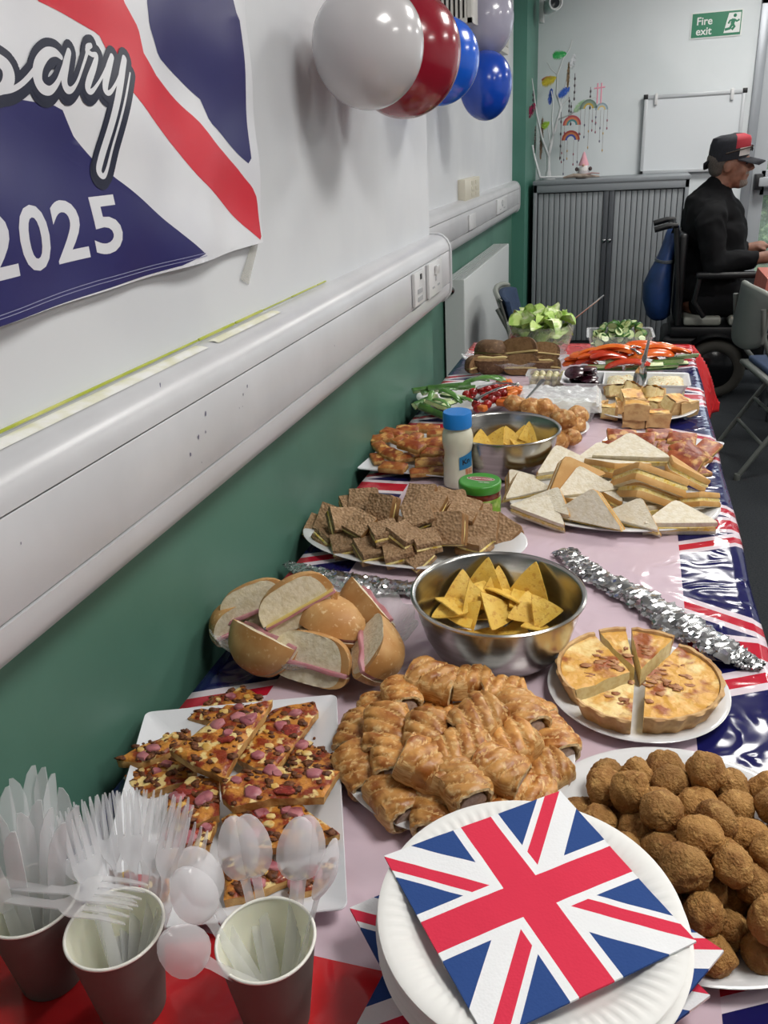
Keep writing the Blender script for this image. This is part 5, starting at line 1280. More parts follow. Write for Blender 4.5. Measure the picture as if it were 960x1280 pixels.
# leafy salad in a deep glass bowl
SB = at(676, 425, CZ + .02); SB = Vector((SB.x, 2.90, CZ)); SB.x = at(676, 404, CZ + .09).x * 2.90 / at(676, 404, CZ + .09).y
glassm = clear_mat('salad_bowl_glass', '#e6eeea', 0.94, .05)
o = MB().lathe([(0, .004), (.07, .004), (.088, .012), (.104, .05), (.112, .098), (.1155, .100), (.1155, .097), (.107, .05), (.091, .009), (.072, 0), (0, 0)], 56).build('salad_bowl', glassm, loc=SB, smooth=60); tag(o, 'deep clear glass bowl of leafy green salad', 'bowl')
let = mat('lettuce_leaf', '#b4cc78', .4, c2='#8fb44e', c3='#dfe6bc', scale=40, scale3=30, jitter=.2, sub=.15)
def leaf(seed, name, label, cat, group, m, R=.03):
    rr = random.Random(seed); b = MB(); n = 14; rs = []
    for f in (.06, .4, .75, 1.0):
        rs.append([(R * f * math.cos(2 * PI * i / n) * (1 + .2 * nz3((i * .8, f, seed), 1)), R * .75 * f * math.sin(2 * PI * i / n) * (1 + .2 * nz3((i * .8, f + 5, seed), 1)), R * (.9 * f * f * math.cos(2 * PI * i / n + seed) ** 2 + .35 * f * nz3((i * 1.1, f * 2, seed), 1.2))) for i in range(n)])
    b.rings([[(x, y, z - .0012) for x, y, z in r] for r in rs[::-1]] + rs)
    return tag(b.build(name, m, smooth=60), label, cat, group)
lf = [leaf(s, 'lettuce_leaf', 'torn pale green lettuce leaf in the deep glass bowl', 'lettuce', 'lettuce leaves in the glass bowl', let) for s in (1, 2, 3, 4)]
rr = random.Random(12); its = []
for i in range(72):
    a = i * 2.39996; k = math.sqrt((i % 24 + .5) / 24); lay = i // 24
    r = (.075, .092, .098)[lay] * k; z = (.030, .062, .098)[lay] + (.030 * (1 - k * k) if lay == 2 else 0)
    its.append(((SB.x + r * math.cos(a), SB.y + r * math.sin(a), CZ + z + rr.uniform(-.006, .006)), (rr.uniform(-40, 40), rr.uniform(-40, 40), rr.uniform(0, 360)), rr.uniform(.8, 1.15)))
rr.shuffle(its); pile(lf, its)
rad = tag(MB().box((0, 0, 0), (.03, .014, .010)).build('crab_stick_piece', mat('crab_stick', '#e2cfc0', .4, c2='#c0503c', scale=30, lo=.5, hi=.56), bevel=.003), 'pink and white seafood stick piece among the salad leaves', 'salad piece', 'seafood stick pieces in the salad')
its = []
for i in range(14):
    a = i * 2.0; r = .05 + .045 * (i % 3) / 2; its.append(((SB.x + r * math.cos(a), SB.y + r * math.sin(a), CZ + .112 - .3 * (r - .05) - (.045 if i % 3 == 2 else 0)), (i * 33 % 60, i * 20 % 40, i * 71), 1.0))
pile(rad, its)
p = aty(722, 400, SB.y); steel_spoon('steel spoon handle rising from the glass salad bowl', (SB.x + .05, SB.y, CZ + .06), tuple(aty(745, 377, SB.y + .02)), .02, .20)

# cucumber salad in a clear tub
CT = at(775, 415, CZ + .06); CTc = Vector((CT.x * 2.90 / CT.y, 2.90, CZ))
tub('cucumber_tub', 'clear rectangular tub heaped with chopped cucumber salad', CTc, .205, .15, .068, math.radians(3), tubm, taper=.84)
def cslice(label):
    t = thing('cucumber_slice', label, 'cucumber', group='chopped cucumber in the tub')
    MB().lathe([(0, 0), (.0145, 0), (.0145, .007), (0, .007)], 18).build('flesh', cuc_in, t, smooth=50)
    MB().rings([[((.0146 + .0008 * dx) * math.cos(2 * PI * i / 18), (.0146 + .0008 * dx) * math.sin(2 * PI * i / 18), zz) for dx, zz in ((0, 0), (1, .0005), (1, .0065), (0, .007))] for i in range(18)], loop=True).build('skin', cuc_sk, t, smooth=50)
    return t
cs2 = cslice('thick cucumber slice in the clear rectangular tub'); rr = random.Random(9); its = []
for lay, (zz, m) in enumerate(((.012, 22), (.034, 26), (.058, 30), (.078, 22), (.094, 10))):
    for i in range(m):
        kx = (1, 1, 1, .8, .5)[lay]; its.append(((CTc.x + rr.uniform(-.082, .082) * kx, CTc.y + rr.uniform(-.055, .055) * kx, CZ + zz + rr.uniform(-.004, .004)), (rr.uniform(-60, 60), rr.uniform(-60, 60), 0), rr.uniform(.75, 1.1)))
rr.shuffle(its); pile(cs2, its)
# ---------------------------------------------------------------- banner on the near wall
BX = XW + .010
def bwave(y, z): return .006 + .0045 * math.sin(y * 17 + z * 11 + 1.2) + .003 * math.sin(y * 31 - z * 19) + .0015 * math.sin(z * 47 + y * 9)
def bpt(px, py): p = atx(px, py, BX + .004); return (p.y, p.z)
def decal(name, poly, m, layer, parent, thick=0.0):
    bm = bmesh.new(); f = bm.faces.new([bm.verts.new((0, y, z)) for y, z in poly]); bmesh.ops.triangulate(bm, faces=[f])
    for _ in range(8):
        es = [e for e in bm.edges if e.calc_length() > .014]
        if not es: break
        bmesh.ops.subdivide_edges(bm, edges=es, cuts=1); bmesh.ops.triangulate(bm, faces=[f for f in bm.faces if len(f.verts) > 3])
    for v in bm.verts: v.co.x = bwave(v.co.y, v.co.z) + .0003 * layer
    bm.normal_update()
    for f in bm.faces:
        if f.normal.x < 0: f.normal_flip()
    me = bpy.data.meshes.new(name); bm.to_mesh(me); bm.free(); me.materials.append(m); me.polygons.foreach_set('use_smooth', [True] * len(me.polygons))
    o = link(name, me, parent)
    if parent is None: o.location = (BX, 0, 0)
    return o
def zp(pts, s, ox=0, oy=0, smooth=False):
    for _ in range(1 if smooth else 0):
        pts = [q for i in range(len(pts)) for a, b_ in ((pts[i], pts[(i + 1) % len(pts)]),) for q in ((a[0] * .88 + b_[0] * .12, a[1] * .88 + b_[1] * .12), (a[0] * .12 + b_[0] * .88, a[1] * .12 + b_[1] * .88))]
    return [bpt(ox + x / s, oy + y / s) for x, y in pts]
satin = dict(rough=.38, spec=.45, rand=False)
bwhite = mat('banner_white_satin', '#dcdee2', c2='#d4d6dc', scale=5, **satin); bred = mat('banner_red_satin', '#cf2336', **satin); bnavy = mat('banner_navy_satin', '#24225f', **satin); bdark = mat('banner_outline_navy', '#1c2036', **satin)
outer = zp([(-600, -500), (820, -500), (822, 0), (830, 50), (850, 250), (890, 600), (905, 700), (925, 855), (715, 912), (0, 1145), (-600, 1340)], 2.824)
ban = decal('banner', outer, bwhite, 0, None)
tag(ban, 'hanging red, white and navy flag banner with white script lettering', 'banner')
decal('navy_field', zp([(512, 0), (520, 90), (560, 200), (640, 270), (710, 340), (740, 430), (800, 500), (884, 588), (862, 350), (848, 240), (828, 52), (740, 12), (700, 0), (700, -480), (512, -480)], 2.824, smooth=True), bnavy, 1, ban)
decal('red_stripe', zp([(-200, -480), (105, 0), (230, 60), (340, 120), (385, 180), (425, 300), (520, 430), (620, 530), (700, 630), (800, 720), (870, 800), (921, 853), (903, 700), (888, 660), (840, 590), (760, 510), (700, 420), (600, 320), (540, 260), (500, 200), (480, 100), (430, 0), (300, -480)], 2.824, smooth=True), bred, 1, ban)
decal('navy_field', zp([(-600, 300), (0, 340), (215, 378), (260, 470), (330, 560), (390, 620), (500, 720), (600, 800), (714, 910), (0, 1144), (-600, 1338)], 2.824, smooth=True), bnavy, 1, ban)
def catmull(P, n=8):
    out = []
    for i in range(len(P) - 1):
        a, b_, c, d = P[max(i - 1, 0)], P[i], P[i + 1], P[min(i + 2, len(P) - 1)]
        for k in range(n):
            t = k / n; out.append(tuple(.5 * (2 * b_[q] + (c[q] - a[q]) * t + (2 * a[q] - 5 * b_[q] + 4 * c[q] - d[q]) * t * t + (3 * b_[q] - a[q] - 3 * c[q] + d[q]) * t ** 3) for q in range(3)))
    out.append(P[-1]); return out
def bv(y, z, layer): return (bwave(y, z) + .0003 * layer + (.0003 if layer > 1 else 0), y, z)
def strokes(name, paths, m, layer, grow=0.0, shift=(0, 0), sc=5.333):
    b = MB()
    for P in paths:
        pts = catmull(P)
        q = [bpt((x + shift[0]) / sc, (y + shift[1]) / sc) for x, y, w_ in pts]
        wd = [(w_ + grow) / 2 * .000225 for x, y, w_ in pts]      # half width on the cloth
        for i, (y, z) in enumerate(q):
            k = 14; vs = [bv(y + wd[i] * math.cos(a * 2 * PI / k), z + wd[i] * math.sin(a * 2 * PI / k), layer) for a in range(k)]
            b.add(vs + [bv(y, z, layer)], [(a, (a + 1) % k, k) for a in range(k)])
            if i:
                y0, z0 = q[i - 1]; l = math.hypot(y - y0, z - z0) or 1; ny, nz_ = -(z - z0) / l, (y - y0) / l
                b.add([bv(yy + s_ * w2 * ny, zz + s_ * w2 * nz_, layer) for yy, zz, w2, s_ in ((y0, z0, wd[i - 1], 1), (y, z, wd[i], 1), (y, z, wd[i], -1), (y0, z0, wd[i - 1], -1))], [(0, 1, 2, 3)])
    return b.build(name, m, ban, smooth=0)
SARY = [[(-60, 360, 40), (-20, 395, 50), (30, 450, 62), (45, 520, 62), (20, 580, 46), (-40, 612, 30), (-90, 600, 26)], [(-20, 612, 22), (60, 600, 22), (130, 555, 22), (200, 470, 24), (250, 385, 26)],
        [(375, 385, 22), (330, 352, 34), (275, 360, 46), (228, 430, 56), (222, 520, 58), (255, 585, 50), (310, 605, 36), (355, 555, 26), (385, 470, 22), (405, 400, 20)], [(428, 350, 34), (408, 440, 46), (400, 530, 46), (420, 590, 40), (455, 600, 26), (490, 550, 16), (525, 450, 16), (555, 360, 20), (560, 320, 30), (585, 305, 22)],
        [(555, 340, 26), (590, 365, 22), (622, 372, 24), (605, 440, 34), (572, 530, 40), (560, 590, 36), (585, 612, 24), (625, 560, 15), (670, 480, 15), (715, 385, 18)], [(722, 380, 30), (695, 460, 40), (672, 550, 40), (670, 605, 34), (695, 620, 22), (735, 560, 16), (775, 480, 20)],
        [(800, 395, 36), (770, 520, 42), (735, 690, 40), (700, 880, 38), (668, 1060, 38), (660, 1140, 34), (685, 1175, 26), (705, 1120, 17), (728, 960, 14), (760, 780, 14), (795, 620, 14), (828, 490, 10)]]
strokes('lettering_shadow', SARY, bdark, 2, 62, (-4, 26)); strokes('lettering_outline', SARY, bdark, 3, 66, (6, -2)); strokes('lettering', SARY, bwhite, 4)
# year in block figures
def banner_text(body, a, b_, height, layer):
    SPACING[0] = 1.12; me = text_mesh(body, 1.0, .022, 'LEFT'); SPACING[0] = 1.0; xs = [v.co.x for v in me.vertices]; ys = [v.co.y for v in me.vertices]
    x0, x1, y0, y1 = min(xs), max(xs), min(ys), max(ys); (ya, za), (yb, zb) = a, b_
    bm = bmesh.new(); bm.from_mesh(me); bpy.data.meshes.remove(me); bmesh.ops.triangulate(bm, faces=bm.faces)
    for v in bm.verts:
        u, t_ = (v.co.x - x0) / (x1 - x0), (v.co.y - y0) / (y1 - y0)
        y, z = ya + (yb - ya) * u, za + (zb - za) * u + height * t_; v.co = Vector((0, y, z))
    for _ in range(3): bmesh.ops.subdivide_edges(bm, edges=[e for e in bm.edges if e.calc_length() > .012], cuts=1); bmesh.ops.triangulate(bm, faces=[f for f in bm.faces if len(f.verts) > 3])
    for v in bm.verts: v.co.x = bwave(v.co.y, v.co.z) + .0003 * layer
    m2 = bpy.data.meshes.new('year_lettering'); bm.to_mesh(m2); bm.free(); m2.materials.append(bwhite); link('year_lettering', m2, ban)
pa, pb = bpt(-32, 358), bpt(153, 313); ph = bpt(140, 243)[1] - bpt(140, 317)[1]
banner_text('2025', pa, (pb[0], pb[1]), ph, 2)
def seam(pts):
    q = [bpt(x / 2.824, y / 2.824) for x, y in pts]; b = MB()
    for i in range(len(q) - 1):
        for k in range(16):
            y0, z0 = [q[i][j] + (q[i + 1][j] - q[i][j]) * k / 16 for j in (0, 1)]; y1, z1 = [q[i][j] + (q[i + 1][j] - q[i][j]) * (k + 1) / 16 for j in (0, 1)]
            b.add([(bwave(y, z) + .0007, y, z + d) for y, z, d in ((y0, z0, -.0004), (y1, z1, -.0004), (y1, z1, .0004), (y0, z0, .0004))], [(0, 1, 2, 3)])
    return b.build('stitching', mat('stitch_thread', '#8d8fb0', .6), ban, smooth=0)
seam([(-400, 1238), (0, 1105), (350, 990), (700, 893)]); seam([(-400, 1250), (0, 1118), (350, 1003), (705, 903)])
b = MB(); q = [bpt(x / 2.824, y / 2.824) for x, y in ((925, 810), (945, 815), (900, 1005), (872, 985))]
tag(b.add([(0, y, z) for y, z in q] + [(.0004, y, z) for y, z in q], [(3, 2, 1, 0), (4, 5, 6, 7), (0, 1, 5, 4), (1, 2, 6, 5), (2, 3, 7, 6), (3, 0, 4, 7)]).build('adhesive_tape', clear_mat('clear_tape', '#c8c8c0', .72, .25), loc=(XW + .003, 0, 0), smooth=0), 'strip of clear sticky tape hanging below the banner corner', 'tape')

# ---------------------------------------------------------------- balloons
def balloon(label, px, py, rpx, t, col, sub=.25, elong=1.06, back=False):
    d = ray(px, py); c = CAM + d * t; r = rpx / FPX * t
    m = mat('balloon_' + col.strip('#'), col, .22, sub=sub, coat=.35, subr=(.03, .03, .03), spec=.55)
    th = thing('balloon', label, 'balloon', c)
    f = lambda p: 1 - .10 * max(0, p.z) ** 3
    MB().ball((0, 0, 0), (r, r, r * elong), 48, 32, fn=f).build('skin', m, th, smooth=180)
    MB().lathe([(.004, r * elong * .88), (.005, r * elong * .90 + .004), (.003, r * elong * .9 + .008), (.009, r * elong * .9 + .016), (0, r * elong * .9 + .017)], 14).build('knot', m, th, (0, 0, 0) if not back else (0, -r * (elong - 1) * .9, 0), (0, 0, 0) if not back else (-PI / 2, 0, 0), smooth=60)
balloon('shiny pale white balloon in front of the dark red one', 460, 56, 70, 1.40, '#c4c2c4')
balloon('dark red balloon tucked behind the white balloon', 505, 66, 71, 1.60, '#8e1428', .15)
balloon('bright blue balloon half hidden behind the dark red one', 549, 74, 50, 2.0, '#1560d8', .15)
balloon('round blue balloon hanging lowest over the recessed wall', 607, 105, 33, 3.30, '#0d46b4', .15, 1.27, True)
balloon('greyish white balloon above the lowest blue balloon', 605, 24, 37, 3.30, '#aaa8ba', .25, 1.2)

# ---------------------------------------------------------------- sockets, keypad, radiator, heater
pvcw = mat('socket_white_plastic', '#d6d7d8', .3); dark_m = mat('socket_hole_dark', '#2a2a2c', .5); tingrey = mat('socket_mark_grey', '#a2a4a8', .5)
def face_plate(name, label, cat, xf, c1, c2, th=.009, extra=None, m=None):
    a, b_ = atx(*c1, xf), atx(*c2, xf); y0, y1, z0, z1 = min(a.y, b_.y), max(a.y, b_.y), min(a.z, b_.z), max(a.z, b_.z)
    t = thing(name, label, cat, (xf, (y0 + y1) / 2, (z0 + z1) / 2)); w_, h = y1 - y0, z1 - z0
    MB().box((th / 2, 0, 0), (th, w_, h)).build('face_plate', m or pvcw, t, bevel=.002)
    if extra: extra(t, w_, h, th)
    return t
def data_ports(t, w_, h, th):
    for k in (-.08, -.32): MB().box((th + .0005, 0, h * k), (.002, w_ * .5, h * .14)).build('port', tingrey, t)
    MB().box((th + .0005, w_ * .12, h * .33), (.002, w_ * .16, h * .16)).build('indicator', dark_m, t)
def socket(t, w_, h, th):
    MB().box((th + .001, 0, h * .27), (.006, w_ * .22, h * .26)).build('rocker', pvcw, t, rot=(0, .15, 0), bevel=.001)
    for y, z, a, c in ((0, -.02, .10, .14), (-.2, -.24, .16, .06), (.2, -.24, .16, .06)): MB().box((th + .0003, w_ * y, h * z), (.001, w_ * a, h * c)).build('pin_slot', tingrey, t)
XF = XW + .058
face_plate('data_outlet', 'narrow white data outlet plate next to the switched socket', 'outlet', XF, (514, 343), (527, 376), extra=data_ports)
face_plate('power_socket', 'white switched power socket near the trunking end cap', 'socket', XF, (532, 331), (549, 362), extra=socket)
XF2 = XR + .058
face_plate('blank_outlet', 'slim white outlet plate on the recessed trunking', 'outlet', XF2, (585, 269), (593, 284))
face_plate('power_socket', 'white socket plate near the pillar end of the recessed trunking', 'socket', XF2, (620, 250), (632, 262), extra=socket)
def keys(t, w_, h, th):
    for i in range(2):
        for j in range(3): MB().box((th + .001, w_ * (.02 + .28 * i), h * (.28 - .28 * j)), (.003, w_ * .2, h * .18)).build('button', mat('keypad_button', '#cfcab8', .4), t)
face_plate('wall_keypad', 'small cream control box fixed above the recessed trunking', 'control box', XR, (572, 225), (591, 246), th=.035, extra=keys, m=mat('keypad_cream', '#d2cdbc', .4))

RX0, RX1, RY0, RY1, RZ0, RZ1 = -.795, -.70, 3.68, 5.07, .27, .872
t = thing('radiator', 'long white panel radiator with a slatted top grille below the recess', 'radiator', (RX1, RY0, 0))
radm = mat('radiator_white', '#ccd1d1', .35)
L = RY1 - RY0
MB().box((-.006, L / 2, (RZ0 + RZ1) / 2), (.012, L, RZ1 - RZ0)).build('front_panel', radm, t, bevel=.004)
MB().box((-.075, L / 2, (RZ0 + RZ1) / 2), (.03, L * .98, RZ1 - RZ0 - .02)).build('rear_panel', radm, t, bevel=.003)
for y in (0.001, L - .001): MB().box((-.0475, y, (RZ0 + RZ1) / 2), (.083, .003, RZ1 - RZ0 - .004)).build('end_panel', radm, t)
b = MB(); n = int(L / .022)
for i in range(n + 1): b.box((-.0475, .004 + (L - .008) * i / n, RZ1 - .002), (.083, .007, .004))
for k in range(6): b.box((-.013 - .014 * k, L / 2, RZ1 - .0015), (.005, L, .003))
b.build('top_grille', radm, t)
MB().lathe([(0, 0), (.016, 0), (.016, .012), (.008, .014), (.008, .022), (0, .022)], 20).build('bleed_plug', mat('valve_chrome', '#a9abac', .2, metal=1), t, (-.06, .0, RZ1 - .045), (PI / 2, 0, 0))
for y in (.08, L - .08): MB().tube([(-.05, y, 0), (-.05, y, RZ0 + .01)], .0085, 10).build('pipe', radm, t)

HX1 = -.62
hp0 = atx(590, 28, HX1); hp1 = hp0 + Vector((0, .13, 0))
t = thing('wall_heater', 'cream wall heater with slatted end vent high in the recess', 'heater', (XR, hp0.y, hp0.z))
hm = mat('heater_cream', '#cfcdc6', .4); L = hp1.y - hp0.y; W = HX1 - XR; Hh = .26
MB().box((W / 2, L / 2 + .01, Hh / 2), (W, L - .02, Hh)).build('casing', hm, t, bevel=.006)
b = MB()
for s_ in (-1, 1): b.box((W / 2 + s_ * (W / 2 - .008), 0, Hh / 2), (.016, .012, Hh))
b.box((W / 2, 0, .008), (W, .012, .016)); b.box((W / 2, 0, Hh - .008), (W, .012, .016)); b.build('vent_frame', hm, t)
MB().box((W / 2, .008, Hh / 2), (W * .86, .004, Hh * .9)).build('vent_back', dark_m, t)
for i in range(9): MB().box((.022 + (W - .044) * i / 8, -.001, Hh / 2), (.0085, .012, Hh * .9)).build('slat', hm, t)
for i in range(2): MB().box((W / 2, -.001, Hh * (.33 + .33 * i)), (W * .9, .011, .006)).build('slat', hm, t)
bq = atx(636, 69, -.66); t = thing('wall_vent', 'plain cream vent box on the recessed wall beyond the balloons', 'vent', (XR, bq.y, bq.z))
MB().box((.07, -.2, .13), (.14, .4, .26)).build('casing', hm, t, bevel=.006); MB().box((.141, -.2, .13), (.004, .34, .2)).build('cover', mat('vent_cover_grey', '#b9b7b0', .4), t, bevel=.001)
# ---------------------------------------------------------------- tambour cupboard
YC = 6.10
cL = aty(667, 227, YC); CH = cL.z; CX0 = cL.x; CX1 = CX0 + 1.0
greym = mat('cupboard_grey_metal', '#868b90', .45); slatm = mat('tambour_slat_grey', '#8a8f93', .45, jitter=.05); darkg = mat('cupboard_dark_post', '#4a4e54', .45)
t = thing('tambour_cupboard', 'grey metal office cupboard with ribbed sliding shutter doors', 'cupboard', (CX0, YC, 0))
W, D = 1.0, YE - YC - .005
MB().box((W / 2, D / 2, CH - .0125), (W + .01, D + .01, .025)).build('top_panel', greym, t, bevel=.002)
MB().box((W / 2, .012, CH - .05), (W, .024, .05)).build('fascia', greym, t, bevel=.002)
for x in (.0125, W - .0125): MB().box((x, D / 2, CH / 2), (.025, D, CH - .03)).build('side_panel', greym, t, bevel=.002)
MB().box((W / 2, D / 2 + .02, .04), (W - .05, D - .04, .08)).build('plinth', darkg, t)
MB().box((W / 2, D - .01, CH / 2), (W - .05, .012, CH - .05)).build('back_panel', greym, t)
for s_ in (-1, 1):
    x0, x1 = (.03, W / 2 - .035) if s_ < 0 else (W / 2 + .035, W - .03); n = 12
    d = link('shutter_door', MB().box(((x0 + x1) / 2, .03, CH / 2), (x1 - x0, .008, CH - .16)).mesh('shutter_door', darkg), t)
    me = MB().box((0, 0, 0), ((x1 - x0) / n - .004, .012, CH - .165)).mesh('slat', slatm, bevel=.003)
    for i in range(n): link('slat', me, d, (x0 + (x1 - x0) * (i + .5) / n, .022, CH / 2))
    p = MB().box((W / 2 + s_ * .018, .016, CH / 2), (.032, .022, CH - .14)).build('lead_post', darkg, t, bevel=.002)
    MB().lathe([(0, 0), (.012, 0), (.012, .006), (.006, .009), (0, .009)], 16).build('lock', mat('lock_chrome', '#b5b6b8', .2, metal=1), p, (W / 2 + s_ * .018, .005, CH * .66), (PI / 2, 0, 0))

# ---------------------------------------------------------------- whiteboard, sign
a, b_, c = aty(806, 119, YE - .03), aty(933, 112, YE - .03), CH
wz, wx0, wx1 = (a.z + b_.z) / 2, a.x, b_.x
t = thing('whiteboard', 'framed whiteboard leaning on the wall on top of the cupboard', 'whiteboard', (wx0, YE - .03, CH))
Wb, Hb = wx1 - wx0, wz - CH
MB().box((Wb / 2, 0, Hb / 2), (Wb, .012, Hb)).build('board', mat('whiteboard_surface', '#d9dee2', .2), t)
alu = mat('aluminium_frame', '#c0c4c8', .35, metal=.15)
for cx, cz, dx, dz in ((Wb / 2, Hb - .011, Wb, .022), (Wb / 2, .011, Wb, .022), (.011, Hb / 2, .022, Hb), (Wb - .011, Hb / 2, .022, Hb)): MB().box((cx, -.004, cz), (dx, .02, dz)).build('frame_rail', alu, t, bevel=.002)
for x in (0.008, Wb - .008): MB().box((x, -.005, Hb - .008), (.03, .024, .03)).build('corner_cap', mat('corner_black', '#1c1d20', .4), t, bevel=.004)
for x in (.075, Wb - .085): MB().box((x, -.01, Hb - .025), (.02, .03, .07)).build('hook', pvcw, t, bevel=.004)
a, b_, c = aty(866, 18, YE), aty(928, 13, YE), aty(864, 48, YE)
SW, SH = b_.x - a.x, a.z - c.z
t = thing('fire_exit_sign', 'green fire exit sign with a white running figure', 'sign', (a.x, YE - .006, c.z - .0))
MB().box((SW / 2, .002, SH / 2), (SW + .015, .003, SH + .015)).build('backing', mat('sign_white', '#e2e6e4', .35), t)
MB().box((SW / 2, 0, SH / 2), (SW, .003, SH)).build('sign_board', mat('sign_green', '#1c7a58', .35), t)
sw = mat('sign_white', '#e2e6e4', .35)
for i, s_ in enumerate(('Fire', 'exit')):
    tm = text_mesh(s_, SH * .46, SH * .008, 'LEFT'); tm.materials.append(sw); link('lettering', tm, t, (SW * .09, -.0022, SH * (.66 - .42 * i)), (PI / 2, 0, 0))
b = MB(); pg = [(.66, .10), (.98, .10), (.98, .92), (.74, .92), (.70, .55)]
b.prism([(x * SW, y * SH) for x, y in pg], 0, .001); b.build('doorway_symbol', sw, t, (0, -.0018, 0), (PI / 2, 0, 0), smooth=0)
b = MB()
def limb(*pts, r=.035):
    b.tube([(x * SW, y * SH, 0) for x, y in pts], r * SH * 1.4, 8, flat=.12, up=(0, 0, 1))
b.ball((.865 * SW, .80 * SH, 0), (.075 * SH, .075 * SH, .004), 12, 6)
limb((.85, .66), (.82, .45), r=.06); limb((.83, .46), (.87, .34), (.82, .22), r=.04); limb((.82, .44), (.78, .28), (.68, .24), r=.04); limb((.85, .64), (.91, .56), (.96, .62), r=.03); limb((.84, .64), (.77, .60), (.74, .48), r=.03)
b.build('running_figure', mat('sign_green', '#1c7a58', .35), t, (0, -.0032, 0), (PI / 2, 0, 0), smooth=60)

# ---------------------------------------------------------------- door in the end wall
fr = mat('door_aluminium', '#8d9298', .35, metal=.3); st = mat('door_stile_grey', '#a9aeb3', .4)
t = link('door_1', None, None, (DX0, YE, 0)); t['kind'] = 'structure'
for x in (.03, DW - .03): MB().box((x, .04, DZ1 / 2), (.06, .12, DZ1)).build('frame_post', fr, t, bevel=.003)
MB().box((DW / 2, .04, DZ1 - .035), (DW, .12, .07)).build('frame_head', fr, t, bevel=.003)
leaf_ = link('door_leaf', MB().box((.105, .04, 1.07), (.09, .045, 2.12)).box((DW - .105, .04, 1.07), (.09, .045, 2.12)).box((DW / 2, .04, 2.08), (DW - .24, .045, .1)).box((DW / 2, .04, .12), (DW - .24, .045, .22)).box((DW / 2, .04, 1.07), (DW - .24, .045, .16)).mesh('door_leaf', st, bevel=.003), t)
gl = clear_mat('door_glass', '#e8f0ee', .90, .03)
for z0, z1 in ((1.15, 2.03), (.23, .99)): MB().box((DW / 2, .04, (z0 + z1) / 2), (DW - .3, .006, z1 - z0)).build('pane', gl, leaf_)
blk = mat('push_bar_black', '#1d1e22', .35)
pb_ = MB().box((DW / 2 - .02, -.05, 1.08), (DW - .24, .05, .06)).build('push_bar', st, t, bevel=.008)
for x in (.10, DW - .12): MB().box((x, -.025, 1.08), (.05, .09, .10)).build('bar_mount', blk, pb_, bevel=.006)
# outside the door
grass = mat('outside_lawn', '#5f7350', .9, c2='#74865c', scale=4, rand=False); pave = mat('outside_paving', '#70747a', .8, c2='#666a70', scale=3, rand=False)
MB().box((2, YE + 1.5, -.06), (8, 2.6, .1)).build('ground_paving', pave)['kind'] = 'structure'
MB().box((2, YE + 6.0, -.06), (14, 6.4, .1)).build('ground_lawn', grass)['kind'] = 'structure'
b = MB(); rr = random.Random(1)
for i in range(60):
    b.ball((rr.uniform(-2.2, 2.2), rr.uniform(-.3, .3), rr.uniform(.2, 1.0)), rr.uniform(.22, .38), 9, 6, fn=lambda p: 1 + .3 * nz3(p, 3, i))
o = b.build('hedge', mat('hedge_leaf', '#56744a', .8, c2='#3f5a38', c3='#8aa070', scale=9, scale3=16, bump=.8, bscale=30, bdist=.05), loc=(2.6, YE + 4.2, 0), smooth=180); tag(o, 'leafy green hedge outside the glazed door', 'hedge')

# ---------------------------------------------------------------- craft tree with hanging ornaments
YT = 6.33
def tp(zx, zy, dy=0.0): return aty(650 + zx / 6.4, 40 + zy / 6.4, YT + dy)
base = tp(225, 1165); BASE = Vector((base.x, YT, CH))
t = thing('craft_tree', 'white painted branch tree hung with feathers and card rainbows', 'decoration', BASE)
wht = mat('branch_white_paint', '#d8dadc', .6, bump=.3, bscale=80)
def br(pts, r0, r1):
    P = [tp(*p) - BASE for p in pts]; n = len(P); MB().tube([tuple(p) for p in P], [r0 + (r1 - r0) * i / (n - 1) for i in range(n)], 7).build('branch', wht, t, smooth=60)
MB().lathe([(0, 0), (.05, 0), (.05, .012), (.02, .02), (.018, .05), (0, .05)], 20).build('stand', wht, t, (0, 0, 0.001))
br([(228, 1155), (228, 985), (262, 830), (300, 700), (328, 600)], .014, .008); br([(328, 605), (292, 500), (298, 340), (345, 210), (395, 140), (418, 60)], .008, .003)
br([(228, 1000), (175, 850, -.08), (130, 650, -.18), (112, 500, -.24), (95, 370, -.27)], .009, .003); br([(325, 605), (345, 580), (385, 535), (402, 460)], .006, .003)
br([(262, 830), (255, 700, -.05), (265, 560, -.05), (250, 470, -.06)], .007, .003); br([(300, 700), (400, 660, -.04), (470, 610, -.06), (525, 540, -.06)], .006, .003); br([(300, 700), (330, 560), (365, 420), (385, 300), (420, 200)], .006, .003); br([(240, 900), (225, 790, -.04), (230, 740, -.05)], .005, .002); br([(525, 540, -.06), (600, 520, -.05), (640, 560, -.05)], .004, .002); br([(298, 340), (250, 300), (215, 240)], .004, .002)
def feather(label, zx, zy, L, w_, col, rot, dy=-.05):
    p = tp(zx, zy, dy); m = mat('feather_' + col.strip('#'), col, .8, c2='#ffffff', scale=60, lo=.6, hi=.9)
    b = MB(); rr = random.Random(int(zx)); n = 26
    b.tube([(0, 0, L * .5), (0, 0, -L * .5)], .0012, 5)
    for i in range(n):
        q = i / (n - 1); z = L * (.45 - .9 * q); hw = w_ * (math.sin(PI * (.12 + .8 * q)) ** .7)
        for s_ in (-1, 1): b.add([(0, -.002, z + .004), (0, .002, z + .004), (s_ * hw * rr.uniform(.8, 1.1), rr.uniform(-.01, .01), z - hw * .5), (0, 0, z - L / n * 1.3)], [(0, 2, 3), (1, 3, 2), (0, 1, 2), (0, 3, 1)])
    tag(b.build('feather', m, loc=p, rot=(0, rot, 0), smooth=0), label, 'feather', None)
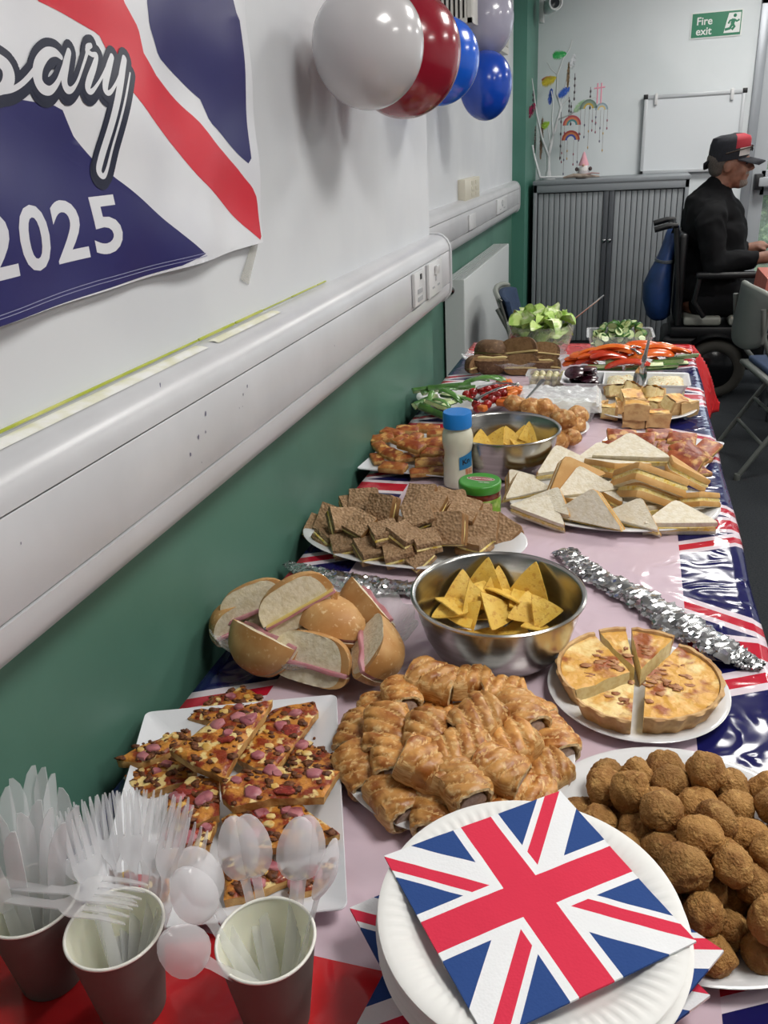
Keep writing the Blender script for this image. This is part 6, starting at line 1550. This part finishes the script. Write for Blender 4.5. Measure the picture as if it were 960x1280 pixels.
feather('bright green feather tuft at the top of the craft tree', 318, 182, .09, .032, '#4cc870', 1.5); feather('yellow feather tuft on the craft tree', 235, 390, .10, .036, '#e0cc48', 1.2); feather('pink-red feather tip beside the yellow tuft', 215, 372, .07, .016, '#d87060', 1.3, -.04)
feather('deep blue feather tuft on the craft tree', 245, 515, .10, .020, '#3a5cb8', .1); feather('royal blue feather tuft beside the forked branch', 355, 480, .09, .030, '#4474d8', .9); feather('magenta feather hanging by the green pillar', 88, 628, .10, .028, '#b02c5c', .5, -.25); feather('lime green feather on the lower craft tree', 205, 742, .06, .028, '#b4d850', 1.0)
feather('pale green feather beside the card rainbows', 480, 590, .10, .026, '#b8d8b0', .8, -.06); feather('long brown feather hanging low on the craft tree', 172, 850, .27, .016, '#6e5844', .03); feather('brown feather hanging high on the craft tree', 386, 350, .17, .013, '#7a6448', .02); feather('thin dark feather hanging beside the green pillar', 120, 860, .17, .008, '#5a5450', .02, -.25)
feather('white feather tuft near the tree top', 425, 235, .09, .024, '#e4e6ea', .2)
def rainbow(label, zx, zy, r, cols, strings, dy=-.07):
    p = tp(zx, zy, dy); t = thing('rainbow_ornament', label, 'ornament', p)
    for k, c in enumerate(cols):
        r1, r0 = r * (1 - .2 * k), r * (1 - .2 * (k + 1)); n = 14
        MB().rings([[(r0 * math.cos(PI * i / n), y, r0 * math.sin(PI * i / n)) if q in (0,) else (r1 * math.cos(PI * i / n), y, r1 * math.sin(PI * i / n)) for q, y in ((0, -.002), (1, -.002), (1, .002), (0, .002))] for i in range(n + 1)]).build('arc', mat('card_' + c.strip('#'), c, .7), t, smooth=30)
    for i, (x, L) in enumerate(strings):
        s_ = MB().tube([(x * r, 0, 0), (x * r, 0, -L)], .0012, 5).build('string', mat('grey_thread', '#8a8488', .8), t)
        for k in range(2): MB().ball((x * r, 0, -L * (.55 + .4 * k)), (.0045, .0045, .009), 8, 6).build('bead', mat('bead_%d' % (i % 3), ('#8a4a5c', '#5a5a70', '#b89a6a')[i % 3], .5), s_)
rainbow('grey-green card rainbow with hanging strings', 548, 612, .055, ['#6e8478', '#8a9a8c', '#c8a848'], [(-.9, .16), (-.4, .18), (.1, .25), (.5, .14), (.9, .10)])
rainbow('pale blue card rainbow hanging at the branch end', 652, 622, .042, ['#8aa0ac', '#b0bcc4', '#d8c078'], [(-.8, .14), (-.1, .20), (.4, .26), (.95, .12)])
rainbow('red and teal card rainbow on the craft tree', 415, 745, .060, ['#b04a50', '#d0805a', '#4c8a90'], [(-.8, .08), (.8, .10)])
rainbow('dark red and blue card rainbow with long strings', 405, 865, .060, ['#983a34', '#c07848', '#3c4c9c'], [(-.95, .14), (-.7, .22), (-.35, .12), (.35, .16), (.8, .25)], -.09)
for zx, zy, L in ((105, 470, .12), (440, 330, .16), (330, 640, .30), (410, 560, .14), (565, 440, .13), (395, 520, .12)):
    p = tp(zx, zy, -.25 if zx < 130 else -.03); t2 = thing('bead_string', 'thin dark beaded string hanging from the craft tree', 'string', p, group='beaded strings on the craft tree')
    MB().tube([(0, 0, 0), (.002, 0, -L * .5), (0, 0, -L)], .002, 5).build('thread', mat('dark_thread', '#4c484c', .8), t2)
    for k in range(4): MB().ball((0.001, 0, -L * (.2 + .25 * k)), (.006, .006, .011), 8, 6).build('bead', mat('bead_dark', '#4a4048', .5), t2)
t2 = thing('pink_cross_charm', 'pink pipe-cleaner charm above the pale blue rainbow', 'ornament', tp(635, 490, -.07))
pk = mat('pink_fluff', '#e8a0b4', .9)
for x in (-.012, .012): MB().tube([(x, 0, .06), (x, 0, -.06)], .005, 6).build('stem', pk, t2)
MB().tube([(-.035, 0, .03), (.035, 0, .035)], .005, 6).build('bar', pk, t2)
q = [tp(x, y, -.12) for x, y in ((98, 905), (118, 1010), (160, 1160))]; q2 = [tp(x, y, -.10) for x, y in ((165, 1163), (270, 1162), (365, 1160))]
b = MB().tube([tuple(v) for v in q + q2], .008, 8); c0 = Vector(b.v[0]); o = b.build('bent_white_rail', wht, smooth=60); tag(o, 'bent white plastic rail standing at the foot of the craft tree', 'rail')
g = tp(490, 1165, -.12); g.z = CH
t2 = thing('driftwood', 'short piece of pale driftwood lying on the cupboard', 'driftwood', g)
MB().tube([(-.12, 0, .012), (-.05, .01, .022), (.03, -.01, .018), (.12, .005, .010)], [.008, .018, .016, .006], 9, flat=.8).build('log', mat('driftwood', '#a8998c', .8, c2='#8c7d72', scale=30), t2)
MB().tube([(.0, 0, .02), (.07, -.02, .035), (.12, -.03, .03)], [.008, .006, .004], 7).build('twig', mat('driftwood_pink', '#b89a98', .8), t2)
t2 = thing('gnome_figure', 'small gnome with a white beard and pale pink hat', 'figurine', (g.x + .01, g.y + .05, CH))
MB().lathe([(0, 0), (.04, 0), (.042, .03), (.032, .07), (.02, .085), (0, .09)], 16).build('body', mat('gnome_grey', '#b9b4b8', .8), t2, smooth=60)
MB().ball((0, -.02, .062), (.03, .018, .035), 14, 9).build('beard', mat('gnome_beard', '#e4e2e0', .9), t2); MB().ball((0, -.036, .085), .009, 10, 7).build('nose', mat('gnome_nose', '#d8a894', .6), t2)
MB().lathe([(.036, .082), (.034, .09), (.02, .125), (.008, .16), (0, .17)], 14).build('hat', mat('gnome_hat_pink', '#dca4b0', .8), t2, smooth=60)
for s_ in (-1, 1): MB().ball((s_ * .045, -.01, .06), (.012, .012, .014), 9, 7).build('plait', mat('gnome_dark', '#4a3c3c', .8), t2)
# wall camera
p = aty(690, 6, 6.25)
t2 = thing('wall_camera', 'white tube-shaped wall camera high in the corner', 'camera', p)
MB().lathe([(0, -.10), (.040, -.10), (.044, -.09), (.044, .10), (.036, .10), (.034, .088), (0, .088)], 24).build('housing', pvcw, t2, rot=(PI / 2, 0, .35), smooth=50)
MB().lathe([(0, 0), (.030, 0), (.030, .003), (0, .004)], 20).build('lens', mat('lens_dark', '#20262c', .1), t2, (.026, -.086, 0), (PI / 2, 0, .35))
MB().box((-.07, .06, -.02), (.03, .08, .14)).build('bracket', pvcw, t2, bevel=.006)

# ---------------------------------------------------------------- folding chairs
cgrey = mat('chair_grey_metal', '#6c706c', .4, metal=.3); cpad = mat('chair_blue_pad', '#1f3350', .8, c2='#263c5c', scale=60)
def folding_chair(label, loc, rz, rec=0.0):
    t = thing('folding_chair', label, 'chair', loc, (0, 0, rz))
    for s_ in (-1, 1):
        MB().tube([(0, s_ * .195, .012), (.14, s_ * .195, .235), (.27, s_ * .195, .43)], .011, 10).build('rear_leg', cgrey, t, smooth=60)
        MB().tube([(.50, s_ * .21, .012), (.30, s_ * .21, .25), (.10, s_ * .21, .48), (.035 - rec * .1, s_ * .205, .62), (.02 - rec * .22, s_ * .20, .74)], .011, 10).build('front_leg', cgrey, t, smooth=60)
        for x in (0, .50): MB().lathe([(0, 0), (.014, 0), (.015, .02), (.012, .028), (0, .028)], 12).build('rubber_foot', mat('chair_foot_grey', '#505450', .7), t, (x, s_ * (.195 if x == 0 else .21), 0))
    for x, z in ((.092, .155), (.155, .258)): MB().tube([(x, -.195, z), (x, .195, z)], .008, 8).build('cross_bar', cgrey, t)
    MB().tube([(.40, -.21, .13), (.40, .21, .13)], .008, 8).build('cross_bar', cgrey, t)
    MB().box((.27, 0, .432), (.40, .41, .022)).build('seat_pan', cgrey, t, bevel=.01, bseg=3)
    MB().box((.28, 0, .452), (.36, .36, .028)).build('seat_pad', cpad, t, bevel=.012, bseg=3)
    def shell(nm, m, x0, th, hy, z0, z1, crown):
        b = MB(); n = 14; k = 8; rs = []
        for j in range(k + 1):
            q = j / k
            for side in (0,):
                ring = []
                for i in range(n + 1):
                    y = hy * (2 * i / n - 1); e = abs(2 * i / n - 1); zt_ = z1 - crown * e ** 3 + .0; zb_ = z0 + .05 * e ** 3
                    ring.append((x0 - rec * (zb_ + (zt_ - zb_) * q - .52) + .02 * q - .035 * (1 - e * e) * 0 + .035 * e * e * 1.0, y, zb_ + (zt_ - zb_) * q))
                rs.append(ring + [(x - th, y, z) for x, y, z in ring[::-1]])
        b.rings(rs); return b.build(nm, m, t, smooth=50, bevel=.003)
    sh = shell('back_shell', cgrey, .0, .012, .215, .55, .80, .02)
    b = MB().tube([(.055 - rec * .27, -.215, .785)] + [(.02 - rec * .28 + .035 * (abs(2 * i / 12 - 1)) ** 2, .215 * (2 * i / 12 - 1), .80 - .02 * abs(2 * i / 12 - 1) ** 3) for i in range(13)] + [(.055 - rec * .27, .215, .785)], .012, 8); b.build('rim', mat('chair_rim_light', '#8f938c', .4), t, smooth=60)
    shell('back_pad', cpad, .032, .022, .19, .60, .79, .02)
    return t
folding_chair('grey folding chair with a dark blue seat pad beside the table', (.467, 3.88, 0), math.radians(9.8))
folding_chair('folding chair with a blue back pad beside the radiator', (-.50, 3.92, 0), math.radians(3), .42)
# second table under red cloth at the right
q = aty(955, 350, 4.5)
t2 = thing('red_covered_table', 'small table under a plain red cloth behind the folding chair', 'table', (q.x + .015, 4.70, 0))
redc = mat('red_cloth', '#b8685a', .6)
b = MB(); b.box((.45, .0, TZ - .005), (.9, .4, .01)); b.build('cloth_top', redc, t2, bevel=.004)
n = 24; rs = []
for f, z in ((1.0, TZ - .002), (1.02, TZ - .1), (1.05, TZ - .24)):
    ring = []
    for (xa, ya), (xb, yb) in (((0, -.2), (.9, -.2)), ((.9, -.2), (.9, .2)), ((.9, .2), (0, .2)), ((0, .2), (0, -.2))):
        for i in range(10):
            x, y = xa + (xb - xa) * i / 10, ya + (yb - ya) * i / 10; k = 1 + (f - 1) * (1 + .6 * math.sin(i * 2.1)); ring.append((.45 + (x - .45) * k, y * k, z))
    rs.append(ring)
MB().rings(rs, cap0=False, cap1=False).build('cloth_drape', redc, t2, smooth=60)
for x in (.1, .8):
    for y in (-.14, .14): MB().tube([(x, y, 0), (x, y, TZ - .01)], .014, 8).build('leg', steel_leg, t2)
# ---------------------------------------------------------------- person in a powered wheelchair
PX, PY = 0.0, 5.27
def remesh(b, name, mats, voxel, parent=None, smooth_it=6, matfn=None, loc=(0, 0, 0), disp=None):
    me = b.mesh(name + '_raw', mats[0], smooth=0); ob = link(name + '_raw', me)
    md = ob.modifiers.new('r', 'REMESH'); md.mode = 'VOXEL'; md.voxel_size = voxel; md.use_smooth_shade = True
    sm = ob.modifiers.new('s', 'SMOOTH'); sm.iterations = smooth_it; sm.factor = .5
    bpy.context.view_layer.update(); dg = bpy.context.evaluated_depsgraph_get()
    m2 = bpy.data.meshes.new_from_object(ob.evaluated_get(dg)); bpy.data.objects.remove(ob, do_unlink=True); bpy.data.meshes.remove(me)
    m2.name = name; m2.materials.clear()
    for m in mats: m2.materials.append(m)
    if disp:
        for v in m2.vertices: v.co += disp(v.co)
    if matfn:
        for p in m2.polygons: p.material_index = matfn(p.center)
    m2.polygons.foreach_set('use_smooth', [True] * len(m2.polygons)); m2.update()
    return link(name, m2, parent, loc)
def cap_(b, p0, p1, r0, r1, n=12):
    p0, p1 = Vector(p0), Vector(p1); k = max(2, int((p1 - p0).length / (min(r0, r1) * .45)))
    for i in range(k + 1):
        q = i / k; r = r0 + (r1 - r0) * q; b.ball(tuple(p0.lerp(p1, q)), r, n, 8)
skin = mat('skin', '#8c6350', .55, c2='#7a5242', scale=30, sub=.1, rand=False); beard = mat('beard_grey', '#8a8078', .85, c2='#6c625c', scale=200, rand=False); eyem = mat('eye_dark', '#1a1412', .3)
b = MB(); X0 = .0
# head, neck, trunk, arms with hands, legs: one surface
b.ball((.478, 0, 1.255), (.098, .076, .105), 22, 16); b.ball((.505, 0, 1.20), (.075, .064, .085), 20, 14); b.ball((.535, 0, 1.152), (.042, .042, .040), 14, 10)
b.ball((.562, 0, 1.262), (.022, .045, .018), 12, 8); cap_(b, (.572, 0, 1.255), (.594, 0, 1.218), .010, .0155); b.ball((.580, .014, 1.212), (.012, .009, .009), 10, 8); b.ball((.580, -.014, 1.212), (.012, .009, .009), 10, 8)
b.ball((.568, 0, 1.186), (.018, .026, .008), 12, 8); b.ball((.566, 0, 1.174), (.016, .024, .008), 12, 8); b.ball((.562, 0, 1.140), (.020, .022, .018), 12, 8)
for s_ in (-1, 1):
    b.ball((.462, s_ * .078, 1.228), (.022, .011, .034), 12, 8); b.ball((.540, s_ * .045, 1.205), (.026, .018, .026), 12, 8)
cap_(b, (.455, 0, 1.17), (.405, 0, 1.03), .056, .066); cap_(b, (.40, 0, .98), (.42, 0, .60), .12, .14); b.ball((.42, 0, .52), (.15, .17, .12), 18, 12)
for s_ in (-1, 1):
    cap_(b, (.40, s_ * .05, 1.0), (.40, s_ * .165, .97), .08, .062); cap_(b, (.40, s_ * .185, .96), (.43, s_ * .235, .735), .052, .044); cap_(b, (.43, s_ * .235, .735), (.645, s_ * .225, .765), .042, .030)
    cap_(b, (.655, s_ * .225, .768), (.715, s_ * .222, .775), .032, .036)
    for k in range(4):
        y = s_ * (.195 + .017 * k); z0 = .785; cap_(b, (.735, y, .785), (.768 - .004 * abs(k - 1.5), y, .780), .0095, .009); cap_(b, (.768 - .004 * abs(k - 1.5), y, .780), (.782, y, .755), .009, .008); cap_(b, (.782, y, .755), (.768, y, .735), .008, .0075)
    cap_(b, (.70, s_ * .19, .775), (.735, s_ * .178, .762), .011, .009)
    cap_(b, (.43, s_ * .10, .52), (.86, s_ * .12, .545), .085, .060); cap_(b, (.86, s_ * .12, .545), (.93, s_ * .12, .16), .055, .038); cap_(b, (.91, s_ * .12, .115), (1.04, s_ * .12, .105), .038, .032)
def bm_(c):
    if c.z > 1.1 and c.x > .535 and (c.z < 1.160 or (c.x > .562 and 1.186 < c.z < 1.198)) and abs(c.y) < .05: return 1
    return 0
person = remesh(b, 'person', [skin, beard], .007, None, 3, bm_, (PX, PY, 0))
tag(person, 'man in dark jacket and navy cap seated sideways in a powered wheelchair', 'person')
for s_ in (-1, 1): MB().ball((.557, s_ * .034, 1.243), (.012, .012, .008), 10, 8).build('eye', eyem, person)
b = MB(); b.ball((.445, 0, 1.262), (.090, .081, .075), 18, 12); b.ball((.425, 0, 1.225), (.058, .066, .055), 16, 10)
remesh(b, 'hair', [mat('grey_hair', '#5c544e', .8, c2='#45403c', scale=220, rand=False)], .008, person, 3)
# jacket
jk = mat('black_jacket', '#0c0d10', .85, c2='#08090c', scale=14, rand=False, spec=.2); trm = mat('dark_trousers', '#0e0f12', .85, spec=.2)
b = MB(); cap_(b, (.395, 0, 1.02), (.43, 0, .62), .135, .165); b.ball((.475, 0, .74), (.155, .20, .16), 20, 14); b.ball((.485, 0, .86), (.135, .175, .15), 18, 12); b.ball((.475, 0, .985), (.10, .13, .10), 18, 12); b.ball((.42, 0, .58), (.17, .20, .12), 18, 12)
b.ball((.36, 0, .92), (.10, .19, .16), 18, 12); cap_(b, (.418, 0, 1.115), (.40, 0, 1.0), .072, .12); b.ball((.345, 0, .97), (.09, .165, .13), 18, 12)
for s_ in (-1, 1):
    cap_(b, (.395, s_ * .06, 1.0), (.40, s_ * .175, .965), .10, .086); cap_(b, (.40, s_ * .19, .95), (.43, s_ * .245, .735), .078, .068); cap_(b, (.43, s_ * .245, .735), (.62, s_ * .228, .762), .066, .050)
remesh(b, 'jacket', [jk], .011, person, 5, disp=lambda c: Vector((nz3(c, 9, 1), nz3(c, 9, 2), nz3(c, 11, 3))) * .014 + Vector((nz3(c, 24, 4), nz3(c, 24, 5), nz3(c, 24, 6))) * .006)
b = MB().tube([(.37, 0, 1.10)] , .01) if False else MB()
n = 20; rs = []
for r_, z in ((.066, 1.085), (.078, 1.10), (.074, 1.118), (.066, 1.112), (.058, 1.09)): rs.append([(.432 + r_ * .95 * math.cos(2 * PI * i / n) + .012 * (z - 1.09) * 10 * math.cos(2 * PI * i / n), r_ * math.sin(2 * PI * i / n), z + .028 * -math.cos(2 * PI * i / n)) for i in range(n)])
b.rings(rs, cap0=False, cap1=False).build('collar', jk, person, smooth=60)
b = MB()
for s_ in (-1, 1): cap_(b, (.42, s_ * .10, .52), (.86, s_ * .12, .55), .105, .078); cap_(b, (.86, s_ * .12, .55), (.925, s_ * .12, .18), .072, .055)
remesh(b, 'trousers', [trm], .012, person, 4)
b = MB()
for s_ in (-1, 1):
    s2 = MB(); cap_(s2, (.905, s_ * .12, .135), (1.05, s_ * .12, .125), .046, .040); remesh(s2, 'shoe', [mat('black_shoe', '#101012', .4)], .010, person, 3)
# cap
navy = mat('cap_navy', '#15171f', .8, c2='#1b1e28', scale=90, rand=False); capred = mat('cap_red', '#9c1c2c', .7); capw = mat('cap_white', '#c9c6c2', .7)
cp = link('cap', None, person)
b = MB(); n = 28; rs = []
for q, r_, z in ((0, 1.04, 1.262), (1, 1.06, 1.275), (2, 1.07, 1.315), (3, 1.05, 1.352), (4, .96, 1.376), (5, .6, 1.390), (6, .1, 1.394)):
    rs.append([(.466 + .099 * r_ * math.cos(2 * PI * i / n) + .012 * q / 6, .084 * r_ * math.sin(2 * PI * i / n), z + .012 * math.cos(2 * PI * i / n) * (1 if q < 4 else .3)) for i in range(n)])
b.rings(rs, cap0=False)
b.m = [1 if (math.cos(2 * PI * ((k % n) + .5) / n) > .15 and 1 <= k // n <= 4) else 0 for k in range(len(b.f))]
b.m = [2 if (m_ == 1 and k // n == 1 and math.cos(2 * PI * ((k % n) + .5) / n) > .45) else (0 if (m_ == 1 and k // n == 1) else m_) for k, m_ in enumerate(b.m)]
b.build('crown', [navy, capred, capw], cp, smooth=50)
b = MB(); rs = []
for q in range(9):
    u = q / 8; x = .545 + .115 * u; hw = .080 * math.sqrt(max(0, 1 - (u * .96) ** 2.4)) + .004
    rs.append([(x - .035 * (abs(v) ** 2), hw * v, 1.283 - .030 * u - .018 * abs(v) ** 2 + dz) for dz, vs_ in ((0, (-1, -.6, -.2, .2, .6, 1)), (-.006, (1, .6, .2, -.2, -.6, -1))) for v in vs_])
b.rings(rs).build('brim', navy, cp, smooth=50)
MB().tube([(.372, -.03, 1.262), (.35, -.01, 1.245), (.352, .012, 1.225), (.37, .03, 1.232)], .011, 8).build('back_strap', navy, cp, smooth=60)
t = thing('sunglasses', 'dark sunglasses resting on the cap brim', 'sunglasses', (PX + .545, PY, 1.318))
gls = mat('sunglass_lens', '#0c0c10', .08); gfr = mat('sunglass_frame', '#3a3028', .3)
for s_ in (-1, 1):
    MB().ball((.035, s_ * .034, 0), (.006, .027, .017), 14, 8).build('lens', gls, t)
    MB().tube([(.035, s_ * .062, .006), (-.02, s_ * .088, -.004), (-.10, s_ * .094, -.022)], .0035, 6).build('temple', gfr, t)
MB().tube([(.036, -.06, .010), (.042, 0, .012), (.036, .06, .010)], .004, 6).build('bridge', gfr, t)

# wheelchair
t = thing('powered_wheelchair', 'black powered wheelchair with large grey-tyred drive wheels', 'wheelchair', (PX + .42, PY, 0))
bk = mat('wheelchair_black', '#101114', .45); bk2 = mat('wheelchair_gloss_black', '#0c0d10', .2); rub = mat('tyre_grey_rubber', '#3a3833', .8, bump=.3, bscale=120); gry = mat('wheelchair_pale_grey', '#8d9088', .5)
wx = aty(893, 452, PY - .29).x - (PX + .42); WR = .168
for s_ in (-1, 1):
    wl_ = link('drive_wheel', None, t, (wx, s_ * .27, WR))
    R_, r_ = WR, .036
    MB().rings([[((R_ - r_ + r_ * math.cos(k * PI / 6)) * math.cos(a * PI / 20), 1.15 * r_ * math.sin(k * PI / 6), (R_ - r_ + r_ * math.cos(k * PI / 6)) * math.sin(a * PI / 20)) for k in range(12)] for a in range(40)], loop=True).build('tyre', rub, wl_, smooth=60)
    MB().lathe([(0, -.03), (.10, -.03), (.112, -.02), (.112, .02), (.10, .03), (.05, .034), (.035, .045), (0, .045)], 32).build('hub', bk2, wl_, rot=(PI / 2 * -s_ * -1, 0, 0), smooth=40)
    for k in range(5): MB().box((.06 * math.cos(k * 1.2566), s_ * .034, .06 * math.sin(k * 1.2566)), (.07, .008, .016)).build('spoke', bk, wl_) if False else None
    # castors and fender
    cs_ = link('castor', None, t, (wx + .42, s_ * .22, .075)); MB().lathe([(0, -.018), (.06, -.018), (.075, -.010), (.075, .010), (.06, .018), (0, .018)], 24).build('castor_wheel', rub, cs_, rot=(PI / 2, 0, 0), smooth=40)
    MB().box((-.04, 0, .07), (.06, .05, .05)).build('fork', bk, cs_, bevel=.008)
    arc = [((WR + .022) * math.cos(math.radians(a)), (WR + .022) * math.sin(math.radians(a))) for a in range(20, 161, 14)]
    MB().rings([[(wx + x * f, s_ * (.27 + w_), WR + z * f) for f, w_ in ((1, -.05), (1, .05), (1.03, .05), (1.03, -.05))] for x, z in arc]).build('fender', bk2, t, smooth=50)
    arm = link('armrest', MB().box((.10, s_ * .285, .690), (.36, .055, .034)).mesh('armrest', bk, bevel=.012, bseg=3), t)
    MB().tube([(-.06, s_ * .285, .68), (-.08, s_ * .285, .55), (-.02, s_ * .27, .46)], .014, 8).build('arm_bracket', bk, arm, smooth=60)
    MB().tube([(-.15, s_ * .19, .40), (-.17, s_ * .19, .66), (-.20, s_ * .19, .93)], .015, 10).build('back_post', bk, t, smooth=60)
    h0 = (-.19, s_ * .19, .945)
    MB().tube([h0, (-.24, s_ * .19, .945), (-.315, s_ * .19, .925)], [.013, .017, .017], 10).build('push_handle', bk, t, smooth=60)
MB().box((.05, 0, .24), (.56, .40, .20)).build('chassis', bk, t, bevel=.03, bseg=3)
MB().box((.06, 0, .365), (.50, .44, .06)).build('seat_frame', bk, t, bevel=.012)
for x, w_ in ((-.02, .20), (.20, .16)): MB().box((x, 0, .425), (w_, .44, .05)).build('seat_cushion', gry, t, bevel=.016, bseg=3)
b = MB(); b.box((-.155, 0, .66), (.05, .38, .48)); b.build('backrest', bk, t, rot=(0, 0, 0), bevel=.02, bseg=3)
MB().box((.33, -.285, .715), (.09, .06, .05)).build('joystick_pod', bk2, t, bevel=.01); MB().tube([(.33, -.285, .735), (.332, -.285, .79)], [.006, .012], 8).build('joystick', mat('joystick_grey', '#4a4c50', .3), t)
MB().box((.60, 0, .10), (.22, .34, .02)).build('footplate', bk, t, bevel=.005)
for s_ in (-1, 1): MB().tube([(.34, s_ * .14, .33), (.50, s_ * .14, .25), (.56, s_ * .14, .11)], .014, 8).build('footrest_tube', bk, t, smooth=60)

# blue bag behind the backrest
bc = Vector((PX + .165, PY - .02, 0))
t = thing('blue_bag', 'slouchy royal blue bag hung on the back of the wheelchair', 'bag', (bc.x, bc.y, .41))
bl = mat('bag_blue_nylon', '#17386e', .55, c2='#12305f', scale=16, rand=False); bl2 = mat('bag_dark_trim', '#14161c', .7)
b = MB(); n = 26; rs = []
for z, rx, ry, dx in ((0, .045, .10, 0), (.02, .068, .14, 0), (.10, .082, .165, -.012), (.20, .080, .165, -.016), (.28, .066, .15, .0), (.35, .050, .125, .02), (.42, .042, .10, .035), (.48, .036, .075, .045), (.52, .026, .055, .05)):
    rs.append([(dx + rx * math.cos(2 * PI * i / n) * (1 + .10 * nz3((math.cos(2 * PI * i / n), math.sin(2 * PI * i / n), z * 6), 2.2)), ry * math.sin(2 * PI * i / n) * (1 + .06 * nz3((math.sin(2 * PI * i / n), z * 6, 1), 2)), z) for i in range(n)])
b.rings(rs).build('bag_body', bl, t, smooth=70)
MB().rings([[(.02 + (.058 + .006 * math.cos(k * PI / 3)) * math.cos(a * PI / 14), (.135 + .006 * math.cos(k * PI / 3)) * math.sin(a * PI / 14), .335 + .010 * math.sin(k * PI / 3)) for k in range(6)] for a in range(28)], loop=True).build('strap_band', mat('bag_band_grey', '#4a5058', .6), t, smooth=60)
for s_ in (-1, 1): MB().tube([(.04, s_ * .06, .48), (.055, s_ * .12, .54), (.03, s_ * .19, .525)], .009, 8, flat=.5).build('strap', bl2, t, smooth=60)
# ---------------------------------------------------------------- labels that say where in its heap a piece lies
def relabel(group, base, C, near, top, low=None):
    """near: {phrase: (x, y)}; pieces above `top` crown the heap, others face their nearest neighbour dish"""
    for o in [o for o in COL.objects if o.get('group') == group and o.get('category')]:
        p = o.location; dx, dy = p.x - C.x, p.y - C.y
        if p.z > top: w_ = 'at the top of the heap'
        elif low and p.z < low and math.hypot(dx, dy) < .07: w_ = 'at the bottom of the heap'
        else: w_ = 'on the side facing ' + max(near, key=lambda k: (dx * (near[k][0] - C.x) + dy * (near[k][1] - C.y)) / (math.hypot(near[k][0] - C.x, near[k][1] - C.y) or 1))
        o['label'] = base + ' ' + w_
xy = lambda v: (v.x, v.y)
relabel('sausage rolls in the heap', 'golden flaky sausage roll', SR_C, {'the pizza plate': xy(PIZ_C), 'the steel chip bowl': xy(B1), 'the quiche': xy(QU_C), 'the chicken balls': xy(CH_C), 'the ham rolls': xy(HR_C), 'the paper plates': (PP_C.x, PP_C.y)}, Z0 + .045, Z0 + .02)
relabel('breaded chicken balls in the heap', 'golden brown breaded chicken ball', CH_C, {'the quiche': xy(QU_C), 'the paper plates': (PP_C.x, PP_C.y), 'the sausage rolls': xy(SR_C), 'the open floor': (1.2, CH_C.y)}, CZ + .072, CZ + .03)
relabel('meat pizza slices', 'meat-topped pizza slice', PIZ_C, {'the green wall': (XW, PIZ_C.y + .05), 'the ham rolls': xy(HR_C), 'the sausage rolls': xy(SR_C), 'the spoon cup': xy(CUP[2]), 'the fork cup': xy(CUP[1])}, CZ + .032)
relabel('brown bread sandwich quarters', 'brown bread sandwich quarter', BR_C, {'the green wall': (XW, BR_C.y), 'the pizza fingers': xy(PF), 'the steel chip bowl': xy(B1), 'the salsa jar': xy(JR), 'the ham rolls': xy(HR_C)}, Bz + .045, Bz + .004)
relabel('white egg sandwich triangles', 'white bread egg sandwich triangle', WH_C, {'the salsa jar': xy(JR), 'the bacon pizza': (cen.x, cen.y), 'the table edge': (TX1 + .1, WH_C.y), 'the foil strip': (.02, 1.1), 'the cheese puffs': xy(SC_C)}, .775)
relabel('ham rolls in the glass dish', 'soft white ham roll half', HR_C, {'the green wall': (XW, HR_C.y), 'the steel chip bowl': xy(B1), 'the pizza plate': xy(PIZ_C), 'the brown sandwiches': xy(BR_C), 'the sausage rolls': xy(SR_C)}, .80)
relabel('pizza fingers on the square plate', 'thin cheesy pizza finger', PF, {'the green wall': (XW, PF.y), 'the mayonnaise bottle': xy(MY), 'the brown sandwiches': xy(BR_C), 'the vegetable bowl': xy(VG)}, CZ + .034)
relabel('bacon pizza pieces', 'bacon-topped pizza piece', cen, {'the egg sandwiches': xy(WH_C), 'the quiche pieces': xy(QS_C), 'the table edge': (TX1 + .2, cen.y), 'the cheese puffs': xy(SC_C)}, CZ + .029)
relabel('small quiche pieces', 'small cut quiche piece', QS_C, {'the bacon pizza': (QS_C.x, QS_C.y - .3), 'the salad tray': xy(tc_), 'the table edge': (TX1 + .2, QS_C.y), 'the cheese puffs': xy(SC_C)}, CZ + .02)
relabel('cheese puffs on the small plate', 'knobbly baked cheese puff', SC_C, {'the steel chip bowl': xy(B2), 'the film-covered tub': xy(fc_), 'the quiche pieces': xy(QS_C), 'the vegetable bowl': xy(VG)}, CZ + .035)
for o, l in zip([o for o in COL.objects if o.get('group') == 'quiche wedges'], ('widest quiche wedge, nearly half of the round', 'medium quiche wedge pointing at the foil strip', 'thinnest quiche sliver beside the foil strip', 'large quiche wedge facing the steel chip bowl', 'small quiche wedge facing the chicken balls')):
    o['label'] = l; del o['group']
